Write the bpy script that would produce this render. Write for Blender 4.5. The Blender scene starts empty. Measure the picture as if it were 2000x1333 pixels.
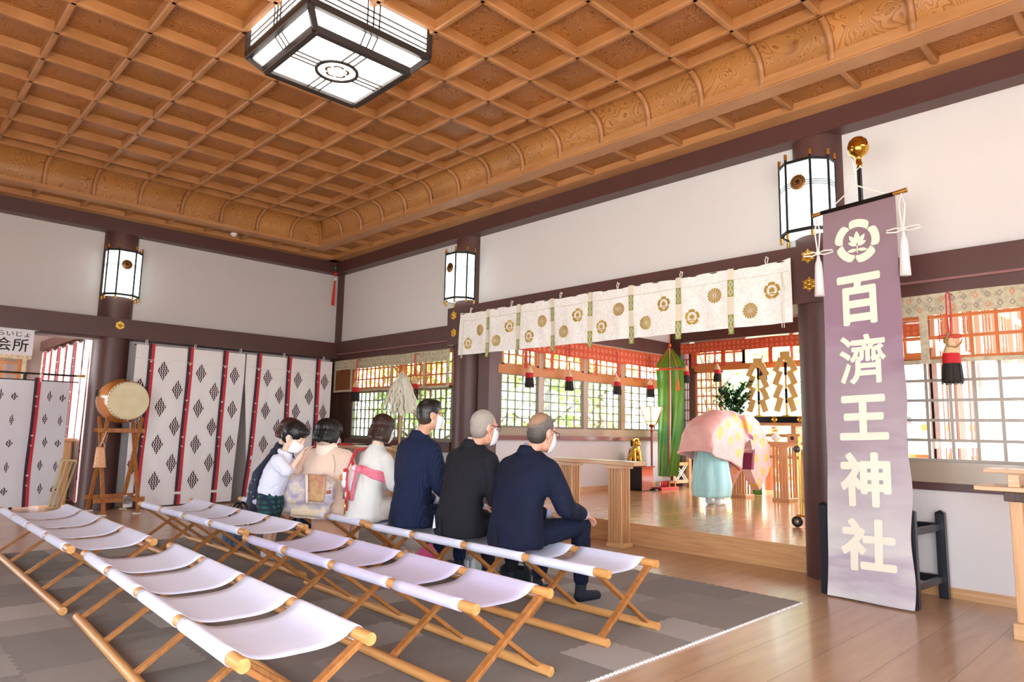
import bpy, bmesh, math, random
from math import pi, sin, cos, radians, sqrt, atan2, hypot
from mathutils import Vector, Matrix, Euler, noise

scene = bpy.context.scene
COL = scene.collection
rnd = random.Random(7)

# ------------------------------------------------------------------ camera
cam_d = bpy.data.cameras.new('camera')
cam = bpy.data.objects.new('camera', cam_d)
COL.objects.link(cam)
cam_d.sensor_width = 36.0
cam_d.lens = 1336.482 * 36.0 / 2000.0
cam_d.clip_start = 0.05
cam_d.clip_end = 300
_R = [[0.6961198, 0.7176479, 0.0199697], [-0.0786026, 0.1038343, -0.9914838], [-0.7136097, 0.6886218, 0.1286901]]
m = Matrix(((_R[0][0], -_R[1][0], -_R[2][0], 0),
            (_R[0][1], -_R[1][1], -_R[2][1], 0),
            (_R[0][2], -_R[1][2], -_R[2][2], 1.25),
            (0, 0, 0, 1)))
cam.matrix_world = m
scene.camera = cam

# ------------------------------------------------------------------ world, sun, exposure
world = bpy.data.worlds.new('world')
scene.world = world
world.use_nodes = True
wn = world.node_tree.nodes
wl = world.node_tree.links
wn.clear()
w_out = wn.new('ShaderNodeOutputWorld')
w_bg = wn.new('ShaderNodeBackground')
w_co = wn.new('ShaderNodeTexCoord')
w_sep = wn.new('ShaderNodeSeparateXYZ')
w_ramp = wn.new('ShaderNodeValToRGB')
w_ramp.color_ramp.elements[0].position = 0.0
w_ramp.color_ramp.elements[0].color = (0.86, 0.93, 1.0, 1)
w_ramp.color_ramp.elements[1].position = 0.6
w_ramp.color_ramp.elements[1].color = (0.74, 0.87, 1.0, 1)
wl.new(w_co.outputs['Generated'], w_sep.inputs[0])
wl.new(w_sep.outputs['Z'], w_ramp.inputs[0])
wl.new(w_ramp.outputs[0], w_bg.inputs[0])
w_bg.inputs[1].default_value = 8.5
wl.new(w_bg.outputs[0], w_out.inputs[0])

sun_d = bpy.data.lights.new('sun', 'SUN')
sun_d.energy = 24.0
sun_d.angle = radians(2)
sun_d.color = (1.0, 0.97, 0.92)
sun = bpy.data.objects.new('sun', sun_d)
COL.objects.link(sun)
sun.rotation_euler = Vector((-0.35, 0.45, -1.0)).to_track_quat('-Z', 'Y').to_euler()

scene.view_settings.view_transform = 'Standard'
scene.view_settings.look = 'None'
scene.view_settings.exposure = 0.28
scene.view_settings.gamma = 1.0
scene.view_settings.use_curve_mapping = False


# ------------------------------------------------------------------ helpers
def lin(c):
    return c / 12.92 if c <= 0.04045 else ((c + 0.055) / 1.055) ** 2.4


def hexc(h, a=1.0):
    h = h.lstrip('#')
    return tuple(lin(int(h[i:i + 2], 16) / 255.0) for i in (0, 2, 4)) + (a,)


MATS = {}


def mat(name, color, rough=0.6, metal=0.0, emit=0.0, emit_color=None, spec=0.5, var=0.0, vscale=8.0,
        vstretch=(1, 1, 1), bump=0.0, bscale=60.0, trans=0.0, sheen=0.0, coat=0.0, color2=None):
    """principled material; var mixes in a second colour by noise (the material's own mottling)"""
    if name in MATS:
        return MATS[name]
    M = bpy.data.materials.new(name)
    M.use_nodes = True
    nt = M.node_tree
    b = nt.nodes['Principled BSDF']
    col = hexc(color) if isinstance(color, str) else color
    b.inputs['Base Color'].default_value = col
    b.inputs['Roughness'].default_value = rough
    b.inputs['Metallic'].default_value = metal
    b.inputs['Specular IOR Level'].default_value = spec
    if sheen:
        b.inputs['Sheen Weight'].default_value = sheen
    if coat:
        b.inputs['Coat Weight'].default_value = coat
        b.inputs['Coat Roughness'].default_value = 0.12
    if trans:
        b.inputs['Transmission Weight'].default_value = trans
    if emit:
        b.inputs['Emission Color'].default_value = hexc(emit_color or color)
        b.inputs['Emission Strength'].default_value = emit
    if var or color2:
        tc = nt.nodes.new('ShaderNodeTexCoord')
        mp = nt.nodes.new('ShaderNodeMapping')
        mp.inputs['Scale'].default_value = vstretch
        nz = nt.nodes.new('ShaderNodeTexNoise')
        nz.inputs['Scale'].default_value = vscale
        nz.inputs['Detail'].default_value = 6
        mx = nt.nodes.new('ShaderNodeMix')
        mx.data_type = 'RGBA'
        c2 = hexc(color2) if color2 else tuple(x * (1 - var) for x in col[:3]) + (1,)
        mx.inputs['A'].default_value = col
        mx.inputs['B'].default_value = c2
        cr = nt.nodes.new('ShaderNodeMapRange')
        cr.inputs['From Min'].default_value = 0.35
        cr.inputs['From Max'].default_value = 0.68
        nt.links.new(tc.outputs['Object'], mp.inputs[0])
        nt.links.new(mp.outputs[0], nz.inputs['Vector'])
        nt.links.new(nz.outputs['Fac'], cr.inputs['Value'])
        nt.links.new(cr.outputs[0], mx.inputs['Factor'])
        nt.links.new(mx.outputs['Result'], b.inputs['Base Color'])
    if bump:
        tc2 = nt.nodes.new('ShaderNodeTexCoord')
        nb = nt.nodes.new('ShaderNodeTexNoise')
        nb.inputs['Scale'].default_value = bscale
        nb.inputs['Detail'].default_value = 4
        bp = nt.nodes.new('ShaderNodeBump')
        bp.inputs['Strength'].default_value = bump
        bp.inputs['Distance'].default_value = 0.01
        nt.links.new(tc2.outputs['Object'], nb.inputs['Vector'])
        nt.links.new(nb.outputs['Fac'], bp.inputs['Height'])
        nt.links.new(bp.outputs[0], b.inputs['Normal'])
    MATS[name] = M
    return M


def figured_wood(name, light, dark, lines=22.0, scale=1.6, rough=0.45, use_attr=True, stretch=(1, 1, 1)):
    """boards with flame figure: contour lines of a slow noise, offset board by board"""
    M = bpy.data.materials.new(name)
    M.use_nodes = True
    nt = M.node_tree
    N, Lk = nt.nodes.new, nt.links.new
    b = nt.nodes['Principled BSDF']
    b.inputs['Roughness'].default_value = rough
    tc = N('ShaderNodeTexCoord')
    mp = N('ShaderNodeMapping')
    mp.inputs['Scale'].default_value = stretch
    Lk(tc.outputs['Object'], mp.inputs[0])
    src = mp.outputs[0]
    if use_attr:
        at = N('ShaderNodeAttribute')
        at.attribute_name = 'rnd'
        vm = N('ShaderNodeVectorMath')
        vm.operation = 'MULTIPLY_ADD'
        vm.inputs[1].default_value = (37.0, 53.0, 19.0)
        Lk(at.outputs['Color'], vm.inputs[0])
        Lk(src, vm.inputs[2])
        src = vm.outputs[0]
    nz = N('ShaderNodeTexNoise')
    nz.inputs['Scale'].default_value = scale
    nz.inputs['Detail'].default_value = 2.0
    nz.inputs['Roughness'].default_value = 0.45
    nz.inputs['Distortion'].default_value = 0.6
    Lk(src, nz.inputs['Vector'])
    ml = N('ShaderNodeMath'); ml.operation = 'MULTIPLY'; ml.inputs[1].default_value = lines
    Lk(nz.outputs['Fac'], ml.inputs[0])
    fr = N('ShaderNodeMath'); fr.operation = 'FRACT'
    Lk(ml.outputs[0], fr.inputs[0])
    ramp = N('ShaderNodeValToRGB')
    e = ramp.color_ramp.elements
    e[0].position = 0.0; e[0].color = (1, 1, 1, 1)
    e[1].position = 1.0; e[1].color = (0.0, 0.0, 0.0, 1)
    e2 = e.new(0.6); e2.color = (0.85, 0.85, 0.85, 1)
    e3 = e.new(0.92); e3.color = (0.15, 0.15, 0.15, 1)
    Lk(fr.outputs[0], ramp.inputs[0])
    n2 = N('ShaderNodeTexNoise'); n2.inputs['Scale'].default_value = 1.3
    Lk(src, n2.inputs['Vector'])
    st = N('ShaderNodeMath'); st.operation = 'MULTIPLY'; st.inputs[1].default_value = 1.0
    mx = N('ShaderNodeMix'); mx.data_type = 'RGBA'
    mx.inputs['A'].default_value = hexc(dark); mx.inputs['B'].default_value = hexc(light)
    Lk(ramp.outputs[0], mx.inputs['Factor'])
    mx2 = N('ShaderNodeMix'); mx2.data_type = 'RGBA'; mx2.blend_type = 'MULTIPLY'
    mx2.inputs['Factor'].default_value = 1.0
    r2 = N('ShaderNodeMapRange'); r2.inputs['From Min'].default_value = 0.3; r2.inputs['From Max'].default_value = 0.7
    r2.inputs['To Min'].default_value = 0.78; r2.inputs['To Max'].default_value = 1.1
    Lk(n2.outputs['Fac'], r2.inputs['Value'])
    Lk(mx.outputs['Result'], mx2.inputs['A'])
    Lk(r2.outputs[0], mx2.inputs['B'])
    Lk(mx2.outputs['Result'], b.inputs['Base Color'])
    MATS[name] = M
    return M


def grain_wood(name, light, dark, axis=0, rough=0.45, scale=6.0, coat=0.0, contrast=1.0):
    """straight grain running along the given axis"""
    if name in MATS:
        return MATS[name]
    M = bpy.data.materials.new(name)
    M.use_nodes = True
    nt = M.node_tree
    N, Lk = nt.nodes.new, nt.links.new
    b = nt.nodes['Principled BSDF']
    b.inputs['Roughness'].default_value = rough
    if coat:
        b.inputs['Coat Weight'].default_value = coat
        b.inputs['Coat Roughness'].default_value = 0.1
    tc = N('ShaderNodeTexCoord')
    mp = N('ShaderNodeMapping')
    s = [8.0, 8.0, 8.0]
    s[axis] = 0.5
    mp.inputs['Scale'].default_value = s
    nz = N('ShaderNodeTexNoise'); nz.inputs['Scale'].default_value = scale; nz.inputs['Detail'].default_value = 5
    mr = N('ShaderNodeMapRange'); mr.inputs['From Min'].default_value = 0.5 - 0.2 / contrast
    mr.inputs['From Max'].default_value = 0.5 + 0.2 / contrast
    mx = N('ShaderNodeMix'); mx.data_type = 'RGBA'
    mx.inputs['A'].default_value = hexc(dark); mx.inputs['B'].default_value = hexc(light)
    Lk(tc.outputs['Object'], mp.inputs[0]); Lk(mp.outputs[0], nz.inputs['Vector'])
    Lk(nz.outputs['Fac'], mr.inputs['Value']); Lk(mr.outputs[0], mx.inputs['Factor'])
    Lk(mx.outputs['Result'], b.inputs['Base Color'])
    MATS[name] = M
    return M


class MB:
    """collects shapes into one mesh"""
    def __init__(s):
        s.v = []; s.f = []; s.mi = []; s.sm = []; s.rn = []
        s.m = 0; s.smooth = False; s.r = None

    def add(s, vs, fs, M=None, smooth=None):
        o = len(s.v)
        if M is not None:
            vs = [M @ Vector(v) for v in vs]
        s.v += [tuple(v) for v in vs]
        s.f += [tuple(i + o for i in f) for f in fs]
        s.mi += [s.m] * len(fs)
        s.sm += [s.smooth if smooth is None else smooth] * len(fs)
        s.rn += [s.r] * len(fs)
        return s

    def box(s, a, b, M=None, bev=0.0):
        x0, y0, z0 = [min(p, q) for p, q in zip(a, b)]
        x1, y1, z1 = [max(p, q) for p, q in zip(a, b)]
        if bev > 0:
            # chamfer all vertical (z) edges and top/bottom
            k = min(bev, (x1 - x0) * .49, (y1 - y0) * .49, (z1 - z0) * .49)
            vs = []
            for (z, q) in ((z0, k), (z0 + k, 0), (z1 - k, 0), (z1, k)):
                X0, X1, Y0, Y1 = x0 + q, x1 - q, y0 + q, y1 - q
                c = k if q == 0 else k * 0.5
                vs += [(X0 + c, Y0, z), (X1 - c, Y0, z), (X1, Y0 + c, z), (X1, Y1 - c, z),
                       (X1 - c, Y1, z), (X0 + c, Y1, z), (X0, Y1 - c, z), (X0, Y0 + c, z)]
            fs = [tuple(reversed(range(8))), tuple(range(24, 32))]
            for r in range(3):
                for i in range(8):
                    j = (i + 1) % 8
                    fs.append((r * 8 + i, r * 8 + j, r * 8 + 8 + j, r * 8 + 8 + i))
            return s.add(vs, fs, M, False)
        vs = [(x0, y0, z0), (x1, y0, z0), (x1, y1, z0), (x0, y1, z0), (x0, y0, z1), (x1, y0, z1), (x1, y1, z1), (x0, y1, z1)]
        fs = [(3, 2, 1, 0), (4, 5, 6, 7), (0, 1, 5, 4), (1, 2, 6, 5), (2, 3, 7, 6), (3, 0, 4, 7)]
        return s.add(vs, fs, M, False)

    def bar(s, p0, p1, w, h, up=(0, 0, 1), bev=0.0):
        p0, p1 = Vector(p0), Vector(p1)
        d = p1 - p0
        L = d.length
        z = d.normalized()
        u = Vector(up)
        x = u.cross(z)
        if x.length < 1e-5:
            x = Vector((1, 0, 0)).cross(z)
        x.normalize()
        y = z.cross(x)
        M = Matrix.Translation(p0) @ Matrix((x, y, z)).transposed().to_4x4()
        return s.box((-w / 2, -h / 2, 0), (w / 2, h / 2, L), M, bev)

    def cyl(s, p0, p1, r0, r1=None, n=12, caps=True, smooth=True):
        r1 = r0 if r1 is None else r1
        p0, p1 = Vector(p0), Vector(p1)
        z = (p1 - p0).normalized()
        x = z.orthogonal().normalized()
        y = z.cross(x)
        vs = []
        for p, r in ((p0, r0), (p1, r1)):
            for i in range(n):
                a = 2 * pi * i / n
                vs.append(p + x * (r * cos(a)) + y * (r * sin(a)))
        fs = [(i, (i + 1) % n, n + (i + 1) % n, n + i) for i in range(n)]
        s.add(vs, fs, None, smooth)
        if caps:
            s.add(vs[:n], [tuple(reversed(range(n)))], None, False)
            s.add(vs[n:], [tuple(range(n))], None, False)
        return s

    def tube(s, pts, r, n=8, closed=False, caps=True):
        pts = [Vector(p) for p in pts]
        k = len(pts)
        rs = r if isinstance(r, (list, tuple)) else [r] * k
        vs, fs = [], []
        ref = None
        for i, p in enumerate(pts):
            if closed:
                t = pts[(i + 1) % k] - pts[i - 1]
            else:
                t = pts[min(i + 1, k - 1)] - pts[max(i - 1, 0)]
            if t.length < 1e-9:
                t = Vector((0, 0, 1))
            t.normalize()
            if ref is None:
                ref = t.orthogonal().normalized()
            ref = (ref - t * ref.dot(t))
            if ref.length < 1e-6:
                ref = t.orthogonal()
            ref.normalize()
            q = t.cross(ref)
            for j in range(n):
                a = 2 * pi * j / n
                vs.append(p + ref * (rs[i] * cos(a)) + q * (rs[i] * sin(a)))
        m = k if closed else k - 1
        for i in range(m):
            for j in range(n):
                a, b = i * n + j, i * n + (j + 1) % n
                c, d = ((i + 1) % k) * n + (j + 1) % n, ((i + 1) % k) * n + j
                fs.append((a, b, c, d))
        if caps and not closed:
            fs.append(tuple(reversed(range(n))))
            fs.append(tuple((k - 1) * n + j for j in range(n)))
        return s.add(vs, fs, None, True)

    def lathe(s, prof, n=24, M=None, smooth=True, ang=2 * pi):
        """prof = [(r,z)...] turned round z"""
        vs, fs = [], []
        full = abs(ang - 2 * pi) < 1e-6
        k = n if full else n + 1
        for (r, z) in prof:
            for j in range(k):
                a = ang * j / n
                vs.append((r * cos(a), r * sin(a), z))
        for i in range(len(prof) - 1):
            for j in range(n):
                jj = (j + 1) % k
                fs.append((i * k + j, i * k + jj, (i + 1) * k + jj, (i + 1) * k + j))
        return s.add(vs, fs, M, smooth)

    def ell(s, c, r, n=16, M=None):
        """ellipsoid"""
        if not isinstance(r, (tuple, list)):
            r = (r, r, r)
        prof = []
        m = max(4, n // 2)
        for i in range(m + 1):
            a = -pi / 2 + pi * i / m
            prof.append((max(cos(a), 1e-4), sin(a)))
        T = Matrix.Translation(Vector(c)) @ Matrix.Diagonal((r[0], r[1], r[2], 1))
        if M is not None:
            T = M @ T
        return s.lathe(prof, n, T)

    def poly(s, pts, depth=0.0, M=None):
        """flat outline in xy, extruded +z"""
        n = len(pts)
        if depth == 0:
            return s.add([(p[0], p[1], 0) for p in pts], [tuple(range(n))], M, False)
        vs = [(p[0], p[1], 0) for p in pts] + [(p[0], p[1], depth) for p in pts]
        fs = [tuple(reversed(range(n))), tuple(range(n, 2 * n))]
        fs += [(i, (i + 1) % n, n + (i + 1) % n, n + i) for i in range(n)]
        return s.add(vs, fs, M, False)

    def grid(s, fn, nu, nv, wrap_u=False, smooth=True):
        """fn(u,v)->point, u,v in 0..1"""
        vs = []
        cu = nu if wrap_u else nu + 1
        for j in range(nv + 1):
            for i in range(cu):
                vs.append(fn(i / nu, j / nv))
        fs = []
        for j in range(nv):
            for i in range(nu):
                i2 = (i + 1) % cu
                fs.append((j * cu + i, j * cu + i2, (j + 1) * cu + i2, (j + 1) * cu + i))
        return s.add(vs, fs, None, smooth)

    def mesh(s, name, mats):
        me = bpy.data.meshes.new(name)
        me.from_pydata(s.v, [], s.f)
        for M in (mats if isinstance(mats, (list, tuple)) else [mats]):
            me.materials.append(M)
        me.polygons.foreach_set('material_index', s.mi)
        me.polygons.foreach_set('use_smooth', s.sm)
        if any(r is not None for r in s.rn):
            ca = me.color_attributes.new('rnd', 'FLOAT_COLOR', 'CORNER')
            d = []
            for p, r in zip(me.polygons, s.rn):
                r = r or (0, 0, 0)
                for _ in p.loop_indices:
                    d += [r[0], r[1], r[2], 1.0]
            ca.data.foreach_set('color', d)
        me.update()
        return me

    def build(s, name, mats, parent=None, loc=(0, 0, 0), rot=(0, 0, 0)):
        o = bpy.data.objects.new(name, s.mesh(name, mats))
        COL.objects.link(o)
        o.location = loc
        o.rotation_euler = rot
        if parent is not None:
            o.parent = parent
        return o


def solidify(o, t, offset=0.0):
    md = o.modifiers.new('solid', 'SOLIDIFY')
    md.thickness = t
    md.offset = offset
    return o


def tag(o, label=None, cat=None, group=None, kind=None):
    if label: o['label'] = label
    if cat: o['category'] = cat
    if group: o['group'] = group
    if kind: o['kind'] = kind
    return o


def struct(o):
    o['kind'] = 'structure'
    return o


def empty(name, label, cat, loc=(0, 0, 0), rz=0.0, group=None, rot=None):
    o = bpy.data.objects.new(name, None)
    COL.objects.link(o)
    o.empty_display_size = 0.1
    o.location = loc
    o.rotation_euler = rot if rot else (0, 0, rz)
    return tag(o, label, cat, group)


def dup(root, loc=None, rz=None, label=None, group=None, scale=None):
    def cp(o, par):
        c = o.copy()
        COL.objects.link(c)
        if par is not None:
            c.parent = par
        for ch in [x for x in COL.objects if x.parent == o]:
            cp(ch, c)
        return c
    r = cp(root, None)
    if loc is not None: r.location = loc
    if rz is not None: r.rotation_euler = (0, 0, rz)
    if label: r['label'] = label
    if group: r['group'] = group
    if scale: r.scale = scale
    return r


def fused(mb, voxel=0.008, smooth=4, name='fused'):
    """one continuous surface from overlapping closed shapes"""
    o = mb.build('tmp_' + name, [])
    md = o.modifiers.new('r', 'REMESH')
    md.mode = 'VOXEL'
    md.voxel_size = voxel
    md.use_smooth_shade = True
    if smooth:
        sm = o.modifiers.new('s', 'SMOOTH')
        sm.factor = 0.5
        sm.iterations = smooth
    dg = bpy.context.evaluated_depsgraph_get()
    me = bpy.data.meshes.new_from_object(o.evaluated_get(dg))
    me.name = name
    bpy.data.objects.remove(o)
    return me


def link_mesh(name, me, mats, parent=None, loc=(0, 0, 0), rot=(0, 0, 0)):
    me.materials.clear()
    for M in (mats if isinstance(mats, (list, tuple)) else [mats]):
        me.materials.append(M)
    me.polygons.foreach_set('use_smooth', [True] * len(me.polygons))
    o = bpy.data.objects.new(name, me)
    COL.objects.link(o)
    o.location = loc
    o.rotation_euler = rot
    if parent is not None:
        o.parent = parent
    return o


def text_mesh(txt, size, offset=0.0, extrude=0.0005, res=6):
    """returns a mesh of the lettering in its own xy plane"""
    cu = bpy.data.curves.new('txt', 'FONT')
    cu.body = txt
    cu.size = size
    cu.offset = offset
    cu.extrude = extrude
    cu.resolution_u = res
    o = bpy.data.objects.new('tmp_txt', cu)
    COL.objects.link(o)
    dg = bpy.context.evaluated_depsgraph_get()
    me = bpy.data.meshes.new_from_object(o.evaluated_get(dg))
    bpy.data.objects.remove(o)
    return me


def add_mesh(mb, me, M=None, smooth=False):
    mb.add([v.co.copy() for v in me.vertices], [tuple(p.vertices) for p in me.polygons], M, smooth)

# ------------------------------------------------------------------ materials of the building
beam_m = mat('painted_beam_brown', '#573632', rough=0.42, var=0.12, vscale=3)
plaster = mat('white_plaster', '#dcd6d5', rough=0.85, bump=0.03, bscale=90)
coffer_m = figured_wood('coffer_board', '#b2743a', '#7a4219', lines=34, scale=3.4)
cove_m = figured_wood('cove_board', '#bd8448', '#8f5526', lines=30, scale=3.0)
rib_m = mat('ceiling_rib_wood', '#b57d4e', rough=0.42, color2='#a06c3c', vscale=3)
frame_m = mat('ceiling_frame_wood', '#c08a5a', rough=0.4, color2='#b07a4c', vscale=2, vstretch=(1, 1, 6))
oak_m = grain_wood('pale_joinery_wood', '#d6a878', '#c49160', axis=2, rough=0.35)
oakx_m = grain_wood('pale_joinery_wood_x', '#d8a878', '#c2905f', axis=0, rough=0.3, coat=0.2)
darkwood = grain_wood('dark_panel_wood', '#54372c', '#38231c', axis=2, rough=0.5)
latt_m = mat('lattice_dark', '#7a7462', rough=0.45)
latt_w = mat('lattice_wood', '#c0793f', rough=0.5)
latt_r = mat('lattice_red', '#c9785c', rough=0.5)
sill_m = mat('satin_sill', '#a5937f', rough=0.22, coat=0.3)
gold = mat('gold_metal', '#e6bd58', rough=0.22, metal=1.0)
black = mat('black_lacquer', '#0c0d10', rough=0.2)


def glass_mat():
    M = bpy.data.materials.new('window_glass')
    M.use_nodes = True
    nt = M.node_tree
    nt.nodes.clear()
    o = nt.nodes.new('ShaderNodeOutputMaterial')
    t = nt.nodes.new('ShaderNodeBsdfTransparent')
    g = nt.nodes.new('ShaderNodeBsdfGlossy')
    g.inputs['Roughness'].default_value = 0.03
    mx = nt.nodes.new('ShaderNodeMixShader')
    mx.inputs[0].default_value = 0.07
    t.inputs[0].default_value = (0.96, 0.99, 0.98, 1)
    nt.links.new(t.outputs[0], mx.inputs[1])
    nt.links.new(g.outputs[0], mx.inputs[2])
    nt.links.new(mx.outputs[0], o.inputs[0])
    return M


glass_m = glass_mat()


def floor_mat(name, a, c, axis, pitch, off, rough=0.2, seam='#5a3a26'):
    M = bpy.data.materials.new(name)
    M.use_nodes = True
    nt = M.node_tree
    N, Lk = nt.nodes.new, nt.links.new
    b = nt.nodes['Principled BSDF']
    tc = N('ShaderNodeTexCoord'); sp = N('ShaderNodeSeparateXYZ')
    Lk(tc.outputs['Object'], sp.inputs[0])
    sub = N('ShaderNodeMath'); sub.operation = 'SUBTRACT'; sub.inputs[1].default_value = off
    dv = N('ShaderNodeMath'); dv.operation = 'DIVIDE'; dv.inputs[1].default_value = pitch
    Lk(sp.outputs[axis], sub.inputs[0]); Lk(sub.outputs[0], dv.inputs[0])
    fr = N('ShaderNodeMath'); fr.operation = 'FRACT'; fl = N('ShaderNodeMath'); fl.operation = 'FLOOR'
    Lk(dv.outputs[0], fr.inputs[0]); Lk(dv.outputs[0], fl.inputs[0])
    lt = N('ShaderNodeMath'); lt.operation = 'LESS_THAN'; lt.inputs[1].default_value = 0.011
    Lk(fr.outputs[0], lt.inputs[0])
    wn_ = N('ShaderNodeTexWhiteNoise'); wn_.noise_dimensions = '1D'
    Lk(fl.outputs[0], wn_.inputs['W'])
    mp = N('ShaderNodeMapping')
    s = [5.0, 5.0, 5.0]; s[1 - axis] = 0.6
    mp.inputs['Scale'].default_value = s
    Lk(tc.outputs['Object'], mp.inputs[0])
    nz = N('ShaderNodeTexNoise'); nz.inputs['Scale'].default_value = 2.2; nz.inputs['Detail'].default_value = 6
    nz.inputs['Distortion'].default_value = 0.8
    Lk(mp.outputs[0], nz.inputs['Vector'])
    ad = N('ShaderNodeMath'); ad.operation = 'MULTIPLY_ADD'; ad.inputs[1].default_value = 0.25
    Lk(wn_.outputs['Value'], ad.inputs[0]); Lk(nz.outputs['Fac'], ad.inputs[2])
    mr = N('ShaderNodeMapRange'); mr.inputs['From Min'].default_value = 0.35; mr.inputs['From Max'].default_value = 0.85
    Lk(ad.outputs[0], mr.inputs['Value'])
    mx = N('ShaderNodeMix'); mx.data_type = 'RGBA'
    mx.inputs['A'].default_value = hexc(a); mx.inputs['B'].default_value = hexc(c)
    Lk(mr.outputs[0], mx.inputs['Factor'])
    m2 = N('ShaderNodeMix'); m2.data_type = 'RGBA'; m2.inputs['B'].default_value = hexc(seam)
    Lk(lt.outputs[0], m2.inputs['Factor']); Lk(mx.outputs['Result'], m2.inputs['A'])
    Lk(m2.outputs['Result'], b.inputs['Base Color'])
    b.inputs['Roughness'].default_value = rough
    b.inputs['Coat Weight'].default_value = 0.35
    b.inputs['Coat Roughness'].default_value = 0.16
    return M


hall_floor_m = floor_mat('hall_floor_boards', '#c29c7a', '#a68262', 0, 0.3135, -1.409, rough=0.3)
altar_floor_m = floor_mat('altar_floor_boards', '#dba878', '#c89058', 0, 0.3135, -1.409, rough=0.2)

XR, YN = 2.2, -2.6          # the hall goes on to here behind the viewer
LX, AY = -11.40, 6.441      # plaster planes
ZB = 4.054


def slab(name, a, b, M, parent=None):
    o = MB().box(a, b).build(name, M, parent)
    return struct(o)


# ------------------------------------------------------------------ floors
slab('floor', (-16.5, YN, -0.25), (XR, 6.49, 0.0), hall_floor_m)
step = slab('floor_altar', (-7.85, 6.49, -0.25), (-1.9, 12.4, 0.237), altar_floor_m)
nose = MB().box((-7.40, 6.474, 0.205), (-2.7, 6.49, 0.2375)).box((-7.40, 6.484, 0.0), (-2.7, 6.4899, 0.205))
struct(nose.build('trim_step', oakx_m))
slab('ground', (-60, -40, -0.9), (40, 60, -0.6), mat('gravel_yard', '#d8d0c4', rough=0.95, var=0.25, vscale=12))
slab('ground_terrace', (-9.5, 12.4, -0.3), (2.0, 15.2, 0.12), mat('pale_stone', '#cfc6c2', rough=0.6, var=0.15, vscale=5))

# ------------------------------------------------------------------ walls (upper plaster, lower plaster)
wb = MB()
wb.box((LX - 0.3, AY, 2.60), (-7.62, AY + 0.15, ZB))
wb.box((-7.62, AY, 2.60), (-2.51, AY + 0.15, ZB))
wb.box((-2.51, AY, 2.60), (XR, AY + 0.15, ZB))
wb.box((LX - 0.3, AY, 0.0), (-7.62, AY + 0.12, 0.90))
wb.box((-2.45, AY, 0.0), (XR, AY + 0.12, 0.86))
struct(wb.build('wall_back', plaster))
wl_ = MB()
wl_.box((LX - 0.15, YN, 2.60), (LX, AY, ZB))
wl_.box((LX - 0.25, 2.95, 0.0), (LX - 0.12, AY, 2.6))
struct(wl_.build('wall_left', mat('left_plaster_shaded', '#cfc6c4', rough=0.85)))  # same white plaster, darkened in colour for the weaker light on this side
slab('wall_right', (XR, 2.2, 0), (XR + 0.15, 6.6, ZB), plaster)  # unseen right walls, added to limit the light from that side
slab('wall_right_upper', (XR, YN, 2.6), (XR + 0.15, 2.2, 4.7), plaster)
slab('wall_front', (LX, YN - 0.15, 0), (-3.2, YN, 2.7), plaster)  # unseen front walls, added; opening narrowed to cut the light in the hall
slab('wall_front_upper', (LX, YN - 0.15, 2.7), (XR, YN, 4.7), plaster)
bb = MB().box((-2.28, AY - 0.012, 0.0), (XR, AY, 0.082))
struct(bb.build('baseboard_back', oakx_m))

# ------------------------------------------------------------------ beams and columns
def beam(name, a, b, M=None):
    k = min(0.012, 0.2 * min(abs(a[1] - b[1]), abs(a[2] - b[2]), abs(a[0] - b[0])))
    return struct(MB().box(a, b).build(name, M or beam_m))


beam('beam_top_back', (-11.205, 6.245, ZB), (XR, 6.62, 4.251))
beam('beam_top_left', (-11.62, YN, ZB), (-11.205, 6.62, 4.251))
beam('beam_low_left', (-11.60, YN, 2.475), (-11.20, 6.45, 2.762))
beam('beam_low_back_left', (-11.2, 6.33, 2.55), (-7.80, 6.60, 2.776))
beam('beam_low_back_right', (-2.3, 6.33, 2.55), (XR, 6.60, 2.776))
beam('beam_low_back_middle', (-7.84, 6.235, 2.46), (-2.26, 6.75, 3.005))
lip = mat('beam_lip_highlight', '#8c6464', rough=0.25)  # highlight along the beam's lower edge, painted as a paler strip
for nm, a, b in (('trim_1', (-11.2, 6.322, 2.533), (-7.86, 6.40, 2.552)), ('trim_2', (-2.27, 6.322, 2.533), (XR, 6.40, 2.552))):
    struct(MB().box(a, b).build(nm, lip))
beam('beam_under_left', (-11.2, 6.37, 2.44), (-7.86, 6.58, 2.54))
beam('beam_under_right', (-2.28, 6.37, 2.44), (XR, 6.58, 2.54))
beam('beam_door_head', (-11.56, YN, 2.44), (-11.28, 2.55, 2.48))


def column(cx, cy, r, h, notch=True):
    m_ = MB()
    m_.cyl((cx, cy, 0), (cx, cy, h), r, r, 48)
    return struct(m_.build('column', beam_m))


column(-7.62, 6.50, 0.24, ZB)
column(-2.51, 6.50, 0.24, ZB)
column(-11.46, 2.745, 0.24, ZB)
struct(MB().box((-11.62, 6.41, 0), (-11.205, 6.65, ZB)).build('pillar_corner', beam_m))
# jamb strips beside the middle column and slatted panel in the corner
struct(MB().box((-7.33, 6.42, 0.237), (-7.10, 6.58, 2.46)).build('door_jamb', beam_m))
sl = MB().box((-11.205, 6.44, 0.0), (-10.80, 6.50, 2.44))
for i in range(9):
    x = -11.19 + i * 0.043
    sl.box((x, 6.425, 0.92), (x + 0.022, 6.44, 2.44))
struct(sl.build('door_slatted_panel', darkwood))
# sills
slab('window_sill_left', (-10.80, 6.36, 0.90), (-7.86, 6.52, 1.05), beam_m)
slab('window_sill_right', (-2.28, 6.40, 0.895), (XR, 6.52, 1.06), sill_m)
slab('trim_3', (-2.28, 6.425, 0.83), (XR, 6.46, 0.898), beam_m)


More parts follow.
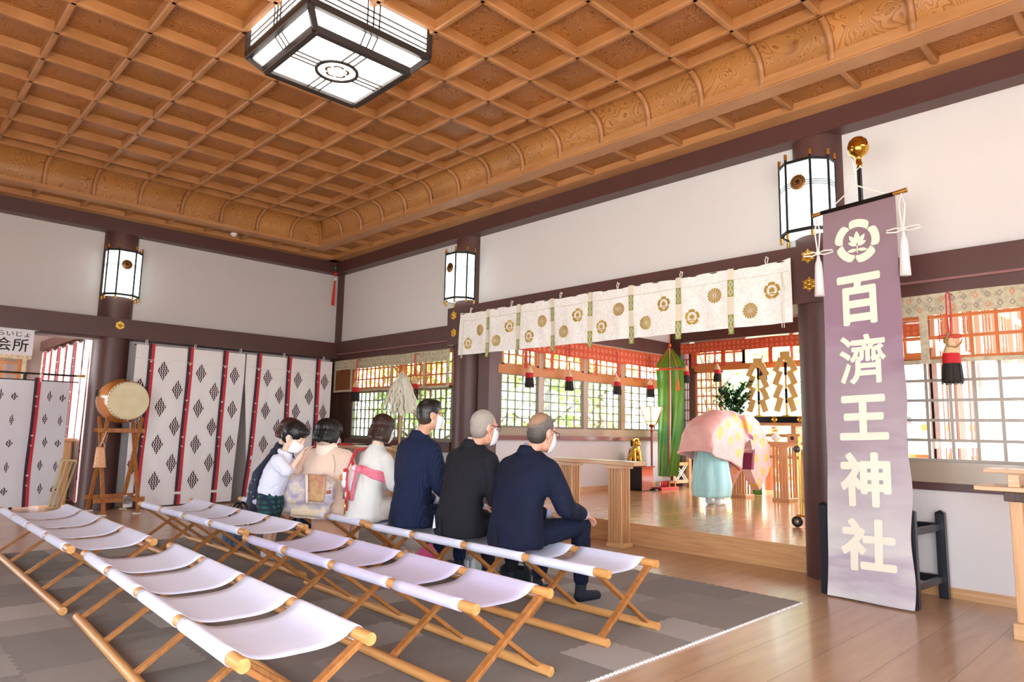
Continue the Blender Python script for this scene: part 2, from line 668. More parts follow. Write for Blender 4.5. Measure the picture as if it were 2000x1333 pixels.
# ------------------------------------------------------------------ lattice windows
def lattice(name, axis, plane, a0, a1, z0, z1, na, nz, w=0.026, M=None, frame=0.05, depth=0.03, glass=True, posts=()):
    """axis 0: window in plane y=plane running along x; axis 1: plane x, running along y"""
    M = M or latt_m
    m_ = MB()

    def bx(u0, u1, za, zb, d):
        if axis == 0:
            m_.box((u0, plane - d, za), (u1, plane + d, zb))
        else:
            m_.box((plane - d, u0, za), (plane + d, u1, zb))
    for i in range(1, na):
        u = a0 + (a1 - a0) * i / na
        bx(u - w / 2, u + w / 2, z0, z1, depth * 0.4)
    for j in range(1, nz):
        z = z0 + (z1 - z0) * j / nz
        bx(a0, a1, z - w / 2, z + w / 2, depth * 0.45)
    for u in (a0, a1):
        bx(u - frame / 2, u + frame / 2, z0, z1, depth)
    for z in (z0, z1):
        bx(a0 - frame / 2, a1 + frame / 2, z - frame / 2, z + frame / 2, depth)
    for u, hw in posts:
        bx(u - hw, u + hw, z0, z1, depth * 1.1)
    o = struct(m_.build(name, M))
    if glass:
        g = MB()
        if axis == 0:
            g.add([(a0, plane + 0.012, z0), (a1, plane + 0.012, z0), (a1, plane + 0.012, z1), (a0, plane + 0.012, z1)], [(0, 1, 2, 3)])
        else:
            g.add([(plane + 0.012, a0, z0), (plane + 0.012, a1, z0), (plane + 0.012, a1, z1), (plane + 0.012, a0, z1)], [(0, 1, 2, 3)])
        g.build('glass', glass_m, o)
    return o


# bay beside the corner
lattice('window_1', 0, 6.50, -10.78, -7.88, 1.075, 1.86, 22, 5, w=0.019, posts=((-9.32, 0.03),))
lattice('window_2', 0, 6.50, -10.78, -7.88, 1.90, 2.43, 22, 3, w=0.02, M=latt_w, posts=((-9.32, 0.05),), frame=0.07)  # bar colour also holds the tint of light through the blind
# bay behind the banner
lattice('window_3', 0, 6.47, -2.22, XR - 0.1, 1.07, 1.89, 25, 5, w=0.024, M=mat('lattice_grey', '#9a9186', rough=0.35), frame=0.03)
lattice('window_4', 0, 6.47, -2.22, XR - 0.1, 1.91, 2.43, 25, 3, w=0.026, M=mat('lattice_blind_tint', '#c98a62', rough=0.45), frame=0.03)  # grey lattice; tint of light through the blind is put into its colour

# ------------------------------------------------------------------ altar room shell
IX = -7.58
slab('wall_altar_left', (IX - 0.12, 6.70, 0.0), (IX, 12.0, 1.10), plaster)
slab('wall_altar_left_top', (IX - 0.12, 6.70, 2.76), (IX, 12.0, 3.55), plaster)
slab('beam_altar_left', (IX - 0.14, 6.70, 2.78), (IX + 0.06, 11.75, 3.02), beam_m)
slab('baseboard_altar_left', (IX, 6.74, 0.237), (IX + 0.015, 11.7, 0.32), oakx_m)
slab('sill_altar_left', (IX - 0.1, 6.74, 1.10), (IX + 0.09, 11.7, 1.165), mat('sill_mauve', '#8a5f60', rough=0.15, coat=0.5))
slab('sill_altar_left_upper', (IX - 0.1, 6.74, 1.165), (IX + 0.03, 11.7, 1.29), sill_m)
ys = [7.02, 7.95, 9.06, 10.11, 11.45]
for i in range(4):
    lattice('window_%d' % (5 + i), 1, IX, ys[i] + 0.06, ys[i + 1] - 0.06, 1.30, 2.10, 5, 6, w=0.018, M=latt_m, frame=0.03)
    lattice('window_%d' % (9 + i), 1, IX, ys[i] + 0.08, ys[i + 1] - 0.08, 2.24, 2.74, 5, 3, w=0.022, M=latt_w, frame=0.05)
for i, y in enumerate(ys):
    slab('trim_%d' % (4 + i), (IX - 0.03, y - 0.055, 1.29), (IX + 0.035, y + 0.055, 2.76), mat('mullion', '#a88a72', rough=0.3) if i else beam_m)
slab('trim_9', (IX - 0.03, 7.0, 2.10), (IX + 0.04, 11.5, 2.24), latt_w)
# back side of the altar room
BY = 11.9
slab('pillar_altar_corner', (-7.70, 11.72, 0.237), (-7.34, 12.06, 3.5), beam_m)
slab('door_post', (-7.24, BY - 0.06, 0.237), (-7.125, BY + 0.06, 3.0), beam_m)
slab('beam_altar_back', (-7.7, 11.74, 3.03), (-1.9, 12.06, 3.3), beam_m)
slab('wall_altar_back', (-7.7, 11.85, 3.3), (-1.9, 12.0, 3.56), plaster)
slab('trim_10', (-7.12, BY - 0.05, 2.45), (-1.9, BY + 0.05, 2.56), latt_w)
slab('wall_altar_right', (-2.0, 6.7, 0.0), (-1.88, 12.0, 0.9), plaster)
slab('wall_altar_right_top', (-2.0, 6.7, 3.0), (-1.88, 12.0, 3.56), plaster)
slab('ceiling_altar', (-7.7, 6.6, 3.55), (-1.88, 12.4, 3.62), mat('altar_ceiling', '#a8683a', rough=0.5))  # unseen altar ceiling, put in to keep sky light out
lattice('door_1', 0, BY, -7.10, -6.58, 0.40, 2.44, 5, 13, w=0.028, M=latt_r, frame=0.05, glass=False)
lattice('window_13', 0, BY, -7.10, -6.10, 2.58, 3.0, 5, 2, w=0.04, M=latt_r, frame=0.05, glass=False)
for i, x in enumerate((-6.1, -5.2, -4.3, -3.4)):
    slab('trim_%d' % (11 + i), (x - 0.03, BY - 0.03, 2.56), (x + 0.03, BY + 0.03, 3.03), latt_r)
lattice('window_14', 0, BY, -7.36, -7.25, 0.5, 2.9, 2, 12, w=0.02, M=latt_r, frame=0.02, glass=False)

# ------------------------------------------------------------------ room seen through the door on the left
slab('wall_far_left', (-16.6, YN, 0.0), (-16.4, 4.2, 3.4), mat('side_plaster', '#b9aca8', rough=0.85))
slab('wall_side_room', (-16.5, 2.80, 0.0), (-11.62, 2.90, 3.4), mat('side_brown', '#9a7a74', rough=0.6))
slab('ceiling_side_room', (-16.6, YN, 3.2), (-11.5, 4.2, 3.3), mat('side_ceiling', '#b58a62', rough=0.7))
lattice('window_15', 1, -16.3, 1.0, 2.35, 1.75, 2.55, 5, 4, w=0.03, M=latt_w, glass=False)
slab('beam_side_room', (-16.3, 2.66, 2.62), (-11.6, 2.80, 2.80), beam_m)

# ------------------------------------------------------------------ coffered ceiling
GX = [-9.71 + 0.594 * k for k in range(0, 20)]
GY = [4.95 - 0.568 * k for k in range(0, 14)]
EX, EY = -10.03, 5.23
gx = [EX] + [x for x in GX if x < XR]
gy = [EY] + [y for y in GY if y > YN]
ZP, ZR = 4.655, 4.565
cp_ = MB()
for i in range(len(gx)):
    for j in range(len(gy)):
        x0, x1 = gx[i], (gx[i + 1] if i + 1 < len(gx) else XR)
        y1, y0 = gy[j], (gy[j + 1] if j + 1 < len(gy) else YN)
        cp_.r = (rnd.random(), rnd.random(), rnd.random())
        cp_.box((x0, y0, ZP), (x1, y1, ZP + 0.02))
ceiling = struct(cp_.build('ceiling', coffer_m))
rb = MB()
w2 = 0.027


def rib(p0, p1, z0=ZR, z1=ZP, w=w2):
    """a moulded rib: chamfered on its lower edges"""
    (xa, ya), (xb, yb) = p0, p1
    c = 0.012
    if abs(xa - xb) < 1e-6:
        prof = [(-w, z1), (-w, z0 + c), (-w + c, z0), (w - c, z0), (w, z0 + c), (w, z1)]
        vs = [(xa + q, ya, z) for q, z in prof] + [(xa + q, yb, z) for q, z in prof]
    else:
        prof = [(-w, z1), (-w, z0 + c), (-w + c, z0), (w - c, z0), (w, z0 + c), (w, z1)]
        vs = [(xa, ya + q, z) for q, z in prof] + [(xb, ya + q, z) for q, z in prof]
    fs = [(i, (i + 1) % 6, 6 + (i + 1) % 6, 6 + i) for i in range(6)] + [tuple(reversed(range(6))), tuple(range(6, 12))]
    rb.add(vs, fs, None, False)


for x in gx[1:]:
    rib((x, EY), (x, YN))
for y in gy[1:]:
    rib((EX, y), (XR, y))
rib((EX, EY), (EX, YN)); rib((EX, EY), (XR, EY))
rb.build('coffer_rib', rib_m, ceiling)
# cove: a curved apron between grid and frame
FX, FY = -10.42, 5.475          # inner edge of the frame
CX, CY = -10.38, 5.455


def cove_prof(t):
    # 0 at the frame (low, outer) to 1 at the grid (high, inner); returns outward fraction and height
    a = t * pi / 2
    return (1 - (1 - cos(a)) ** 1.15, 4.29 + (4.60 - 4.29) * sin(a) ** 0.8)


cv = MB()


def cove_strip_back(x0, x1, off):
    cv.r = (rnd.random(), rnd.random(), rnd.random())

    def fn(u, v):
        o_, z = cove_prof(v)
        return (x0 + (x1 - x0) * u, EY + 0.02 + (CY + 0.02 - EY) * o_ + off, z)
    cv.grid(fn, 2, 10)


def cove_strip_left(y0, y1, off):
    cv.r = (rnd.random(), rnd.random(), rnd.random())

    def fn(u, v):
        o_, z = cove_prof(v)
        return (EX - 0.02 + (CX - 0.02 - EX) * o_ - off, y0 + (y1 - y0) * u, z)
    cv.grid(fn, 2, 10)


bx = [CX - 0.05] + GX
bx = [x for x in bx if x < XR] + [XR]
for a, b in zip(bx[:-1], bx[1:]):
    cove_strip_back(a, b, 0.0)
by = [CY + 0.05] + [y for y in GY if y > YN] + [YN]
for a, b in zip(by[:-1], by[1:]):
    cove_strip_left(b, a, 0.0)
cv.build('cove_panel', cove_m, ceiling)
cr = MB()


def cove_rib(kind, c, w=0.027, th=0.036):
    n = 10
    vs = []
    for i in range(n + 1):
        o_, z = cove_prof(i / n * 0.97)
        for d, q in ((0, -w), (0, w), (th, w * .75), (th, -w * .75)):
            # d = how far the rib stands proud (inward and down)
            a = i / n * pi / 2
            if kind == 'b':
                vs.append((c + q, EY + 0.02 + (CY + 0.02 - EY) * o_ - d * cos(a) ** .6, z - d * sin(a)))
            elif kind == 'l':
                vs.append((EX - 0.02 + (CX - 0.02 - EX) * o_ + d * cos(a) ** .6, c + q, z - d * sin(a)))
            else:
                X = EX - 0.02 + (CX - 0.02 - EX) * o_; Y = EY + 0.02 + (CY + 0.02 - EY) * o_
                vs.append((X + d * cos(a) * .7 + q * .7, Y - d * cos(a) * .7 + q * .7, z - d * sin(a)))
    fs = []
    for i in range(n):
        for j in range(4):
            fs.append((i * 4 + j, i * 4 + (j + 1) % 4, i * 4 + 4 + (j + 1) % 4, i * 4 + 4 + j))
    fs.append((3, 2, 1, 0))
    cr.add(vs, fs, None, True)


for x in GX:
    if x < XR: cove_rib('b', x)
for y in GY:
    if y > YN: cove_rib('l', y)
cove_rib('c', 0)
cr.build('cove_rib', rib_m, ceiling)
# frame and outer soffit
fm = MB()
fm.box((FX, FY, 4.251), (XR, 5.665, 4.36))
fm.box((-10.60, YN, 4.251), (FX, 5.665, 4.36))
fm.box((FX, FY - 0.012, 4.262), (XR, FY, 4.292))
fm.box((FX, YN, 4.262), (FX + 0.012, FY, 4.292))
fm.box((-11.205, 6.06, 4.251), (XR, 6.245, 4.33))
fm.box((-11.205, YN, 4.251), (-11.02, 6.245, 4.33))
fm.build('ceiling_frame', frame_m, ceiling)
sf = MB()
for a, b in zip(bx[:-1], bx[1:]):
    sf.r = (rnd.random(), rnd.random(), rnd.random())
    sf.box((a, 5.66, 4.325), (b, 6.07, 4.335))
for a, b in zip([6.07] + by[:-1], by[:-1] + [YN]):
    sf.r = (rnd.random(), rnd.random(), rnd.random())
    sf.box((-11.03, b, 4.325), (-10.59, a, 4.335))
sf.build('soffit_panel', coffer_m, ceiling)
rb = MB()
for x in GX + [-10.38]:
    if x < XR: rib((x, 5.66), (x, 6.10), 4.262, 4.33, 0.026)
for y in GY + [5.46]:
    if y > YN: rib((-11.05, y), (-10.59, y), 4.262, 4.33, 0.026)
rb.build('soffit_rib', rib_m, ceiling)
slab('roof', (-16.6, YN - 0.3, 4.75), (XR + 0.3, 7.4, 4.85), darkwood)
slab('roof_eaves', (-17, 6.6, 3.75), (XR + 0.3, 7.5, 3.85), darkwood)

# small dome detector on the soffit
dm = MB().lathe([(0.0001, -0.05), (0.03, -0.047), (0.05, -0.03), (0.055, -0.01), (0.055, 0.0)], 20)
tag(dm.build('smoke_detector', mat('white_plastic', '#e8e0d4', rough=0.4), None, (-10.70, 4.14, 4.256)),
    'small white domed detector on the wooden ceiling edge', 'detector')

# ------------------------------------------------------------------ carpet of interlocking tiles
def carpet():
    T = 0.3785
    x1, y1 = -2.31, 5.29
    nx, ny = 15, 19
    x0, y0 = x1 - T * nx, y1 - T * ny
    m_ = MB()
    tones = [0, 0, 1, 1, 2, 2, 3, 4]
    r = random.Random(12)
    for i in range(nx):
        for j in range(ny):
            m_.m = r.choice(tones)
            # toothed outline so neighbours lock into each other
            X, Y = x0 + i * T, y0 + j * T
            m_.box((X, Y, 0.0), (X + T, Y + T, 0.012 + 0.0004 * m_.m))
            n = 10
            for k in range(n):
                if k % 2 == 0:
                    a = X + (k + 0.1) * T / n
                    if j < ny - 0:
                        m_.box((a, Y + T - 0.001, 0.0), (a + T / n * 0.9, Y + T + 0.012, 0.0122 + 0.0004 * m_.m))
                    b = Y + (k + 0.1) * T / n
                    if i > 0:
                        m_.box((X - 0.012, b, 0.0), (X + 0.001, b + T / n * 0.9, 0.0122 + 0.0004 * m_.m))
    cols = ['#796656', '#826e5e', '#6c594a', '#8d7c6d', '#a5988c']
    ms = [mat('carpet_tone_%d' % i, c, rough=0.98, bump=0.5, bscale=420, var=0.25, vscale=160, sheen=0.3) for i, c in enumerate(cols)]
    o = m_.build('carpet', ms)
    tag(o, 'brown and grey interlocking tile carpet under the folding benches', 'carpet')
    e = MB()
    k = 0
    y = y0
    while y < y1:
        e.box((x1, y, 0.0), (x1 + 0.013, y + 0.021, 0.010))
        y += 0.0378
    e.box((x1 - 0.002, y0, 0), (x1 + 0.004, y1, 0.006))
    e.build('toothed_edge', mat('white_foam', '#f2f0ee', rough=0.8), o)


carpet()


# ------------------------------------------------------------------ folding benches
bench_wood = grain_wood('bench_wood', '#e0a868', '#c98a4c', axis=0, rough=0.42, scale=5)
bench_leg = grain_wood('bench_leg_wood', '#b97a42', '#98602f', axis=2, rough=0.42, scale=5)
canvas = mat('lilac_canvas', '#dfe1f8', rough=0.9, bump=0.15, bscale=300, sheen=0.2)
canvas2 = mat('lilac_canvas_strong', '#cfc8e8', rough=0.9, bump=0.15, bscale=300, sheen=0.2)
BL, BW, BH, RR = 2.62, 0.50, 0.42, 0.0255


def make_bench(cloth, label, loc, rz, sx=1.0):
    t = empty('folding_bench', label, 'bench', loc, rz, 'four-seat folding benches in three rows')
    t.scale = (sx, 1, 1)
    h = BL / 2
    for y in (-BW / 2, BW / 2):
        MB().cyl((-h, y, BH), (h, y, BH), RR, RR, 20).build('top_rail', bench_wood, t)
        MB().cyl((-h, y * 1.04, RR + 0.012), (h, y * 1.04, RR + 0.012), RR, RR, 20).build('floor_rail', bench_wood, t)
    xs = [-h + 0.075, -h + 0.68, 0.0, h - 0.68, h - 0.075]
    for i, x in enumerate(xs):
        for s in (-1, 1):
            off = 0.0135 * s
            a = (x + off, s * BW / 2 * 1.0, BH - 0.01)
            b = (x + off, -s * BW / 2 * 1.04, RR + 0.02)
            lg = MB().bar(a, b, 0.022, 0.046, up=(1, 0, 0), bev=0.003).build('leg', bench_leg, t)
        MB().cyl((x - 0.03, 0, (BH + RR) / 2 + 0.005), (x + 0.03, 0, (BH + RR) / 2 + 0.005), 0.007, 0.007, 10).build(
            'bolt', mat('bolt_steel', '#d0d0d2', rough=0.25, metal=1.0), lg)
    edges = [(-h + 0.105, -h + 0.645), (-h + 0.715, -0.035), (0.035, h - 0.715), (h - 0.645, h - 0.105)]
    for (a, b) in edges:
        prof = []
        R = RR + 0.003
        for k in range(13):            # sleeve round the near rail
            an = radians(-60 - k * 240 / 12)
            prof.append((-BW / 2 + R * cos(an) * 1.0, BH + R * sin(an)))
        near = prof[::-1]
        near = [(-BW / 2 + R * cos(radians(q)), BH + R * sin(radians(q))) for q in range(-60, -300, -20)][::-1]
        near = [(-BW / 2 + R * cos(radians(q)), BH + R * sin(radians(q))) for q in range(300, 60, -20)]
        mid = []
        for k in range(1, 18):
            u = k / 18
            y = -BW / 2 + 0.022 + (BW - 0.044) * u
            z = BH + 0.014 - 0.048 * (1 - abs(2 * u - 1) ** 3.6)
            mid.append((y, z))
        far = [(BW / 2 + R * cos(radians(q)), BH + R * sin(radians(q))) for q in range(120, -121, -20)]
        line = near + mid + far
        m_ = MB()
        n = 8

        def fn(u, v, line=line, a=a, b=b):
            p = line[min(int(round(v * (len(line) - 1))), len(line) - 1)]
            x = a + (b - a) * u
            pinch = 0.0
            if -BW / 2 + 0.03 < p[0] < BW / 2 - 0.03:
                q = 1 - (2 * abs(p[0]) / BW) ** 2
                pinch = 0.007 * q
                x = a + pinch + (b - a - 2 * pinch) * u
            return (x, p[0], p[1] + (0.004 * sin(9 * pi * u) if pinch else 0))
        m_.grid(fn, n, len(line) - 1)
        o = m_.build('canvas_seat', cloth, t)
        solidify(o, 0.003)
    return t


b0 = make_bench(canvas, 'folding bench with lilac canvas seats carrying the three suited men', (-3.85, 3.545, 0.0), radians(0.6), 0.975)
b_l = {
    '1a': ((-6.48, 3.56), 0.9, 0.985, 'folding bench under the women seated in front of the patterned curtain'),
    '2a': ((-6.56, 2.545), 0.9, 0.955, 'empty folding bench in the middle row beside the boy and the drum'),
    '3b': ((-3.735, 1.38), -2.2, 1.01, 'empty folding bench nearest the viewer, cut off at the bottom edge'),
    '3a': ((-6.62, 1.39), 0.2, 1.03, 'empty folding bench at the far left end of the nearest row'),
}
for k, ((x, y), r, sx, lab) in b_l.items():
    dup(b0, (x, y, 0), radians(r), lab, scale=(sx, 1, 1))
b2 = make_bench(canvas2, 'empty folding bench with stronger lilac seats in the middle of the picture', (-3.78, 2.455, 0.0), radians(-0.6), 1.0)

# ------------------------------------------------------------------ printed curtains
print_m = mat('print_maroon', '#3f161a', rough=0.9)
red_m = mat('ribbon_red', '#c8202c', rough=0.6, sheen=0.3)
pur_m = mat('ribbon_purple', '#34152e', rough=0.6, sheen=0.3)
white_cloth = mat('white_cloth', '#f1ecec', rough=0.9, bump=0.15, bscale=180, sheen=0.2)
cream_cloth = mat('cream_cloth', '#ece6da', rough=0.9)


def diamond(m_, f, cu, cv_, w=0.085, h=0.155, n=5):
    """a diamond made of small slanted leaf marks; f maps cloth coordinates to space"""
    for i in range(n):
        for j in range(n):
            a = (i - (n - 1) / 2) / n
            b = (j - (n - 1) / 2) / n
            u = cu + (a - b) * w
            v = cv_ + (a + b) * h
            s = 0.85 / n
            q = []
            for (p, r) in ((-0.55, -0.35), (0.05, -0.5), (0.5, 0.05), (0.35, 0.55), (-0.05, 0.15), (-0.4, 0.3)):
                q.append((u + (p - r) * w * s * 1.15 + 0.002, v + (p + r) * h * s * 1.15))
            if (i + j) % 2:
                q = [(2 * u - x, y) for x, y in q][::-1]
            m_.add([f(x, y) for x, y in q], [tuple(range(len(q)))], None, False)


def wave(u, v, amp, seed=0.0, k=1.0):
    return amp * (0.35 + 0.65 * v) * (sin(u * 11 * k + seed) * 0.6 + sin(u * 23 * k + seed * 2.3 + v * 1.5) * 0.4)


# long curtain along the left wall: cloth coordinates y (along wall), z
CURX = -11.13


def cur_f(u, v, d=0.0):
    top = 2.41
    t = max(0.0, min(1.0, (top - v) / 2.4))
    x = CURX + wave(u, t, 0.028) + d + (0.02 if v < 0.2 else 0)
    return (x, u, v)


def curtain_section(y0, y1, name, parent):
    m_ = MB()
    nu = max(4, int((y1 - y0) / 0.03)); nv = 30

    def fn(u, v):
        yy = y0 + (y1 - y0) * u
        zz = 2.40 - 2.37 * v
        if name == 'curtain_panel_b':
            zz = 2.39 - (2.33 - 0.16 * max(0, 1 - (yy - y0) / 0.3)) * v
        if v > 0.2 and abs(y0 - 4.66) < 0.01:      # parted edge
            yy += (0.22 * (1 - u) ** 2) * (v - 0.2) * 0.9
        if v > 0.2 and abs(y1 - 4.64) < 0.01:
            yy -= 0.10 * u ** 3 * (v - 0.2)
        return cur_f(yy, zz)
    m_.m = 0
    m_.grid(fn, nu, nv)
    # sewn cord line and heading
    m_.m = 1
    for k in range(4):
        pass
    rows = [2.034, 1.486, 0.93, 0.382]
    rows2 = [1.755, 1.20, 0.645]
    for base in (2.87, 3.40, 3.955, 4.485, 5.045, 5.59, 6.10):
        for z in rows:
            if y0 + 0.06 < base < y1 - 0.06:
                diamond(m_, lambda a, b: cur_f(a, b, 0.004), base, z)
        for z in rows2:
            if y0 + 0.06 < base + 0.22 < y1 - 0.06 and not (4.55 < base + 0.22 < 4.75):
                diamond(m_, lambda a, b: cur_f(a, b, 0.004), base + 0.22, z)
    o = m_.build(name, [white_cloth, print_m], parent)
    return o


cur = empty('patterned_curtain', 'white curtain with maroon diamond prints hanging along the left wall', 'curtain', (0, 0, 0))
curtain_section(3.0, 4.64, 'curtain_cloth', cur)
curtain_section(4.66, 6.24, 'curtain_cloth', cur)


def ribbon(parent, f, u, z1, z0, w=0.036, sway=0.0, seed=0):
    m_ = MB()
    for s, mm in ((-1, 0), (1, 1)):
        m_.m = mm

        def fn(a, b, s=s):
            c = u + sway * b * b + 0.012 * sin(b * 7 + seed) * b
            return f(c + (s * 0.5 + (a - 0.5)) * w, z1 + (z0 - z1) * b)
        m_.grid(fn, 2, 24)
    # small white stitched birds and butterflies
    m_.m = 2
    for k in range(1, 4):
        for dz, sgn in ((0.0, 1), (-0.14, -1)):
            z = z1 - 0.27 - (k - 1) * 0.56 + dz
            b = (z - z1) / (z0 - z1)
            c = u + sway * b * b + 0.012 * sin(b * 7 + seed) * b
            q = [(c - 0.022, z + 0.012), (c - 0.006, z + 0.004), (c + 0.004, z + 0.014), (c + 0.024, z - 0.004), (c + 0.006, z - 0.006), (c - 0.004, z - 0.018), (c - 0.012, z - 0.004)]
            if sgn < 0:
                q = [(c - 0.02, z + 0.016), (c - 0.003, z + 0.004), (c + 0.016, z + 0.01), (c + 0.006, z), (c + 0.02, z - 0.016), (c, z - 0.006), (c - 0.014, z - 0.008), (c - 0.006, z + 0.002)]
            m_.add([Vector(f(x, y)) + Vector(RIB_OFF) for x, y in q], [tuple(range(len(q)))], None, False)
    return m_.build('ribbon', [pur_m, red_m, cream_cloth], parent)


RIB_OFF = (0.004, 0, 0)
for i, y in enumerate((3.216, 3.778, 4.32, 4.877, 5.412, 5.956)):
    ribbon(cur, lambda a, b: cur_f(a, b, 0.012), y, 2.43, 0.02 if i != 3 else 0.1, 0.044, sway=(-0.05 if i < 3 else (-0.12 if i == 3 else 0)), seed=i)
cd = MB()
cd.tube([cur_f(3.0 + 3.24 * k / 60, 2.20 - 0.004 * (k % 10), 0.016) for k in range(61)], 0.0035, 6)
cd.build('cord', cream_cloth, cur)
hk = MB()
for y in (3.13, 3.83, 4.55, 5.30, 6.05):
    m_ = MB().tube([(-11.11, y, 2.40), (-11.10, y + 0.012, 2.45), (-11.12, y + 0.01, 2.48), (-11.12, y - 0.012, 2.46), (-11.11, y - 0.008, 2.40)], 0.006, 6)
    m_.build('tie', cream_cloth, cur)
rod = MB().cyl((-11.15, 2.98, 2.395), (-11.15, 6.26, 2.395), 0.008, 0.008, 10)
rod.build('rod', beam_m, cur)

# curtain stand in the doorway (black rod rack)
SX = -11.85


def st_f(u, v, d=0.0):
    t = max(0.0, min(1.0, (1.82 - v) / 1.8))
    return (SX + wave(u, t, 0.018, 1.2) + d, u, v)


ks = empty('curtain_stand', 'black rod stand with a white printed curtain in the left doorway', 'curtain stand', (SX, 1.4, 0.0))
KI = Matrix.Translation((-SX, -1.4, 0))


def reparent_local(mb):
    mb.v = [tuple(KI @ Vector(v)) for v in mb.v]
    return mb


m_ = MB().cyl((SX, 0.6, 1.915), (SX, 2.42, 1.915), 0.014, 0.014, 12)
reparent_local(m_).build('upper_rod', black, ks)
m_ = MB()
m_.cyl((SX, 2.42, 1.915), (SX, 2.53, 1.92), 0.015, 0.020, 12)
reparent_local(m_).build('rod_cap', gold, ks)
m_ = MB().cyl((SX, 0.6, 1.82), (SX, 2.46, 1.82), 0.008, 0.008, 10)
reparent_local(m_).build('lower_rod', black, ks)
for y in (1.80, 0.75):
    m_ = MB().box((SX - 0.092, y - 0.02, 0.0), (SX - 0.068, y + 0.02, 1.915)).box((SX - 0.092, y - 0.02, 1.89), (SX, y + 0.02, 1.915))
    reparent_local(m_).build('post', black, ks)
m_ = MB()
m_.m = 0
m_.grid(lambda u, v: st_f(0.62 + 1.73 * u, 1.82 - 1.78 * v), 50, 24)
m_.m = 1
for base in (0.95, 1.50, 2.08):
    for k in range(5):
        z = 1.60 - 0.33 * k
        diamond(m_, lambda a, b: st_f(a, b, 0.004), base + (0.0 if k % 2 else 0.03), z, 0.035, 0.085, 3)
        diamond(m_, lambda a, b: st_f(a, b, 0.004), base + 0.19, z - 0.02, 0.03 if k % 2 else 0.045, 0.085 if k % 2 else 0.06, 3)
reparent_local(m_).build('curtain_cloth', [mat('white_cloth_cool', '#e4e2ea', rough=0.9), print_m], ks)
RIB_OFF = (0.004, 0, 0)
for y in (1.38, 1.95):
    r_ = ribbon(None, lambda a, b: st_f(a, b, 0.012), y, 1.86, 0.03, 0.04)
    r_.parent = ks
    r_.matrix_parent_inverse = Matrix.Translation((-SX, -1.4, 0))
m_ = MB()
for y in (1.42, 1.98):
    m_.ell((SX + 0.02, y, 1.90), 0.022)
    m_.cyl((SX + 0.02, y, 1.90), (SX + 0.025, y, 1.80), 0.006, 0.009, 8)
    reparent_local(m_).build('tie', cream_cloth, ks)
    m_ = MB()

# curtain hanging inside the side room, running away from the doorway
def sr_f(u, v, d=0.0):
    t = max(0.0, min(1.0, (2.5 - v) / 2.5))
    return (u, 2.62 + wave(u, t, 0.04, 0.7, 1.4) - d, v)


sr = empty('inner_curtain', 'white curtain with red stripes deep inside the side room', 'curtain')
m_ = MB()
m_.grid(lambda u, v: sr_f(-15.7 + 3.95 * u, (2.53 + 0.03 * sin(u * 40)) - 2.48 * v), 110, 18)
m_.m = 1
for x in (-15.2, -14.6, -14.0, -13.4, -12.8, -12.3):
    for z in (2.15, 1.7, 1.25, 0.8, 0.4):
        diamond(m_, lambda a, b: sr_f(a, b, 0.005), x + 0.25, z, 0.06, 0.10, 3)
m_.build('curtain_cloth', [white_cloth, print_m], sr)
RIB_OFF = (0, -0.004, 0)
for i, x in enumerate((-15.5, -14.9, -14.3, -13.7, -13.1, -12.5, -12.05)):
    ribbon(sr, lambda a, b: sr_f(a, b, 0.014), x, 2.55, 0.05, 0.05, seed=i)

# sign over the doorway
sg = empty('paper_sign', 'white paper sign with black Japanese lettering over the left doorway', 'sign', (-11.27, 1.10, 2.30))
MB().box((-0.004, -0.36, -0.18), (0.0, 0.655, 0.18)).build('sheet', mat('paper_white', '#efeaf0', rough=0.8), sg)
ink = mat('ink_black', '#15120f', rough=0.7)


def sign_text(txt, size, y, z, parent, off=0.0, wd=1.0):
    me = text_mesh(txt, size, off)
    mb = MB()
    # text x -> +y of the wall, text y -> +z, facing +x
    M = Matrix(((0, 0, 1, 0.002), (wd, 0, 0, y), (0, 1, 0, z), (0, 0, 0, 1)))
    add_mesh(mb, me, M)
    return mb.build('lettering', ink, parent)


sign_text('おらいじょ', 0.078, 0.14, 0.075, sg, 0.0005, 1.25)
sign_text('会所', 0.19, 0.23, -0.115, sg, 0.0015)
MB().cyl((0.0, 0.64, 0.17), (0.03, 0.70, 0.18), 0.008, 0.008, 8).build('clip', cream_cloth, sg)

# folded stool of pale sticks leaning by the column
fs_ = empty('folded_stool', 'folded stool of pale sticks leaning beside the left column', 'stool', (-11.66, 2.30, 0.0))
st = mat('stick_wood', '#d8bd8c', rough=0.5)
for k, (dy, dx) in enumerate(((0.0, 0.0), (0.045, 0.03), (0.10, 0.0), (0.14, 0.03))):
    MB().bar((dx, dy - 0.10, 0.02), (dx - 0.04, dy + 0.03 + 0.01 * k, 0.68), 0.022, 0.022, bev=0.003).build('stick', st, fs_)
MB().cyl((-0.05, 0.0, 0.69), (-0.02, 0.20, 0.67), 0.02, 0.02, 12).build('top_bar', st, fs_)
MB().cyl((0.0, -0.13, 0.02), (0.02, 0.06, 0.02), 0.014, 0.014, 12).build('foot_bar', st, fs_)
# low brown cupboard edge seen beyond the doorway
cu = MB().box((-12.9, 2.30, 0.0), (-12.1, 2.5, 0.95), bev=0.01).box((-12.95, 2.26, 0.95), (-12.05, 2.54, 0.985))
tag(cu.build('side_cupboard', oak_m), 'narrow brown wooden cupboard behind the folded stool in the side room', 'cupboard')

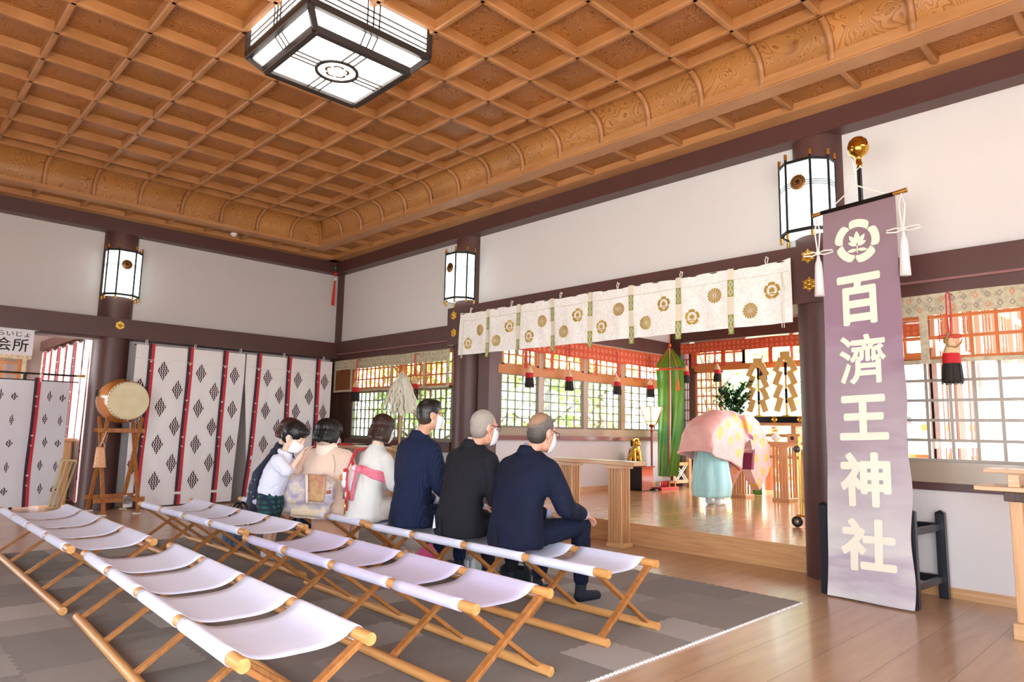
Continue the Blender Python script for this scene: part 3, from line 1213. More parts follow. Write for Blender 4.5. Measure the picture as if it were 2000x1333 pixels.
# ------------------------------------------------------------------ drum on its stand
stand_w = grain_wood('drum_stand_wood', '#b8743a', '#8f5424', axis=2, rough=0.4)
ds = empty('drum_stand', 'wooden scissor stand under the taiko drum, on white foot pads', 'stand', (-10.85, 2.80, 0.0))
for y in (-0.20, 0.225):
    MB().bar((0.345, y + 0.02, 0.015), (-0.20, y - 0.01, 1.32), 0.048, 0.03, up=(1, 0, 0), bev=0.004).build('leg', stand_w, ds)
    MB().bar((-0.325, y - 0.02, 0.015), (0.17, y + 0.012, 1.32), 0.048, 0.03, up=(1, 0, 0), bev=0.004).build('leg', stand_w, ds)
for (x, z, a) in ((-0.12, 1.13, 0.28), (0.10, 1.13, 0.28), (-0.255, 0.20, 0.30), (0.27, 0.19, 0.30)):
    MB().box((x - 0.012, -a, z - 0.03), (x + 0.012, a + 0.03, z + 0.03), bev=0.004).build('crossbar', stand_w, ds)
for y in (-0.20, 0.225):
    for x in (-0.325, 0.345):
        MB().box((x - 0.05, y - 0.045, 0.0), (x + 0.05, y + 0.045, 0.014), bev=0.004).build('foot_pad', cream_cloth, ds)
k_ = MB()
for q in range(3):
    k_.tube([(0.295 + 0.015 * cos(a * .5), 0.10 + 0.05 * sin(a * 1.3 + q), 0.19 + 0.05 * cos(a * 0.9 + q * 2)) for a in [i * 0.5 for i in range(14)]], 0.007, 6)
k_.build('knotted_rope', mat('rope_two_tone', '#c8c8c8', rough=0.8, color2='#20242c', vscale=60), ds)

dr = empty('taiko_drum', 'round taiko drum with cream skin and brown body on the stand', 'drum', (-10.875, 2.815, 1.545), rot=(0, 0, radians(4)))
XM = Matrix(((0, 0, 1, 0), (1, 0, 0, 0), (0, 1, 0, 0), (0, 0, 0, 1)))
prof = [(0.255 + 0.065 * cos(pi * (t - 0.5)) ** 1.0, -0.27 + 0.54 * t) for t in [i / 14 for i in range(15)]]
MB().lathe(prof, 48, XM).build('body', mat('drum_brown', '#b8702e', rough=0.15, coat=0.6, var=0.2, vscale=4), dr)
for s in (1, -1):
    sk = MB()
    sk.lathe([(0.0001, 0.285 * s), (0.20, 0.285 * s), (0.248, 0.282 * s), (0.262, 0.27 * s), (0.270, 0.24 * s), (0.272, 0.225 * s)], 48, XM)
    sko = sk.build('skin', mat('drum_skin', '#e8d9b4', rough=0.55, color2='#ddcba0', vscale=4), dr)
    tk = MB()
    for i in range(72):
        a = 2 * pi * i / 72
        rr = 0.262 + (0.006 if i % 2 else -0.002)
        tk.ell((0.270 * s - (0.0 if i % 2 else 0.012) * s, rr * cos(a), rr * sin(a)), 0.0075, 8)
    tk.build('tack_ring', black, sko)
hr = MB()
hr.tube([(-0.05 + 0.04 * cos(a), -0.325 + 0.012 * cos(2 * a), 0.09 + 0.04 * sin(a)) for a in [i * 2 * pi / 14 for i in range(14)]], 0.009, 8, closed=True)
hr.ell((-0.05, -0.315, 0.125), 0.016)
hr.build('ring_handle', black, dr)
mb_ = empty('mallet_bag', 'orange patterned mallet bag hanging from the drum stand', 'bag', (-10.74, 2.565, 0.0))
bagm = mat('orange_print', '#e08a60', rough=0.8, color2='#f0d2ac', vscale=70)
bg = MB()
bg.grid(lambda u, v: ((0.035 + 0.012 * v) * cos(2 * pi * u), (0.052 + 0.025 * v) * sin(2 * pi * u) + 0.01 * v, 0.90 - 0.27 * v), 20, 8, wrap_u=True)
bg.build('pouch', bagm, mb_)
MB().box((-0.044, -0.065, 0.626), (0.044, 0.085, 0.634), bev=0.003).build('pouch_base', bagm, mb_)
for q in (-0.02, 0.025):
    MB().cyl((0, q, 0.80), (-0.01, q + 0.05, 1.08), 0.011, 0.011, 10).build('mallet_handle', stand_w, mb_)
MB().tube([(0.03, -0.03, 0.9), (0.03, 0.02, 1.0), (0.02, 0.05, 1.12)], 0.004, 6).tube([(0.03, 0.05, 0.9), (0.03, 0.01, 0.99), (0.02, 0.05, 1.12)], 0.004, 6).build('string', cream_cloth, mb_)

# ------------------------------------------------------------------ crests
def arc_petal(cx, cy, r0, r1, a0, a1, n=10, rnd_=0.25):
    """thick arc with rounded corners"""
    pts = []
    for i in range(n + 1):
        t = i / n
        a = a0 + (a1 - a0) * t
        e = min(t, 1 - t) / rnd_
        k = sqrt(max(0, 1 - (1 - min(e, 1)) ** 2))
        pts.append((cx + (r0 + (r1 - r0) * (0.35 + 0.65 * k)) * cos(a), cy + (r0 + (r1 - r0) * (0.35 + 0.65 * k)) * sin(a)))
    for i in range(n + 1):
        a = a1 + (a0 - a1) * i / n
        pts.append((cx + r0 * cos(a), cy + r0 * sin(a)))
    return pts


def leafp(cx, cy, ang, L, w, n=8):
    pts = []
    for s in (1, -1):
        for i in range(n + 1 if s == 1 else n):
            t = i / n if s == 1 else 1 - i / n
            x = L * t
            y = s * w * sin(pi * t) ** 0.8 * (1 - 0.25 * t)
            pts.append((cx + x * cos(ang) - y * sin(ang), cy + x * sin(ang) + y * cos(ang)))
    return pts


def flower_crest(R, tilt=0.0):
    """ring of five broad petals round a blossom with two leaves"""
    out = []
    for k in range(5):
        a = pi / 2 + k * 2 * pi / 5 + tilt
        out.append(arc_petal(0, 0, 0.64 * R, R, a - 0.60, a + 0.60))
    for dx, dy, an, L, w in ((0, -0.12, pi / 2, 0.58, 0.15), (-0.03, -0.16, pi / 2 + 0.62, 0.55, 0.12), (0.03, -0.16, pi / 2 - 0.62, 0.55, 0.12),
                             (-0.02, -0.2, pi / 2 + 1.15, 0.42, 0.10), (0.02, -0.2, pi / 2 - 1.15, 0.42, 0.10),
                             (0.0, -0.38, pi + 0.12, 0.46, 0.09), (0.0, -0.38, -0.12, 0.46, 0.09)):
        out.append([(x, y) for x, y in leafp(dx * R, dy * R, an, L * R, w * R)])
    out.append([(-0.02 * R, -0.55 * R), (0.02 * R, -0.55 * R), (0.025 * R, -0.2 * R), (-0.025 * R, -0.2 * R)])
    return out


def chrys(R, n=16):
    out = []
    for k in range(n):
        a = 2 * pi * k / n
        h = pi / n * 0.82
        p = [(0.16 * R * cos(a - h * .5), 0.16 * R * sin(a - h * .5))]
        for t in range(6):
            b = a - h + 2 * h * t / 5
            e = 1 - 0.10 * abs(t - 2.5) / 2.5
            p.append((R * e * cos(b), R * e * sin(b)))
        p.append((0.16 * R * cos(a + h * .5), 0.16 * R * sin(a + h * .5)))
        out.append(p)
    out.append([(0.10 * R * cos(2 * pi * i / 10), 0.10 * R * sin(2 * pi * i / 10)) for i in range(10)])
    return out


# ------------------------------------------------------------------ white brocade curtain across the opening
brocade = mat('white_brocade', '#fbf8f5', rough=0.55, color2='#ece6e1', vscale=38, bump=0.25, bscale=70, sheen=0.4)
gold_print = mat('gold_print', '#c9a64c', rough=0.35, metal=0.6)
green_tab = mat('green_pattern', '#8f9440', rough=0.7)
cream_tab = mat('cream_band', '#e4d8c4', rough=0.8)
NX0, NX1, NZ1, NZ0 = -7.50, -2.69, 2.883, 2.288


def nf(u, v, d=0.0):
    t = (NZ1 - v) / 0.6
    return (u, 6.195 - d - 0.012 * sin(u * 9.0) * t - 0.006 * sin(u * 27 + v * 6), v)


no = empty('brocade_curtain', 'white brocade curtain with gold crests across the altar opening', 'curtain')
m_ = MB()


def noren_fn(u, v):
    x = NX0 + (NX1 - NX0) * u
    z = NZ1 + (NZ0 - NZ1) * v
    if v < 0.25:
        e = max(0, 1 - abs(u - 0.0) / 0.02) + max(0, 1 - abs(1 - u) / 0.02)
        z += 0.015 * e
    z -= 0.012 * (sin((x + 7.5) * pi / 0.80) ** 2) * (1 - v)
    x += 0.02 * (v - 0.3) * (-1 if u < 0.5 else 0.2) * (1 if (u < 0.03 or u > 0.97) else 0)
    return nf(x, z)


m_.grid(noren_fn, 160, 16)
m_.m = 1
for pl, crs in ((((-7.309, 2.444), (-6.48, 2.609), (-6.098, 2.441), (-5.292, 2.632), (-4.93, 2.456), (-4.08, 2.623), (-3.742, 2.445), (-2.881, 2.612)), 1),
                (((-7.063, 2.611), (-6.719, 2.436), (-5.88, 2.617), (-5.51, 2.452), (-4.679, 2.632), (-4.322, 2.444), (-3.479, 2.638), (-3.103, 2.442)), 0)):
    for (x, z) in pl:
        for p in (flower_crest(0.083) if crs else chrys(0.080)):
            m_.add([nf(x + a, z + b, 0.004) for a, b in p], [tuple(range(len(p)))], None, False)
m_.build('brocade_cloth', [brocade, gold_print], no)
for i, x in enumerate((-6.893, -6.30, -5.70, -5.10, -4.504, -3.897, -3.296)):
    m_ = MB()
    for (za, zb, mm) in ((NZ1 + 0.002, 2.775, 0), (2.775, 2.60, 1), (2.60, 2.42, 0), (2.42, 2.225, 1)):
        m_.m = mm
        m_.grid(lambda u, v: nf(x + (u - 0.5) * 0.062, za + (zb - za) * v, 0.010), 2, 6)
        if mm == 1:
            m_.m = 0
            h = (za - zb)
            for c in (0.28, 0.72):
                zc = za - h * c
                for q in (1.0, 0.5):
                    for s in (-1, 1):
                        for g in (-1, 1):
                            pts = [(0, h * .24 * q * g), (s * 0.026 * q, 0), (s * 0.020 * q, 0), (0, h * .18 * q * g)]
                            m_.add([nf(x + a, zc + b, 0.012) for a, b in pts], [(0, 1, 2, 3)], None, False)
    m_.build('ribbon', [cream_tab, green_tab], no)
m_ = MB()
m_.tube([nf(NX0 + 0.02 + (NX1 - NX0 - 0.04) * k / 120, 2.775 - 0.012 * abs(sin(k * pi * 4 / 60)), 0.016) for k in range(121)], 0.004, 6)
m_.build('cord', cream_cloth, no)
for x in (-7.42, -2.78):
    m_ = MB()
    for d in (0.0, 0.022):
        m_.tube([nf(x, 2.77, 0.016), nf(x + 0.005 + d, 2.62, 0.018), nf(x - 0.004 + d, 2.45, 0.02), nf(x + d, 2.24, 0.02)], 0.004, 6)
    m_.build('hanging_cord', cream_cloth, no)
for x in (-7.273, -6.445, -5.575, -4.70, -3.869, -2.93):
    m_ = MB()
    m_.tube([(x, 6.19, 2.87), (x - 0.015, 6.20, 2.92), (x, 6.215, 2.95), (x + 0.018, 6.20, 2.93), (x + 0.012, 6.19, 2.88)], 0.005, 6)
    m_.cyl((x, 6.19, 2.945), (x, 6.236, 2.945), 0.006, 0.006, 8)
    m_.build('tie_hook', cream_cloth, no)
MB().cyl((NX0, 6.205, 2.875), (NX1, 6.205, 2.875), 0.008, 0.008, 8).build('rod', beam_m, no)


# ------------------------------------------------------------------ gold rosettes on the beams
def rosette(loc, rz, label):
    r = empty('gold_rosette', label, 'ornament', loc, rz, 'gold nail-cover rosettes on the beams')
    m_ = MB()
    pts = []
    for k in range(12):
        a = pi / 6 * k + pi / 2
        R = 0.066 if k % 2 == 0 else 0.052
        pts.append((R * cos(a), R * sin(a)))
    F_ = Matrix(((1, 0, 0, 0), (0, 0, -1, 0), (0, 1, 0, 0), (0, 0, 0, 1)))
    m_.poly(pts, 0.006, F_)
    for k in range(6):
        a = pi / 3 * k + pi / 2
        m_.ell((0.04 * cos(a), -0.008, 0.04 * sin(a)), (0.016, 0.006, 0.016), 10)
        m_.ell((0.062 * cos(a), -0.006, 0.062 * sin(a)), (0.007, 0.005, 0.007), 8)
    m_.build('petal_plate', gold, r)
    MB().lathe([(0.026, 0.0), (0.024, 0.012), (0.014, 0.022), (0.0001, 0.025)], 16, F_).build('boss', gold, r)
    return r


rosette((-7.69, 6.233, 2.885), 0, 'upper gold rosette on the beam by the curtain\'s left end')
rosette((-7.68, 6.233, 2.63), 0, 'lower gold rosette on the beam by the curtain\'s left end')
rosette((-2.545, 6.233, 2.895), 0, 'upper gold rosette on the beam left of the purple banner')
rosette((-2.54, 6.233, 2.63), 0, 'lower gold rosette on the beam left of the purple banner')
rosette((-11.198, 2.775, 2.66), radians(90), 'single gold rosette on the left wall beam above the drum')

# ------------------------------------------------------------------ wall lanterns
paper_lit = mat('lit_paper', '#f6fbfa', rough=0.6, emit=2.0, emit_color='#eafffb')
lamp_black = mat('lamp_frame_black', '#101214', rough=0.35)
brass = mat('brass_cap', '#d8a04c', rough=0.25, metal=0.9)
bronze = mat('bronze_crest', '#9a6c34', rough=0.4, metal=0.7)


def wall_lantern(loc, rz, label, crest_side=-1):
    """local -y faces the room; origin on the column's face at the lantern's foot"""
    t = empty('wall_lantern', label, 'lantern', loc, rz, 'white paper wall lanterns on the columns')
    P = [(-0.228, 0.0), (-0.228, -0.15), (-0.113, -0.27), (0.113, -0.27), (0.228, -0.15), (0.228, 0.0)]
    H = 0.68
    m_ = MB()
    for (a, b) in zip(P[:-1], P[1:]):
        m_.add([(a[0], a[1], 0.02), (b[0], b[1], 0.02), (b[0], b[1], H - 0.02), (a[0], a[1], H - 0.02)], [(0, 1, 2, 3)], None, False)
    Q = [(x * 0.9, y * 0.92) for x, y in P]
    m_.add([(x, y, 0.0) for x, y in Q], [tuple(range(6))], None, False)
    m_.build('paper_pane', paper_lit, t)
    f = MB()
    for z in (0.012, H - 0.012):
        for (a, b) in zip(P[:-1], P[1:]):
            f.bar((a[0], a[1], z), (b[0], b[1], z), 0.022, 0.026)
    for (a, b) in zip(P[:-1], P[1:]):
        for z in (0.425, 0.445, 0.465):
            f.bar((a[0] * 1.01, a[1] * 1.01, z), (b[0] * 1.01, b[1] * 1.01, z), 0.0065, 0.0065)
    for x in (-0.03, 0.0, 0.03):
        f.box((x - 0.002, -0.276, 0.36), (x + 0.002, -0.272, 0.56))
    f.build('lattice_bar', lamp_black, t)
    for (x, y) in P:
        fp = MB().cyl((x, y, -0.02), (x, y, H + 0.02), 0.012, 0.012, 10).build('frame_post', lamp_black, t)
        MB().cyl((x, y, H + 0.02), (x, y, H + 0.075), 0.014, 0.014, 10).build('brass_cap', brass, fp)
        MB().cyl((x, y, -0.065), (x, y, -0.01), 0.014, 0.014, 10).build('brass_cap', brass, fp)
    F_ = Matrix(((1, 0, 0, 0), (0, 0, -1, -0.277), (0, 1, 0, 0.46), (0, 0, 0, 1)))
    c = MB()
    c.lathe([(0.0001, 0.0), (0.070, 0.0), (0.072, 0.004), (0.066, 0.008), (0.0001, 0.006)], 32, F_)
    c.m = 1
    for p in flower_crest(0.060):
        pass
    ring = []
    for p in flower_crest(0.058)[5:]:
        c.add([F_ @ Vector((x, y + 0.004, 0.010)) for x, y in p], [tuple(range(len(p)))], None, False)
    c.lathe([(0.045, 0.0085), (0.048, 0.0105), (0.051, 0.0085)], 24, F_)
    c.build('crest', [bronze, lamp_black], t)
    MB().box((-0.07, 0.0, 0.05), (0.07, 0.07, 0.62)).build('back_plate', lamp_black, t)
    return t


wall_lantern((-2.55, 6.355, 3.105), 0, 'largest wall lantern, on the column next to the purple banner')
wall_lantern((-7.62, 6.355, 3.105), 0, 'wall lantern on the column left of the brocade curtain')
wall_lantern((-11.325, 2.755, 3.09), radians(90), 'wall lantern on the left wall column above the drum')

# ------------------------------------------------------------------ square ceiling lantern
cl = empty('ceiling_lantern', 'large square black framed ceiling lantern with lit white panels', 'lantern', (-4.99, 2.69, 4.235))
cl_lit = mat('lit_paper_strong', '#fdfdfd', rough=0.6, emit=4.0, emit_color='#fff8ee')
lf = mat('lantern_frame_brown', '#2e2624', rough=0.4)
B_, U_, Z1, Z2 = 0.43, 0.545, 0.125, 0.40
m_ = MB()
m_.add([(-B_, -B_, 0.006), (B_, -B_, 0.006), (B_, B_, 0.006), (-B_, B_, 0.006)], [(3, 2, 1, 0)], None, False)
for k in range(4):
    a = k * pi / 2
    R_ = Matrix.Rotation(a, 4, 'Z')
    m_.add([R_ @ Vector(v) for v in ((-B_, -B_, 0.006), (B_, -B_, 0.006), (U_, -U_, Z1), (-U_, -U_, Z1))], [(0, 1, 2, 3)], None, False)
    m_.add([R_ @ Vector(v) for v in ((-U_ + .008, -U_ + .008, Z1), (U_ - .008, -U_ + .008, Z1), (U_ - .008, -U_ + .008, Z2), (-U_ + .008, -U_ + .008, Z2))], [(0, 1, 2, 3)], None, False)
m_.build('lit_panel', cl_lit, cl)
for k in range(4):
    R_ = Matrix.Rotation(k * pi / 2, 4, 'Z')
    f = MB()
    for (p, q, w) in (((-B_, -B_, 0), (B_, -B_, 0), 0.06), ((-U_, -U_, Z1), (U_, -U_, Z1), 0.055), ((-U_, -U_, Z2), (U_, -U_, Z2), 0.05),
                      ((-U_, -U_, Z1), (-U_, -U_, Z2), 0.05), ((-B_, -B_, 0), (-U_, -U_, Z1), 0.045)):
        f.bar(R_ @ Vector(p), R_ @ Vector(q), w, w, up=R_ @ Vector((0.3, 1, 0.1)), bev=0.004)
    f.build('frame', lf, cl)
    g = MB()
    for x in (-0.055, 0.0, 0.055):
        g.bar(R_ @ Vector((x, -B_, -0.004)), R_ @ Vector((x, -0.17, -0.004)), 0.010, 0.010)
        g.bar(R_ @ Vector((x, -B_ - .004, 0)), R_ @ Vector((x, -U_ - .004, Z1)), 0.009, 0.009)
        g.bar(R_ @ Vector((x, -U_, Z1)), R_ @ Vector((x, -U_, Z2)), 0.010, 0.010)
    for z in (0.19, 0.24, 0.29):
        g.bar(R_ @ Vector((-U_, -U_, z)), R_ @ Vector((U_, -U_, z)), 0.010, 0.010)
    g.build('lattice_bar', lf, cl)
c = MB()
FD = Matrix(((1, 0, 0, 0), (0, -1, 0, 0), (0, 0, -1, -0.004), (0, 0, 0, 1)))
c.lathe([(0.155, -0.004), (0.157, 0.010), (0.180, 0.010), (0.182, -0.004)], 48, FD)
c.m = 1
for k in range(5):
    a = pi / 2 + k * 2 * pi / 5
    p = arc_petal(0.050 * cos(a), 0.050 * sin(a), 0.034, 0.056, a - 1.3, a + 1.3, 10)
    c.add([FD @ Vector((x, y, 0.004)) for x, y in p], [tuple(range(len(p)))], None, False)
c.build('crest_ring', [lf, bronze], cl)
MB().box((-0.5, -0.5, Z2), (0.5, 0.5, Z2 + 0.02)).build('top_plate', lf, cl)

# ------------------------------------------------------------------ bead and tassel drop in the corner
cp = empty('corner_tassel', 'beaded drop with green, red and white balls and red tassel in the corner', 'tassel', (-11.13, 6.20, 4.25))
MB().cyl((0, 0, -0.82), (0, 0, 0.0), 0.004, 0.004, 6).build('cord', red_m, cp)
for z, cc, nm in ((-0.115, '#0f6a4a', 'bead'), (-0.22, '#c4281c', 'bead'), (-0.322, '#e8e4e0', 'bead')):
    MB().ell((0, 0, z), 0.034, 18).build(nm, mat('bead_' + cc, cc, rough=0.2), cp)
m_ = MB()
r8 = random.Random(3)
for k in range(26):
    a = r8.random() * 6.28; q = r8.random() * 0.02
    m_.tube([(q * .6 * cos(a), q * .6 * sin(a), -0.36), (q * 1.2 * cos(a), q * 1.2 * sin(a) - 0.006, -0.6), (q * 1.6 * cos(a), q * 1.6 * sin(a) - 0.012, -0.81)], 0.008, 5)
m_.build('tassel', mat('tassel_orange_red', '#d83218', rough=0.7), cp)

# ------------------------------------------------------------------ bamboo blinds
bl_mix = bpy.data.materials.new('bamboo_screen')
bl_mix.use_nodes = True
nt = bl_mix.node_tree
pb = nt.nodes['Principled BSDF']
pb.inputs['Base Color'].default_value = hexc('#c8763a')
pb.inputs['Roughness'].default_value = 0.6
tcn = nt.nodes.new('ShaderNodeTexCoord'); spn = nt.nodes.new('ShaderNodeSeparateXYZ')
mm1 = nt.nodes.new('ShaderNodeMath'); mm1.operation = 'MULTIPLY'; mm1.inputs[1].default_value = 160
mm2 = nt.nodes.new('ShaderNodeMath'); mm2.operation = 'FRACT'
mm3 = nt.nodes.new('ShaderNodeMath'); mm3.operation = 'LESS_THAN'; mm3.inputs[1].default_value = 0.30
trn = nt.nodes.new('ShaderNodeBsdfTransparent'); mxn = nt.nodes.new('ShaderNodeMixShader')
trn.inputs[0].default_value = (1.0, 0.86, 0.78, 1)
nt.links.new(tcn.outputs['Object'], spn.inputs[0]); nt.links.new(spn.outputs['Z'], mm1.inputs[0])
nt.links.new(mm1.outputs[0], mm2.inputs[0]); nt.links.new(mm2.outputs[0], mm3.inputs[0])
nt.links.new(mm3.outputs[0], mxn.inputs[0]); nt.links.new(trn.outputs[0], mxn.inputs[1]); nt.links.new(pb.outputs[0], mxn.inputs[2])
nt.links.new(mxn.outputs[0], nt.nodes['Material Output'].inputs[0])
trim_cloth = mat('blind_brocade', '#c9bfa2', rough=0.75, color2='#a99f86', vscale=26)
trim_mark = mat('blind_mark_orange', '#d0835c', rough=0.75)
trim_mark2 = mat('blind_mark_grey', '#8c7f78', rough=0.75)
red_cloth = mat('red_brocade', '#cf5a38', rough=0.75, color2='#b8472a', vscale=30)
red_mark = mat('red_brocade_mark', '#e8a088', rough=0.7)


def blind(name, label, axis, plane, face, a0, a1, z1, zh, z0, strips, cloth, mark, mark2, screen=True, bottom=True, sw=0.035):
    """axis 0 runs along x; face = sign of the side that shows"""
    t = empty(name, label, 'blind', (0, 0, 0), 0, 'reed blinds with brocade edging')

    def P(u, z, d):
        return (u, plane + face * d, z) if axis == 0 else (plane + face * d, u, z)

    def quad(m_, u0, u1, za, zb, d):
        m_.grid(lambda p, q: P(u0 + (u1 - u0) * p, zb + (za - zb) * q - (0.004 * sin((u0 + (u1 - u0) * p) * 6) if zb < z1 - 0.01 else 0), d), max(2, int((u1 - u0) / 0.15)), 2, smooth=True)
    if screen:
        m_ = MB()
        quad(m_, a0, a1, z1, z0, 0.0)
        m_.build('reed_screen', bl_mix, t)
    m_ = MB()
    quad(m_, a0, a1, z1, zh, 0.008)
    m_.m = 1
    k = 0
    step = (z1 - zh) / 2.2
    u = a0 + step / 2
    while u < a1 - step * 0.4:
        for j, z in enumerate((zh + (z1 - zh) * 0.27, zh + (z1 - zh) * 0.73)):
            s = step * 0.34
            m_.m = 1 if (k + j) % 3 == 0 else 2
            for q, w in ((1.0, 0.0), (0.62, 0.0)):
                pts = [(0, s * q), (s * q * .8, 0), (0, -s * q), (-s * q * .8, 0)]
                if q == 0.62: m_.m = 0
                m_.add([P(u + a, z + b, 0.0095 + (0.001 if q < 1 else 0)) for a, b in pts], [(0, 1, 2, 3)], None, False)
        u += step; k += 1
    m_.build('header_cloth', [cloth, mark, mark2], t)
    for u in strips:
        m_ = MB()
        quad(m_, u - sw, u + sw, zh, z0, 0.008)
        m_.build('edging', [cloth], t)
    if bottom:
        m_ = MB()
        quad(m_, a0, a1, z0 + 0.03, z0 - 0.005, 0.009)
        m_.build('bottom_edging', [cloth], t)
    return t


blind('reed_blind', 'reed blind with beige brocade header in the bay beside the corner', 0, 6.30, -1, -11.14, -7.83, 2.415, 2.245, 1.855,
      (-11.11, -10.55, -9.33, -7.86, -8.45), trim_cloth, trim_mark, trim_mark2, sw=0.03)
blind('reed_blind', 'reed blind with orange-dotted beige brocade behind the banner on the right', 0, 6.34, -1, -2.2, 2.1, 2.43, 2.255, 1.86,
      (-1.66, -0.2, 1.2), trim_cloth, trim_mark, trim_mark2, sw=0.032)
blind('reed_blind', 'red brocade blind along the left windows inside the altar room', 1, IX + 0.12, 1, 6.95, 11.5, 2.72, 2.47, 2.20,
      (7.5, 8.1, 9.23, 9.85, 10.5), red_cloth, red_mark, red_mark, screen=False, bottom=False, sw=0.04)
blind('reed_blind', 'red brocade blind across the back of the altar room', 0, 11.70, -1, -7.33, -2.1, 2.99, 2.79, 2.50,
      (-7.05, -6.42, -5.5, -4.6), red_cloth, red_mark, red_mark, screen=False, bottom=False, sw=0.04)
blind('reed_blind', 'small reed blind on the far window of the side room', 1, -16.1, 1, 0.6, 2.5, 2.60, 2.42, 1.85,
      (2.4,), trim_cloth, trim_mark, trim_mark2, screen=False, bottom=False)

# ------------------------------------------------------------------ horsehair tassels on red cords
hair_m = mat('horsehair', '#2a1c16', rough=0.7, color2='#15100e', vscale=60)
cone_m = mat('tassel_cone', '#d9b98e', rough=0.6)


def hair_tassel(loc, rz, top, label, s=1.0, hook=False):
    """origin at the foot of the hair; top = height where the cord is hung"""
    t = empty('blind_tassel', label, 'tassel', loc, rz, 'horsehair tassels hanging on red cords from the blinds')
    h = top - loc[2]
    m_ = MB()
    zc = 0.37 * s
    m_.tube([(0.004, 0, zc), (0.016, 0, zc + (h - zc) * .5), (0.012, 0, h - 0.02), (0, 0, h), (-0.012, 0, h - 0.02), (-0.014, 0, zc + (h - zc) * .5), (-0.004, 0, zc)], 0.006, 8)
    m_.build('cord', red_m, t)
    m_ = MB()
    for sg in (-1, 1):
        m_.tube([(0, -0.012, zc), (sg * 0.03, -0.015, zc + 0.012), (sg * 0.075, -0.015, zc + 0.008), (sg * 0.08, -0.012, zc - 0.012), (sg * 0.04, -0.01, zc - 0.014), (0, -0.012, zc - 0.004)], 0.0055, 8)
    m_.ell((0, -0.012, zc), 0.013)
    m_.build('bow', red_m, t)
    MB().cyl((0, -0.006, h - 0.004), (0, 0.13, h - 0.004), 0.004, 0.004, 6).build('peg', black, t)
    MB().lathe([(0.014, 0.36 * s), (0.026, 0.32 * s), (0.048, 0.27 * s), (0.058, 0.225 * s)], 16).build('cone', cone_m, t)
    MB().lathe([(0.059, 0.235 * s), (0.063, 0.20 * s), (0.066, 0.155 * s)], 18).build('red_band', mat('band_red', '#c01420', rough=0.7), t)
    m_ = MB()
    m_.lathe([(0.063, 0.16 * s), (0.068, 0.08 * s), (0.072, 0.015 * s), (0.06, 0.0), (0.0001, 0.0)], 18)
    r_ = random.Random(int(abs(loc[0]) * 100))
    for k in range(40):
        a = r_.random() * 6.283
        m_.tube([(0.064 * cos(a), 0.064 * sin(a), 0.15 * s), (0.070 * cos(a), 0.070 * sin(a), 0.07 * s), ((0.070 + 0.008 * r_.random()) * cos(a), (0.070 + 0.008 * r_.random()) * sin(a), -0.012 * r_.random())], 0.0025, 4, caps=False)
    m_.build('hair', hair_m, t)
    if hook:
        m_ = MB()
        m_.tube([(0.0, -0.03, 0.40 * s), (-0.03, -0.03, 0.33 * s), (-0.005, -0.035, 0.285 * s), (0.04, -0.03, 0.28 * s), (0.075, -0.025, 0.31 * s), (0.085, -0.02, 0.345 * s)], [0.011, 0.011, 0.010, 0.009, 0.007, 0.004], 8)
        m_.build('hook', mat('horn_hook', '#9a7a4a', rough=0.5), t)
    return t


hair_tassel((-10.23, 6.20, 1.68), 0, 2.39, 'horsehair tassel on a red cord, left one by the corner window')
hair_tassel((-8.56, 6.20, 1.68), 0, 2.385, 'horsehair tassel on a red cord behind the white paper wand')
hair_tassel((-1.445, 6.2, 1.68), 0, 2.41, 'horsehair tassel with horn hook on a red cord beside the banner', hook=True)
for y, lab in ((7.53, 'first horsehair tassel from the left inside the altar room'), (8.46, 'second horsehair tassel from the left inside the altar room'),
               (9.75, 'third horsehair tassel from the left inside the altar room'), (10.76, 'horsehair tassel just left of the green silk banner')):
    hair_tassel((-7.40, y, 1.905), radians(90), 2.66, lab, 0.95)
for x, lab in ((-7.12, 'horsehair tassel just right of the green silk banner'), (-6.46, 'horsehair tassel above the leafy branch at the back'),
               (-5.58, 'horsehair tassel between the two gold paper wands')):
    hair_tassel((x, 11.55, 2.21), 0, 2.95, lab, 0.95)

# ------------------------------------------------------------------ white paper wand on a stand by the corner window
ow = empty('paper_wand', 'white paper-streamer wand standing upright before the corner window', 'ritual wand', (-8.60, 6.00, 0.95))
MB().box((-0.09, -0.09, 0.0), (0.09, 0.09, 0.03), bev=0.005).build('base', oak_m, ow)
MB().bar((0, 0, 0.03), (0, 0, 1.17), 0.028, 0.028, bev=0.004).build('stick', oak_m, ow)
m_ = MB()
r9 = random.Random(5)
for k in range(95):
    a = r9.random() * 6.283
    R = 0.04 + 0.32 * sqrt(r9.random())
    zt = 1.14 - 0.08 * r9.random()
    zb = 0.40 + 0.22 * r9.random() ** 2 + 0.12 * (R / 0.36)
    n = 7
    w = 0.017
    tx, ty = -sin(a), cos(a)
    vs = []
    for i in range(n + 1):
        t = i / n
        rr = R * (t ** 0.65)
        zz = zt + (zb - zt) * t
        jx = 0.012 * (1 if i % 2 else -1)
        c = Vector((rr * cos(a) + tx * jx, rr * sin(a) * 0.8 + ty * jx, zz))
        vs += [c + Vector((tx, ty, 0)) * w, c - Vector((tx, ty, 0)) * w]
    m_.add(vs, [(2 * i, 2 * i + 1, 2 * i + 3, 2 * i + 2) for i in range(n)], None, False)
m_.build('streamers', mat('washi_paper', '#f3eedc', rough=0.85), ow)

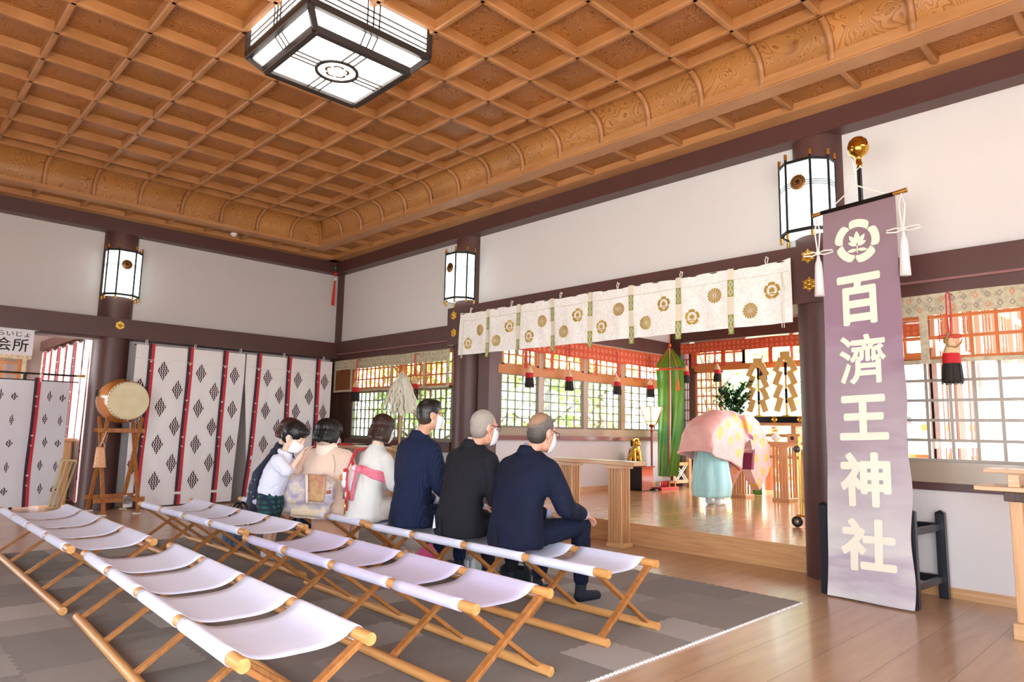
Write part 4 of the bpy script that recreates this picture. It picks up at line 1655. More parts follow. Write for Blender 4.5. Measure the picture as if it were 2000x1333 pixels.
# long shelf table with tray, leaves and card
sh = empty('side_table', 'wooden side table below the corner window behind the seated women', 'table', (-9.6, 6.0, 0.0))
MB().box((-1.1, -0.22, 0.90), (1.2, 0.26, 0.945), bev=0.004).build('table_top', oakx_m, sh)
for x in (-0.95, 1.05):
    for y in (-0.16, 0.2):
        MB().box((x - 0.03, y - 0.03, 0.0), (x + 0.03, y + 0.03, 0.90), bev=0.003).build('leg', oak_m, sh)
ty_ = empty('red_tray', 'red lacquer tray on the side table behind the seated women', 'tray', (-10.1, 5.95, 0.945))
MB().box((-0.16, -0.10, 0.0), (0.16, 0.10, 0.012), bev=0.003).build('base', red_m, ty_)
for a, b in (((-0.16, -0.10, 0.012), (0.16, -0.088, 0.03)), ((-0.16, 0.088, 0.012), (0.16, 0.10, 0.03)), ((-0.16, -0.088, 0.012), (-0.148, 0.088, 0.03)), ((0.148, -0.088, 0.012), (0.16, 0.088, 0.03))):
    MB().box(a, b).build('rim', red_m, ty_)
cdn = empty('white_card', 'small white card standing on the side table by the corner', 'card', (-10.33, 5.98, 0.945))
MB().box((-0.08, -0.004, 0.0), (0.08, 0.0, 0.10)).build('card_face', mat('card_white', '#e8e4ea', rough=0.7), cdn)
MB().box((-0.07, 0.0, 0.0), (0.07, 0.05, 0.008)).build('card_foot', black, cdn)


def leaf_shape(m_, base, d, L, w, up=Vector((0, 0, 1)), fold=0.25, curl=0.2):
    base = Vector(base); d = Vector(d).normalized()
    s = d.cross(up)
    if s.length < 1e-4: s = Vector((1, 0, 0))
    s.normalize(); n = s.cross(d)
    vs = []
    for t, q in ((0, 0.05), (0.25, 0.8), (0.55, 1.0), (0.82, 0.6), (1.0, 0.0)):
        c = base + d * (L * t) - n * (curl * L * t * t)
        vs += [c + s * (w * q) + n * (fold * w * q), c, c - s * (w * q) + n * (fold * w * q)]
    fs = []
    for i in range(4):
        fs += [(3 * i, 3 * i + 1, 3 * i + 4, 3 * i + 3), (3 * i + 1, 3 * i + 2, 3 * i + 5, 3 * i + 4)]
    m_.add(vs, fs, None, True)


leaf_m = mat('glossy_leaf', '#2f7a2a', rough=0.3, color2='#1e5a22', vscale=20)
sp = empty('leafy_sprig', 'green leafy sprig lying on the side table', 'plant', (-9.72, 5.95, 0.945))
MB().tube([(-0.18, 0, 0.01), (0, 0.01, 0.03), (0.15, 0, 0.02)], 0.005, 6).build('stem', mat('stem_brown', '#4a3a20', rough=0.7), sp)
m_ = MB()
for k in range(12):
    x = -0.14 + 0.025 * k
    leaf_shape(m_, (x, 0, 0.025), (0.5, 1 if k % 2 else -1, 0.35), 0.09, 0.022)
m_.build('leaves', leaf_m, sp)

# ------------------------------------------------------------------ purple banner on its black stand
bm = bpy.data.materials.new('banner_dye')
bm.use_nodes = True
nt = bm.node_tree
b = nt.nodes['Principled BSDF']
b.inputs['Roughness'].default_value = 0.85
tc = nt.nodes.new('ShaderNodeTexCoord'); sx = nt.nodes.new('ShaderNodeSeparateXYZ')
nz = nt.nodes.new('ShaderNodeTexNoise'); nz.inputs['Scale'].default_value = 1.6; nz.inputs['Detail'].default_value = 4
mp = nt.nodes.new('ShaderNodeMapping'); mp.inputs['Scale'].default_value = (0.8, 0.8, 3.0)
ma = nt.nodes.new('ShaderNodeMath'); ma.operation = 'MULTIPLY_ADD'; ma.inputs[1].default_value = 1.3
rp = nt.nodes.new('ShaderNodeValToRGB')
mr = nt.nodes.new('ShaderNodeMapRange'); mr.inputs['From Min'].default_value = 0.0; mr.inputs['From Max'].default_value = 4.2
e = rp.color_ramp.elements
e[0].position = 0.13; e[0].color = hexc('#d0cac9')
e[1].position = 0.95; e[1].color = hexc('#85696f')
for p_, c_ in ((0.20, '#aea1ac'), (0.245, '#cbc5c4'), (0.36, '#b8adb2'), (0.45, '#a5949d'), (0.60, '#9c8794'), (0.66, '#927487'), (0.80, '#8e7782')):
    q = e.new(p_); q.color = hexc(c_)
nt.links.new(tc.outputs['Object'], mp.inputs[0]); nt.links.new(mp.outputs[0], nz.inputs['Vector'])
nt.links.new(tc.outputs['Object'], sx.inputs[0]); nt.links.new(nz.outputs['Fac'], ma.inputs[0])
nt.links.new(sx.outputs['Z'], ma.inputs[2]); nt.links.new(ma.outputs[0], mr.inputs['Value'])
nt.links.new(mr.outputs[0], rp.inputs[0]); nt.links.new(rp.outputs[0], b.inputs['Base Color'])
banner_dye = bm
letter_m = mat('undyed_lettering', '#e9e2cf', rough=0.85)

bs = empty('banner_stand', 'black wooden stand and pole topped by a gold ball, holding the banner', 'stand', (-1.93, 6.10, 0.0))
blk = mat('black_painted_wood', '#1c2028', rough=0.32, var=0.3, vscale=10, vstretch=(1, 1, 0.2))
# posts: two in front (either side of the cloth), two by the wall
for (x, y, h) in ((0.25, -0.30, 0.70), (-0.385, -0.30, 0.70), (0.30, 0.27, 0.66), (-0.385, 0.27, 0.66)):
    m_ = MB().box((x - 0.033, y - 0.033, 0.0), (x + 0.033, y + 0.033, h), bev=0.005)
    po = m_.build('post', blk, bs)
    MB().lathe([(0.046, h), (0.0001, h + 0.022)], 4, Matrix.Translation((x, y, 0)) @ Matrix.Rotation(pi / 4, 4, 'Z'), smooth=False).build('post_cap', blk, po)
for z in (0.15, 0.55):
    for x in (0.275, -0.385):
        MB().bar((x - (0.02 if x > 0 else 0), -0.30, z), (x + (0.02 if x > 0 else 0), 0.27, z), 0.03, 0.05, bev=0.003).build('side_rail', blk, bs)
    for y in (-0.27, 0.24):
        MB().box((-0.385, y - 0.015, z - 0.03), (0.28, y + 0.015, z + 0.03), bev=0.003).build('cross_rail', blk, bs)
MB().cyl((0.005, -0.235, 0.10), (0.005, -0.30, 3.47), 0.021, 0.019, 16).build('pole', black, bs)
m_ = MB().lathe([(0.0001, 3.72), (0.04, 3.712), (0.068, 3.685), (0.082, 3.64), (0.080, 3.60), (0.060, 3.565), (0.030, 3.548), (0.022, 3.54), (0.022, 3.50), (0.028, 3.495), (0.024, 3.46)], 32, Matrix.Translation((0.005, -0.30, 0)))
m_.build('gold_ball', mat('polished_gold', '#e0ac48', rough=0.08, metal=1.0), bs)

bn = empty('purple_banner', 'tall faded purple banner with cream crest and five large characters', 'banner', (-1.95, 5.75, 0.0))


def bf(u, v, d=0.0):
    """u across (-0.29..0.30), v height"""
    t = 1 - v / 3.15
    x = u * (0.96 + 0.06 * t) - 0.028 * t + 0.015
    y = -0.012 * sin(u * 8 + v * 1.7) * (0.3 + t) - 0.010 * sin(v * 5.0 + 1) * t - 0.06 * t * t * t + d
    return (x, y, v)


def edge_fn(u, v):
    z = 3.135 - (3.135 - 0.012) * v
    e = 1.0
    U = -0.29 + 0.585 * u
    if u > 0.9:
        U += 0.014 * sin(z * 9) * v + 0.012 * v
    if u < 0.1:
        U += 0.006 * sin(z * 7) * v - 0.012 * v
    return bf(U, z)


m_ = MB()
m_.grid(edge_fn, 24, 110)
m_.m = 1
ZB_ = {'百': (-2.118, -1.79, 2.14, 2.55), '濟': (-2.118, -1.778, 1.665, 2.06), '王': (-2.135, -1.777, 1.225, 1.577), '神': (-2.150, -1.777, 0.715, 1.13), '社': (-2.158, -1.752, 0.235, 0.625)}
for ch, (xa, xb, za, zb) in ZB_.items():
    me = text_mesh(ch, 1.0, 0.006, 0.0, 8)
    bold = 0.030 if ch != '濟' else 0.014
    xs_ = [v.co.x for v in me.vertices]; ys_ = [v.co.y for v in me.vertices]
    a0, a1, c0, c1 = min(xs_), max(xs_), min(ys_), max(ys_)
    vs = []
    a0 -= bold; a1 += bold; c0 -= bold; c1 += bold
    shifts = [(0, 0)] + [(bold * q * cos(k * pi / 6), bold * q * sin(k * pi / 6)) for q in (0.5, 1.0) for k in range(12)]
    for si, (dx_, dy_) in enumerate(shifts):
      vs = []
      for v in me.vertices:
        u_ = (v.co.x + dx_ - a0) / (a1 - a0); w_ = (v.co.y + dy_ - c0) / (c1 - c0)
        X = xa + (xb - xa) * u_ + 1.95
        Z = za + (zb - za) * w_ + 0.016 * (u_ - 0.5)
        p = bf(0, Z, -0.004)
        q = bf(X, Z, -0.004)
        vs.append((X - 0.0, q[1] - 0.003 - 0.00004 * si, Z))
      m_.add(vs, [tuple(p.vertices) for p in me.polygons], None, False)
for p in flower_crest(0.182, radians(-8)):
    vs = []
    for (x, y) in p:
        q = bf(x * 0.95, 2.825 + y, -0.004)
        vs.append((x * 0.95 - 0.0, q[1] - 0.003, 2.825 + y))
    m_.add(vs, [tuple(range(len(p)))], None, False)
m_.build('banner_cloth', [banner_dye, letter_m], bn)
MB().bar((-0.28, -0.005, 3.118), (0.29, -0.005, 3.152), 0.018, 0.034, bev=0.004).build('crossbar', black, bn)
for s, z0 in ((-1, 3.111), (1, 3.158)):
    MB().cyl((0.285 * s if s > 0 else -0.275, -0.005, z0 - 0.004 * s), (0.385 * s if s > 0 else -0.345, -0.005, z0 + 0.004 * s), 0.017, 0.019, 16).build('brass_end', brass, bn)
cord = MB()
cord.tube([(-0.19, -0.01, 3.14), (0.012, -0.012, 3.295), (0.03, -0.03, 3.45), (0.0, -0.035, 3.53), (0.02, -0.03, 3.36), (0.012, -0.012, 3.29), (0.22, -0.01, 3.17)], 0.006, 8)
cord.tube([(0.0, 0.02, 3.40), (-0.05, 0.03, 3.42), (-0.075, 0.0, 3.36)], 0.006, 6).tube([(0.02, 0.0, 3.42), (0.055, -0.01, 3.44), (0.07, -0.01, 3.42)], 0.006, 6)
cord.build('hanging_cord', cream_cloth, bn)
cordm = mat('white_cord', '#ece6e2', rough=0.6)
silk = mat('white_silk_tassel', '#e4dcdf', rough=0.4)
for x0, z0 in ((0.345, 3.14), (-0.305, 3.06)):
    side = empty('x', None, None)
    bpy.data.objects.remove(side)
    m_ = MB()
    m_.tube([(x0, -0.02, z0), (x0 + 0.022, -0.02, z0 - 0.10), (x0 + 0.004, -0.02, z0 - 0.28), (x0 - 0.004, -0.02, z0 - 0.28), (x0 - 0.022, -0.02, z0 - 0.10), (x0, -0.02, z0)], 0.006, 8)
    for sg in (-1, 1):
        m_.tube([(x0, -0.02, z0 - 0.285), (x0 + sg * 0.05, -0.022, z0 - 0.272), (x0 + sg * 0.115, -0.02, z0 - 0.278), (x0 + sg * 0.12, -0.02, z0 - 0.295), (x0 + sg * 0.05, -0.018, z0 - 0.305), (x0, -0.02, z0 - 0.29)], 0.006, 8)
    m_.ell((x0, -0.025, z0 - 0.288), (0.02, 0.015, 0.02))
    m_.build('knotted_cord', cordm, bn)
    m_ = MB()
    m_.lathe([(0.010, z0 - 0.31), (0.016, z0 - 0.345), (0.026, z0 - 0.37), (0.030, z0 - 0.40), (0.034, z0 - 0.52), (0.040, z0 - 0.655), (0.0001, z0 - 0.655)], 18, Matrix.Translation((x0, -0.02, 0)))
    m_.build('silk_tassel', silk, bn)

# ------------------------------------------------------------------ tables with slatted legs
def slat_table(name, label, loc, x0, x1, legs, top, h0, yd=0.30, nsl=5, lw=0.245, foot=True):
    t = empty(name, label, 'table', loc, 0)
    MB().box((x0, 0, top - 0.045), (x1, yd, top), bev=0.004).build('table_top', oakx_m, t)
    for lx in legs:
        m_ = MB()
        for k in range(nsl):
            a = lx - lw / 2 + k * lw / nsl
            m_.box((a, 0.03, 0.05), (a + lw / nsl * 0.62, 0.055, top - 0.085))
            m_.box((a + lw / nsl * 0.2, yd - 0.055, 0.05), (a + lw / nsl * 0.7, yd - 0.03, top - 0.085))
        for y in (0.025, yd - 0.06):
            pass
        o = m_.build('leg', oak_m, t)
        MB().box((lx - lw / 2 - 0.02, 0.01, top - 0.085), (lx + lw / 2 + 0.02, yd - 0.01, top - 0.045), bev=0.003).build('bracket', oakx_m, t)
        MB().box((lx - lw / 2 - 0.012, 0.01, 0.0), (lx + lw / 2 + 0.012, yd - 0.01, 0.05), bev=0.003).build('foot_bar', oakx_m, t)
    return t


slat_table('offering_table', 'pale wooden table with slatted legs in front of the altar step', (0, 6.15, 0), -5.75, -4.44, (-5.44, -4.72), 0.93, 0, 0.22, 5, 0.19)
slat_table('offering_table', 'pale slatted-leg table inside the altar room right of the bowing priest', (0, 10.45, 0.237), -5.85, -4.45, (-5.53, -4.82), 0.91, 0, 0.32)
slat_table('offering_table', 'pale slatted table half hidden behind the column in the altar room', (0, 10.70, 0.237), -4.62, -3.2, (-4.55, -3.4), 0.80, 0, 0.3, 4, 0.12)

rt = empty('right_table', 'pale wooden two-board table cut off by the right edge', 'table', (0, 5.45, 0.0))
MB().box((-1.19, 0.0, 0.915), (1.4, 0.42, 0.945), bev=0.003).build('lower_board', oakx_m, rt)
MB().box((-1.17, 0.18, 1.025), (1.4, 0.50, 1.05), bev=0.003).build('upper_board', oakx_m, rt)
for x in (-0.97, 1.15):
    for dy in (0.05, 0.36):
        MB().box((x - 0.035, dy - 0.02, 0.1), (x + 0.035, dy + 0.02, 0.855), bev=0.003).build('leg', oak_m, rt)
        MB().box((x - 0.035, dy - 0.03, 0.945), (x + 0.03, dy + 0.03, 1.025), bev=0.003).build('spacer', oakx_m, rt)
    MB().box((x - 0.055, -0.01, 0.855), (x + 0.055, 0.43, 0.915), bev=0.004).build('bracket', darkwood, rt)
    MB().box((x - 0.055, -0.01, 0.0), (x + 0.055, 0.43, 0.1), bev=0.004).build('foot_block', oakx_m, rt)

# ------------------------------------------------------------------ altar room: left side
ch = empty('lacquer_chest', 'black and red-brown lacquer chest below the left altar windows', 'chest', (-7.30, 10.22, 0.237))
MB().box((-0.22, -0.19, 0.0), (0.20, 0.17, 0.40), bev=0.004).build('body', black, ch)
MB().box((0.2005, -0.175, 0.01), (0.208, 0.16, 0.39)).build('side_panel', mat('lacquer_redbrown', '#6e2a24', rough=0.12, coat=0.6), ch)
MB().box((-0.24, -0.21, 0.40), (0.23, 0.19, 0.425), bev=0.004).build('top', mat('lacquer_redbrown', '#6e2a24'), ch)
dg_ = empty('lion_dog_figure', 'small gold lion-dog figure sitting on the lacquer chest', 'figurine', (-7.31, 10.13, 0.662), radians(-25))
dg_.scale = (1.4, 1.4, 1.4)
MB().box((-0.17, -0.09, 0.0), (0.14, 0.09, 0.035), bev=0.004).build('plinth', black, dg_)
m_ = MB()
m_.ell((-0.05, 0, 0.10), (0.075, 0.06, 0.07)).ell((0.0, 0, 0.16), (0.055, 0.055, 0.085)).ell((0.05, 0, 0.21), (0.04, 0.05, 0.06))
m_.ell((0.045, 0, 0.29), (0.055, 0.052, 0.055)).ell((0.095, 0, 0.275), (0.030, 0.034, 0.028))
for s in (-1, 1):
    m_.cyl((0.055, s * 0.035, 0.20), (0.085, s * 0.038, 0.045), 0.020, 0.016, 10).ell((0.10, s * 0.038, 0.045), (0.026, 0.02, 0.014))
    m_.ell((-0.03, s * 0.055, 0.085), (0.055, 0.022, 0.05)).ell((0.02, s * 0.06, 0.047), (0.035, 0.018, 0.014))
    m_.ell((0.02, s * 0.045, 0.325), (0.02, 0.012, 0.026))
link_mesh('body', fused(m_, 0.006, 3, 'lion_dog'), gold, dg_)
m_ = MB()
for s in (-1, 1):
    m_.ell((0.015, s * 0.048, 0.285), (0.024, 0.014, 0.05))
m_.ell((0.0, 0, 0.30), (0.03, 0.05, 0.05))
m_.build('mane', mat('mane_dark', '#4a2c18', rough=0.5), dg_)
m_ = MB()
for a, h in ((-0.13, 0.15), (-0.155, 0.11), (-0.105, 0.18), (-0.16, 0.07)):
    m_.cyl((a, 0, 0.035), (a - 0.01, 0, 0.035 + h), 0.022, 0.004, 8)
m_.build('tail', mat('mane_dark', '#4a2c18'), dg_)

fl = empty('standing_lamp', 'red-stemmed standing paper lamp lit yellow beside the green banner', 'lamp', (-7.13, 10.40, 0.237))
fl.scale = (1.0, 1.0, 1.0)
MB().lathe([(0.12, 0.0), (0.12, 0.02), (0.05, 0.035), (0.02, 0.06)], 20).build('base', black, fl)
MB().cyl((0, 0, 0.03), (0, 0, 1.02), 0.018, 0.018, 12).build('pole', mat('lacquer_red_pole', '#7c2418', rough=0.2), fl)
MB().lathe([(0.0001, 1.02), (0.02, 1.02), (0.026, 1.06), (0.018, 1.09), (0.045, 1.11), (0.052, 1.15), (0.07, 1.16), (0.07, 1.175)], 16).build('collar', mat('collar_gold_red', '#a8402a', rough=0.25, metal=0.3), fl)
m_ = MB()
m_.lathe([(0.08, 1.15), (0.115, 1.21), (0.225, 1.47)], 6, smooth=False)
m_.build('paper_shade', mat('lit_paper_yellow', '#fff0b8', rough=0.7, emit=2.2, emit_color='#ffe58a'), fl)
m_ = MB()
for k in range(6):
    a = 2 * pi * k / 6
    m_.tube([(0.082 * cos(a), 0.082 * sin(a), 1.15), (0.118 * cos(a), 0.118 * sin(a), 1.21), (0.229 * cos(a), 0.229 * sin(a), 1.47)], 0.008, 6)
for r_, z in ((0.229, 1.47), (0.118, 1.21), (0.083, 1.15)):
    m_.tube([(r_ * cos(2 * pi * k / 6), r_ * sin(2 * pi * k / 6), z) for k in range(6)], 0.006, 6, closed=True)
m_.build('shade_frame', mat('frame_redbrown', '#8a3020', rough=0.3), fl)

gm = mat('green_silk', '#2f8a20', rough=0.35, sheen=0.5, color2='#7aa81c', vscale=1.2)
gs = empty('green_silk_banner', 'tall green silk banner hanging with orange cords in the altar corner', 'banner', (-7.11, 10.98, 0.0))


def drape(m_, x0, x1, z1, z0, y, amp, sw=0.0, taper=0.0):
    def fn(u, v):
        x = x0 + (x1 - x0) * u
        x = x + sw * v * v + taper * (x0 + x1) * 0.5 * v
        return (x, y + amp * sin(u * 7 + v * 2) * (0.4 + v) + 0.02 * sin(v * 5), z1 + (z0 - z1) * v)
    m_.grid(fn, 10, 28)


m_ = MB(); drape(m_, -0.30, -0.045, 2.42, 0.45, 0, 0.03, -0.0)
m_.build('green_cloth', gm, gs)
m_ = MB(); drape(m_, 0.02, 0.28, 2.42, 0.47, 0, 0.03, -0.13)
m_.build('green_cloth', gm, gs)
m_ = MB()
for s in (-1, 1):
    m_.add([(0.02 * s, -0.02, 2.84), (0.26 * s, -0.05, 2.55), (0.27 * s, -0.05, 2.47), (0.02 * s, -0.03, 2.47)], [(0, 1, 2, 3)])
    m_.add([(0.02 * s, 0.02, 2.84), (0.26 * s, 0.05, 2.55), (0.27 * s, 0.05, 2.47), (0.02 * s, 0.03, 2.47)], [(0, 1, 2, 3)])
m_.build('green_canopy', gm, gs)
orange = mat('orange_cord', '#e2622a', rough=0.6)
m_ = MB().cyl((-0.33, -0.01, 2.43), (0.33, -0.01, 2.43), 0.014, 0.014, 8)
m_.build('cross_rod', orange, gs)
m_ = MB()
m_.tube([(0, 0, 3.3), (0, 0, 2.86)], 0.008, 6)
for s in (-1, 1):
    m_.tube([(0, -0.02, 2.86), (0.14 * s, -0.06, 2.6), (0.2 * s, -0.06, 2.44)], 0.007, 6)
m_.ell((0, 0, 2.88), 0.03)
m_.build('cord', orange, gs)
m_ = MB(); drape(m_, -0.042, -0.016, 2.84, 0.44, -0.01, 0.004)
m_.build('ribbon', mat('ribbon_rust', '#b4562c', rough=0.6), gs)
m_ = MB(); drape(m_, -0.013, 0.012, 2.84, 0.46, -0.01, 0.004)
m_.build('ribbon', mat('ribbon_white', '#ece4dc', rough=0.6), gs)
MB().cyl((0.2, -0.05, 2.40), (0.2, -0.05, 2.22), 0.006, 0.006, 6).lathe([(0.016, 2.22), (0.024, 2.16), (0.03, 2.02), (0.0001, 2.02)], 12, Matrix.Translation((0.2, -0.05, 0))).build('tassel', orange, gs)
MB().cyl((0, 0.04, 0.237), (0, 0.04, 3.05), 0.02, 0.02, 12).build('pole', black, gs)

rtray = empty('red_platform', 'low red platform with striped cloth under the green banner', 'platform', (-7.08, 10.75, 0.237))
MB().box((-0.12, -0.28, 0.0), (0.10, 0.28, 0.05), bev=0.004).build('board', mat('platform_red', '#c8403c', rough=0.35), rtray)
sc = empty('striped_cloth_bundle', 'small red and white striped bundle on the low red platform', 'bundle', (-7.08, 10.60, 0.287))
for k in range(6):
    MB().ell((0.02 * (k % 2), -0.08 + 0.032 * k, 0.055), (0.06, 0.017, 0.055), 12).build('fold', red_m if k % 2 else cream_cloth, sc)
wc = empty('wooden_tray_stand', 'small brown wooden tray on the low red platform', 'tray', (-7.08, 10.88, 0.287))
MB().box((-0.08, -0.12, 0.06), (0.08, 0.12, 0.10), bev=0.004).build('tray', grain_wood('drum_stand_wood', '#b8743a', '#8f5424'), wc)
for y in (-0.09, 0.09):
    MB().box((-0.06, y - 0.012, 0.0), (0.06, y + 0.012, 0.06)).build('leg', stand_w, wc)

ws = empty('lattice_stand', 'low pale wooden stand with crossed lattice left of the priest', 'stand', (-7.12, 11.33, 0.237))
for y in (-0.27, 0.27):
    MB().box((-0.035, y - 0.045, 0.0), (0.035, y + 0.045, 0.545), bev=0.004).build('post', oak_m, ws)
for z in (0.44, 0.12):
    MB().box((-0.018, -0.23, z - 0.03), (0.018, 0.23, z + 0.03)).build('rail', oakx_m, ws)
for s in (-1, 1):
    for d in (-0.035, 0.035):
        MB().bar((0, -0.17 * s + d, 0.14), (0, 0.17 * s + d, 0.42), 0.016, 0.016).build('lattice_bar', cream_cloth, ws)

# ------------------------------------------------------------------ altar room: back
bu = empty('leafy_branch', 'dark green leafy branch standing behind the bowing priest', 'plant', (-6.05, 11.35, 0.237))
m_ = MB()
m_.tube([(0, 0, 0.95), (0.01, 0, 1.4), (0, 0, 1.9)], [0.02, 0.016, 0.006], 8)
rr = random.Random(11)
tips = []
for k in range(46):
    a = rr.random() * 6.28; z = 1.2 + 0.55 * rr.random()
    L = 0.16 + 0.26 * rr.random()
    p0 = Vector((0, 0, z - 0.1)); p1 = Vector((L * cos(a), L * sin(a) * .7, z + 0.12 + 0.1 * rr.random()))
    m_.tube([p0, (p0 + p1) / 2 + Vector((0, 0, -0.01)), p1], [0.008, 0.006, 0.003], 6)
    tips.append((p0, p1))
m_.build('stem', mat('stem_brown', '#4a3a20'), bu)
m_ = MB()
for p0, p1 in tips:
    for q in range(13):
        t = 0.25 + 0.75 * q / 12
        c = p0.lerp(p1, t)
        d = Vector((rr.uniform(-1, 1), rr.uniform(-1, 1), rr.uniform(-0.2, 0.9)))
        leaf_shape(m_, c, d, 0.105, 0.030)
m_.build('leaves', mat('sakaki_leaf', '#1d4a2a', rough=0.25, color2='#2f6a34', vscale=9), bu)
MB().lathe([(0.10, 0.0), (0.10, 0.03), (0.05, 0.05), (0.05, 0.80), (0.09, 0.86), (0.09, 1.0), (0.0001, 1.0)], 20).build('stand', oak_m, bu)

case = empty('altar_shelf', 'pale wooden altar shelf with a black and gold lacquer band at the back', 'shelf', (-4.9, 11.35, 0.237))
MB().box((-0.9, 0.0, 1.17), (1.6, 0.35, 1.22), bev=0.004).build('shelf_board', oakx_m, case)
MB().box((-0.95, 0.05, 1.22), (1.6, 0.33, 1.33), bev=0.004).build('lacquer_band', black, case)
MB().box((-0.95, 0.04, 1.32), (1.6, 0.34, 1.335)).build('gold_edge', gold, case)
for x in (-0.85, -0.1, 0.7, 1.5):
    MB().box((x - 0.04, 0.04, 0.0), (x + 0.04, 0.30, 1.17), bev=0.004).build('leg', oak_m, case)
for z in (0.98, 0.62):
    MB().box((-0.9, 0.06, z), (1.6, 0.10, z + 0.05)).build('rail', oakx_m, case)
for x in (-0.42, 0.02):
    MB().lathe([(0.0001, 0.0), (0.045, 0.0), (0.052, 0.006), (0.045, 0.012), (0.0001, 0.014)], 20, Matrix(((1, 0, 0, x), (0, 0, -1, 0.048), (0, 1, 0, 1.275), (0, 0, 0, 1)))).build('gold_disc', gold, case)
goldpaper = mat('gold_paper', '#e6c67c', rough=0.35, metal=0.35)
for (x, z1, lab) in ((-5.60, 2.57, 'gold zigzag paper wand left of the tall one on the altar shelf'), (-5.11, 2.66, 'taller gold zigzag paper wand nearest the right column')):
    g = empty('gold_paper_wand', lab, 'ritual wand', (x, 11.42, 1.572), 0, 'gold paper wands on the altar shelf')
    H = z1 - 1.56
    MB().box((-0.06, -0.05, 0.0), (0.06, 0.05, 0.015)).build('base', gold, g)
    m_ = MB()
    m_.box((-0.020, -0.012, 0.0), (0.020, 0.012, H * 0.93))
    m_.m = 1
    for a, b in ((0.20, 0.42), (0.63, 0.83)):
        m_.box((-0.022, -0.014, H * a), (0.022, 0.014, H * b))
    m_.build('stick', [mat('gold_stick', '#e6cf8a', rough=0.35, metal=0.3), black], g)
    m_ = MB()
    m_.box((-0.085, -0.02, H * 0.88), (0.085, 0.02, H * 1.0))
    for s in (-1, 1):
        for i in range(4):
            sx_, sz_ = s * (0.06 if i == 0 else 0.075), H * 0.90 - i * 0.205 * H
            ex_, ez_ = s * (0.175 if i < 3 else 0.15), sz_ - 0.215 * H
            dv = Vector((ex_ - sx_, 0, ez_ - sz_)).normalized()
            pv = Vector((-dv.z, 0, dv.x)) * 0.054
            y = -0.026 - 0.006 * i - 0.01 * (i % 2)
            A_, B__ = Vector((sx_, y, sz_)), Vector((ex_, y - 0.01, ez_))
            q = [A_ + pv, A_ - pv, B__ - pv, B__ + pv]
            m_.add(q + [p + Vector((0, 0.004, 0)) for p in q], [(0, 1, 2, 3), (7, 6, 5, 4), (0, 3, 7, 4), (1, 5, 6, 2), (2, 6, 7, 3), (0, 4, 5, 1)])
    m_.build('zigzag_paper', goldpaper, g)
v = MB().lathe([(0.0001, 0), (0.035, 0.0), (0.03, 0.012), (0.06, 0.05), (0.065, 0.085), (0.035, 0.115), (0.028, 0.13), (0.035, 0.14), (0.0001, 0.14)], 24)
tag(v.build('white_vase', mat('porcelain', '#f2f0ee', rough=0.15), None, (-4.92, 10.56, 1.147)), 'small white vase standing on the altar table', 'vase')
bw = MB().lathe([(0.0001, 0), (0.05, 0.0), (0.09, 0.04), (0.10, 0.06), (0.07, 0.09), (0.0001, 0.11)], 20)
tag(bw.build('offering_loaf', mat('offering_brown', '#c8803c', rough=0.6), None, (-5.25, 10.60, 1.147)), 'rounded brown offering on the altar table left of the vase', 'offering')
stn = empty('offering_box', 'pale wooden offering box with a round hole on the altar table', 'box', (-4.62, 10.62, 1.147))
m_ = MB()
m_.box((-0.10, -0.10, 0.0), (0.10, 0.10, 0.13), bev=0.003)
m_.build('body', oakx_m, stn)
MB().lathe([(0.0001, 0), (0.028, 0.0), (0.03, 0.003), (0.0001, 0.004)], 20, Matrix(((1, 0, 0, -0.02), (0, 0, -1, -0.1), (0, 1, 0, 0.06), (0, 0, 0, 1)))).build('round_hole', darkwood, stn)
m_ = MB()
drape(m_, -0.08, 0.12, 1.25, 0.24, 0, 0.01, 0.02)
g2 = tag(m_.build('green_cloth_strip', gm, None, (-5.62, 11.22, 0.0)), 'green silk strip hanging behind the priest\'s sleeve', 'cloth')
solidify(g2, 0.004)
rs = empty('rolling_stand', 'rolling stand with black caster half hidden by the right column', 'stand', (-3.36, 7.75, 0.237))
MB().lathe([(0.0001, -0.014), (0.03, -0.014), (0.055, -0.012), (0.06, 0), (0.055, 0.012), (0.03, 0.014), (0.0001, 0.014)], 24, Matrix.Translation((-0.03, 0, 0.06)) @ Matrix.Rotation(pi / 2, 4, 'X') @ Matrix.Rotation(0.4, 4, 'Y')).build('caster', mat('rubber', '#121212', rough=0.5), rs)
MB().ell((-0.03, -0.016, 0.06), (0.022, 0.006, 0.022)).build('hub', mat('hub_metal', '#b8b0a0', rough=0.3, metal=0.8), rs)
MB().box((-0.03, -0.03, 0.115), (0.5, 0.03, 0.14), bev=0.004).build('base_bar', gold, rs)
MB().cyl((0.02, 0, 0.14), (0.02, 0, 1.0), 0.015, 0.015, 12).build('pole', gold, rs)
MB().ell((0.0, -0.02, 0.86), (0.04, 0.02, 0.04)).build('knob', mat('knob_grey', '#5a5a5e', rough=0.3, metal=0.6), rs)
MB().lathe([(0.0001, -0.014), (0.055, -0.012), (0.06, 0), (0.055, 0.012), (0.0001, 0.014)], 20, Matrix.Translation((0.46, 0, 0.06)) @ Matrix.Rotation(pi / 2, 4, 'X')).build('caster', mat('rubber', '#121212'), rs)

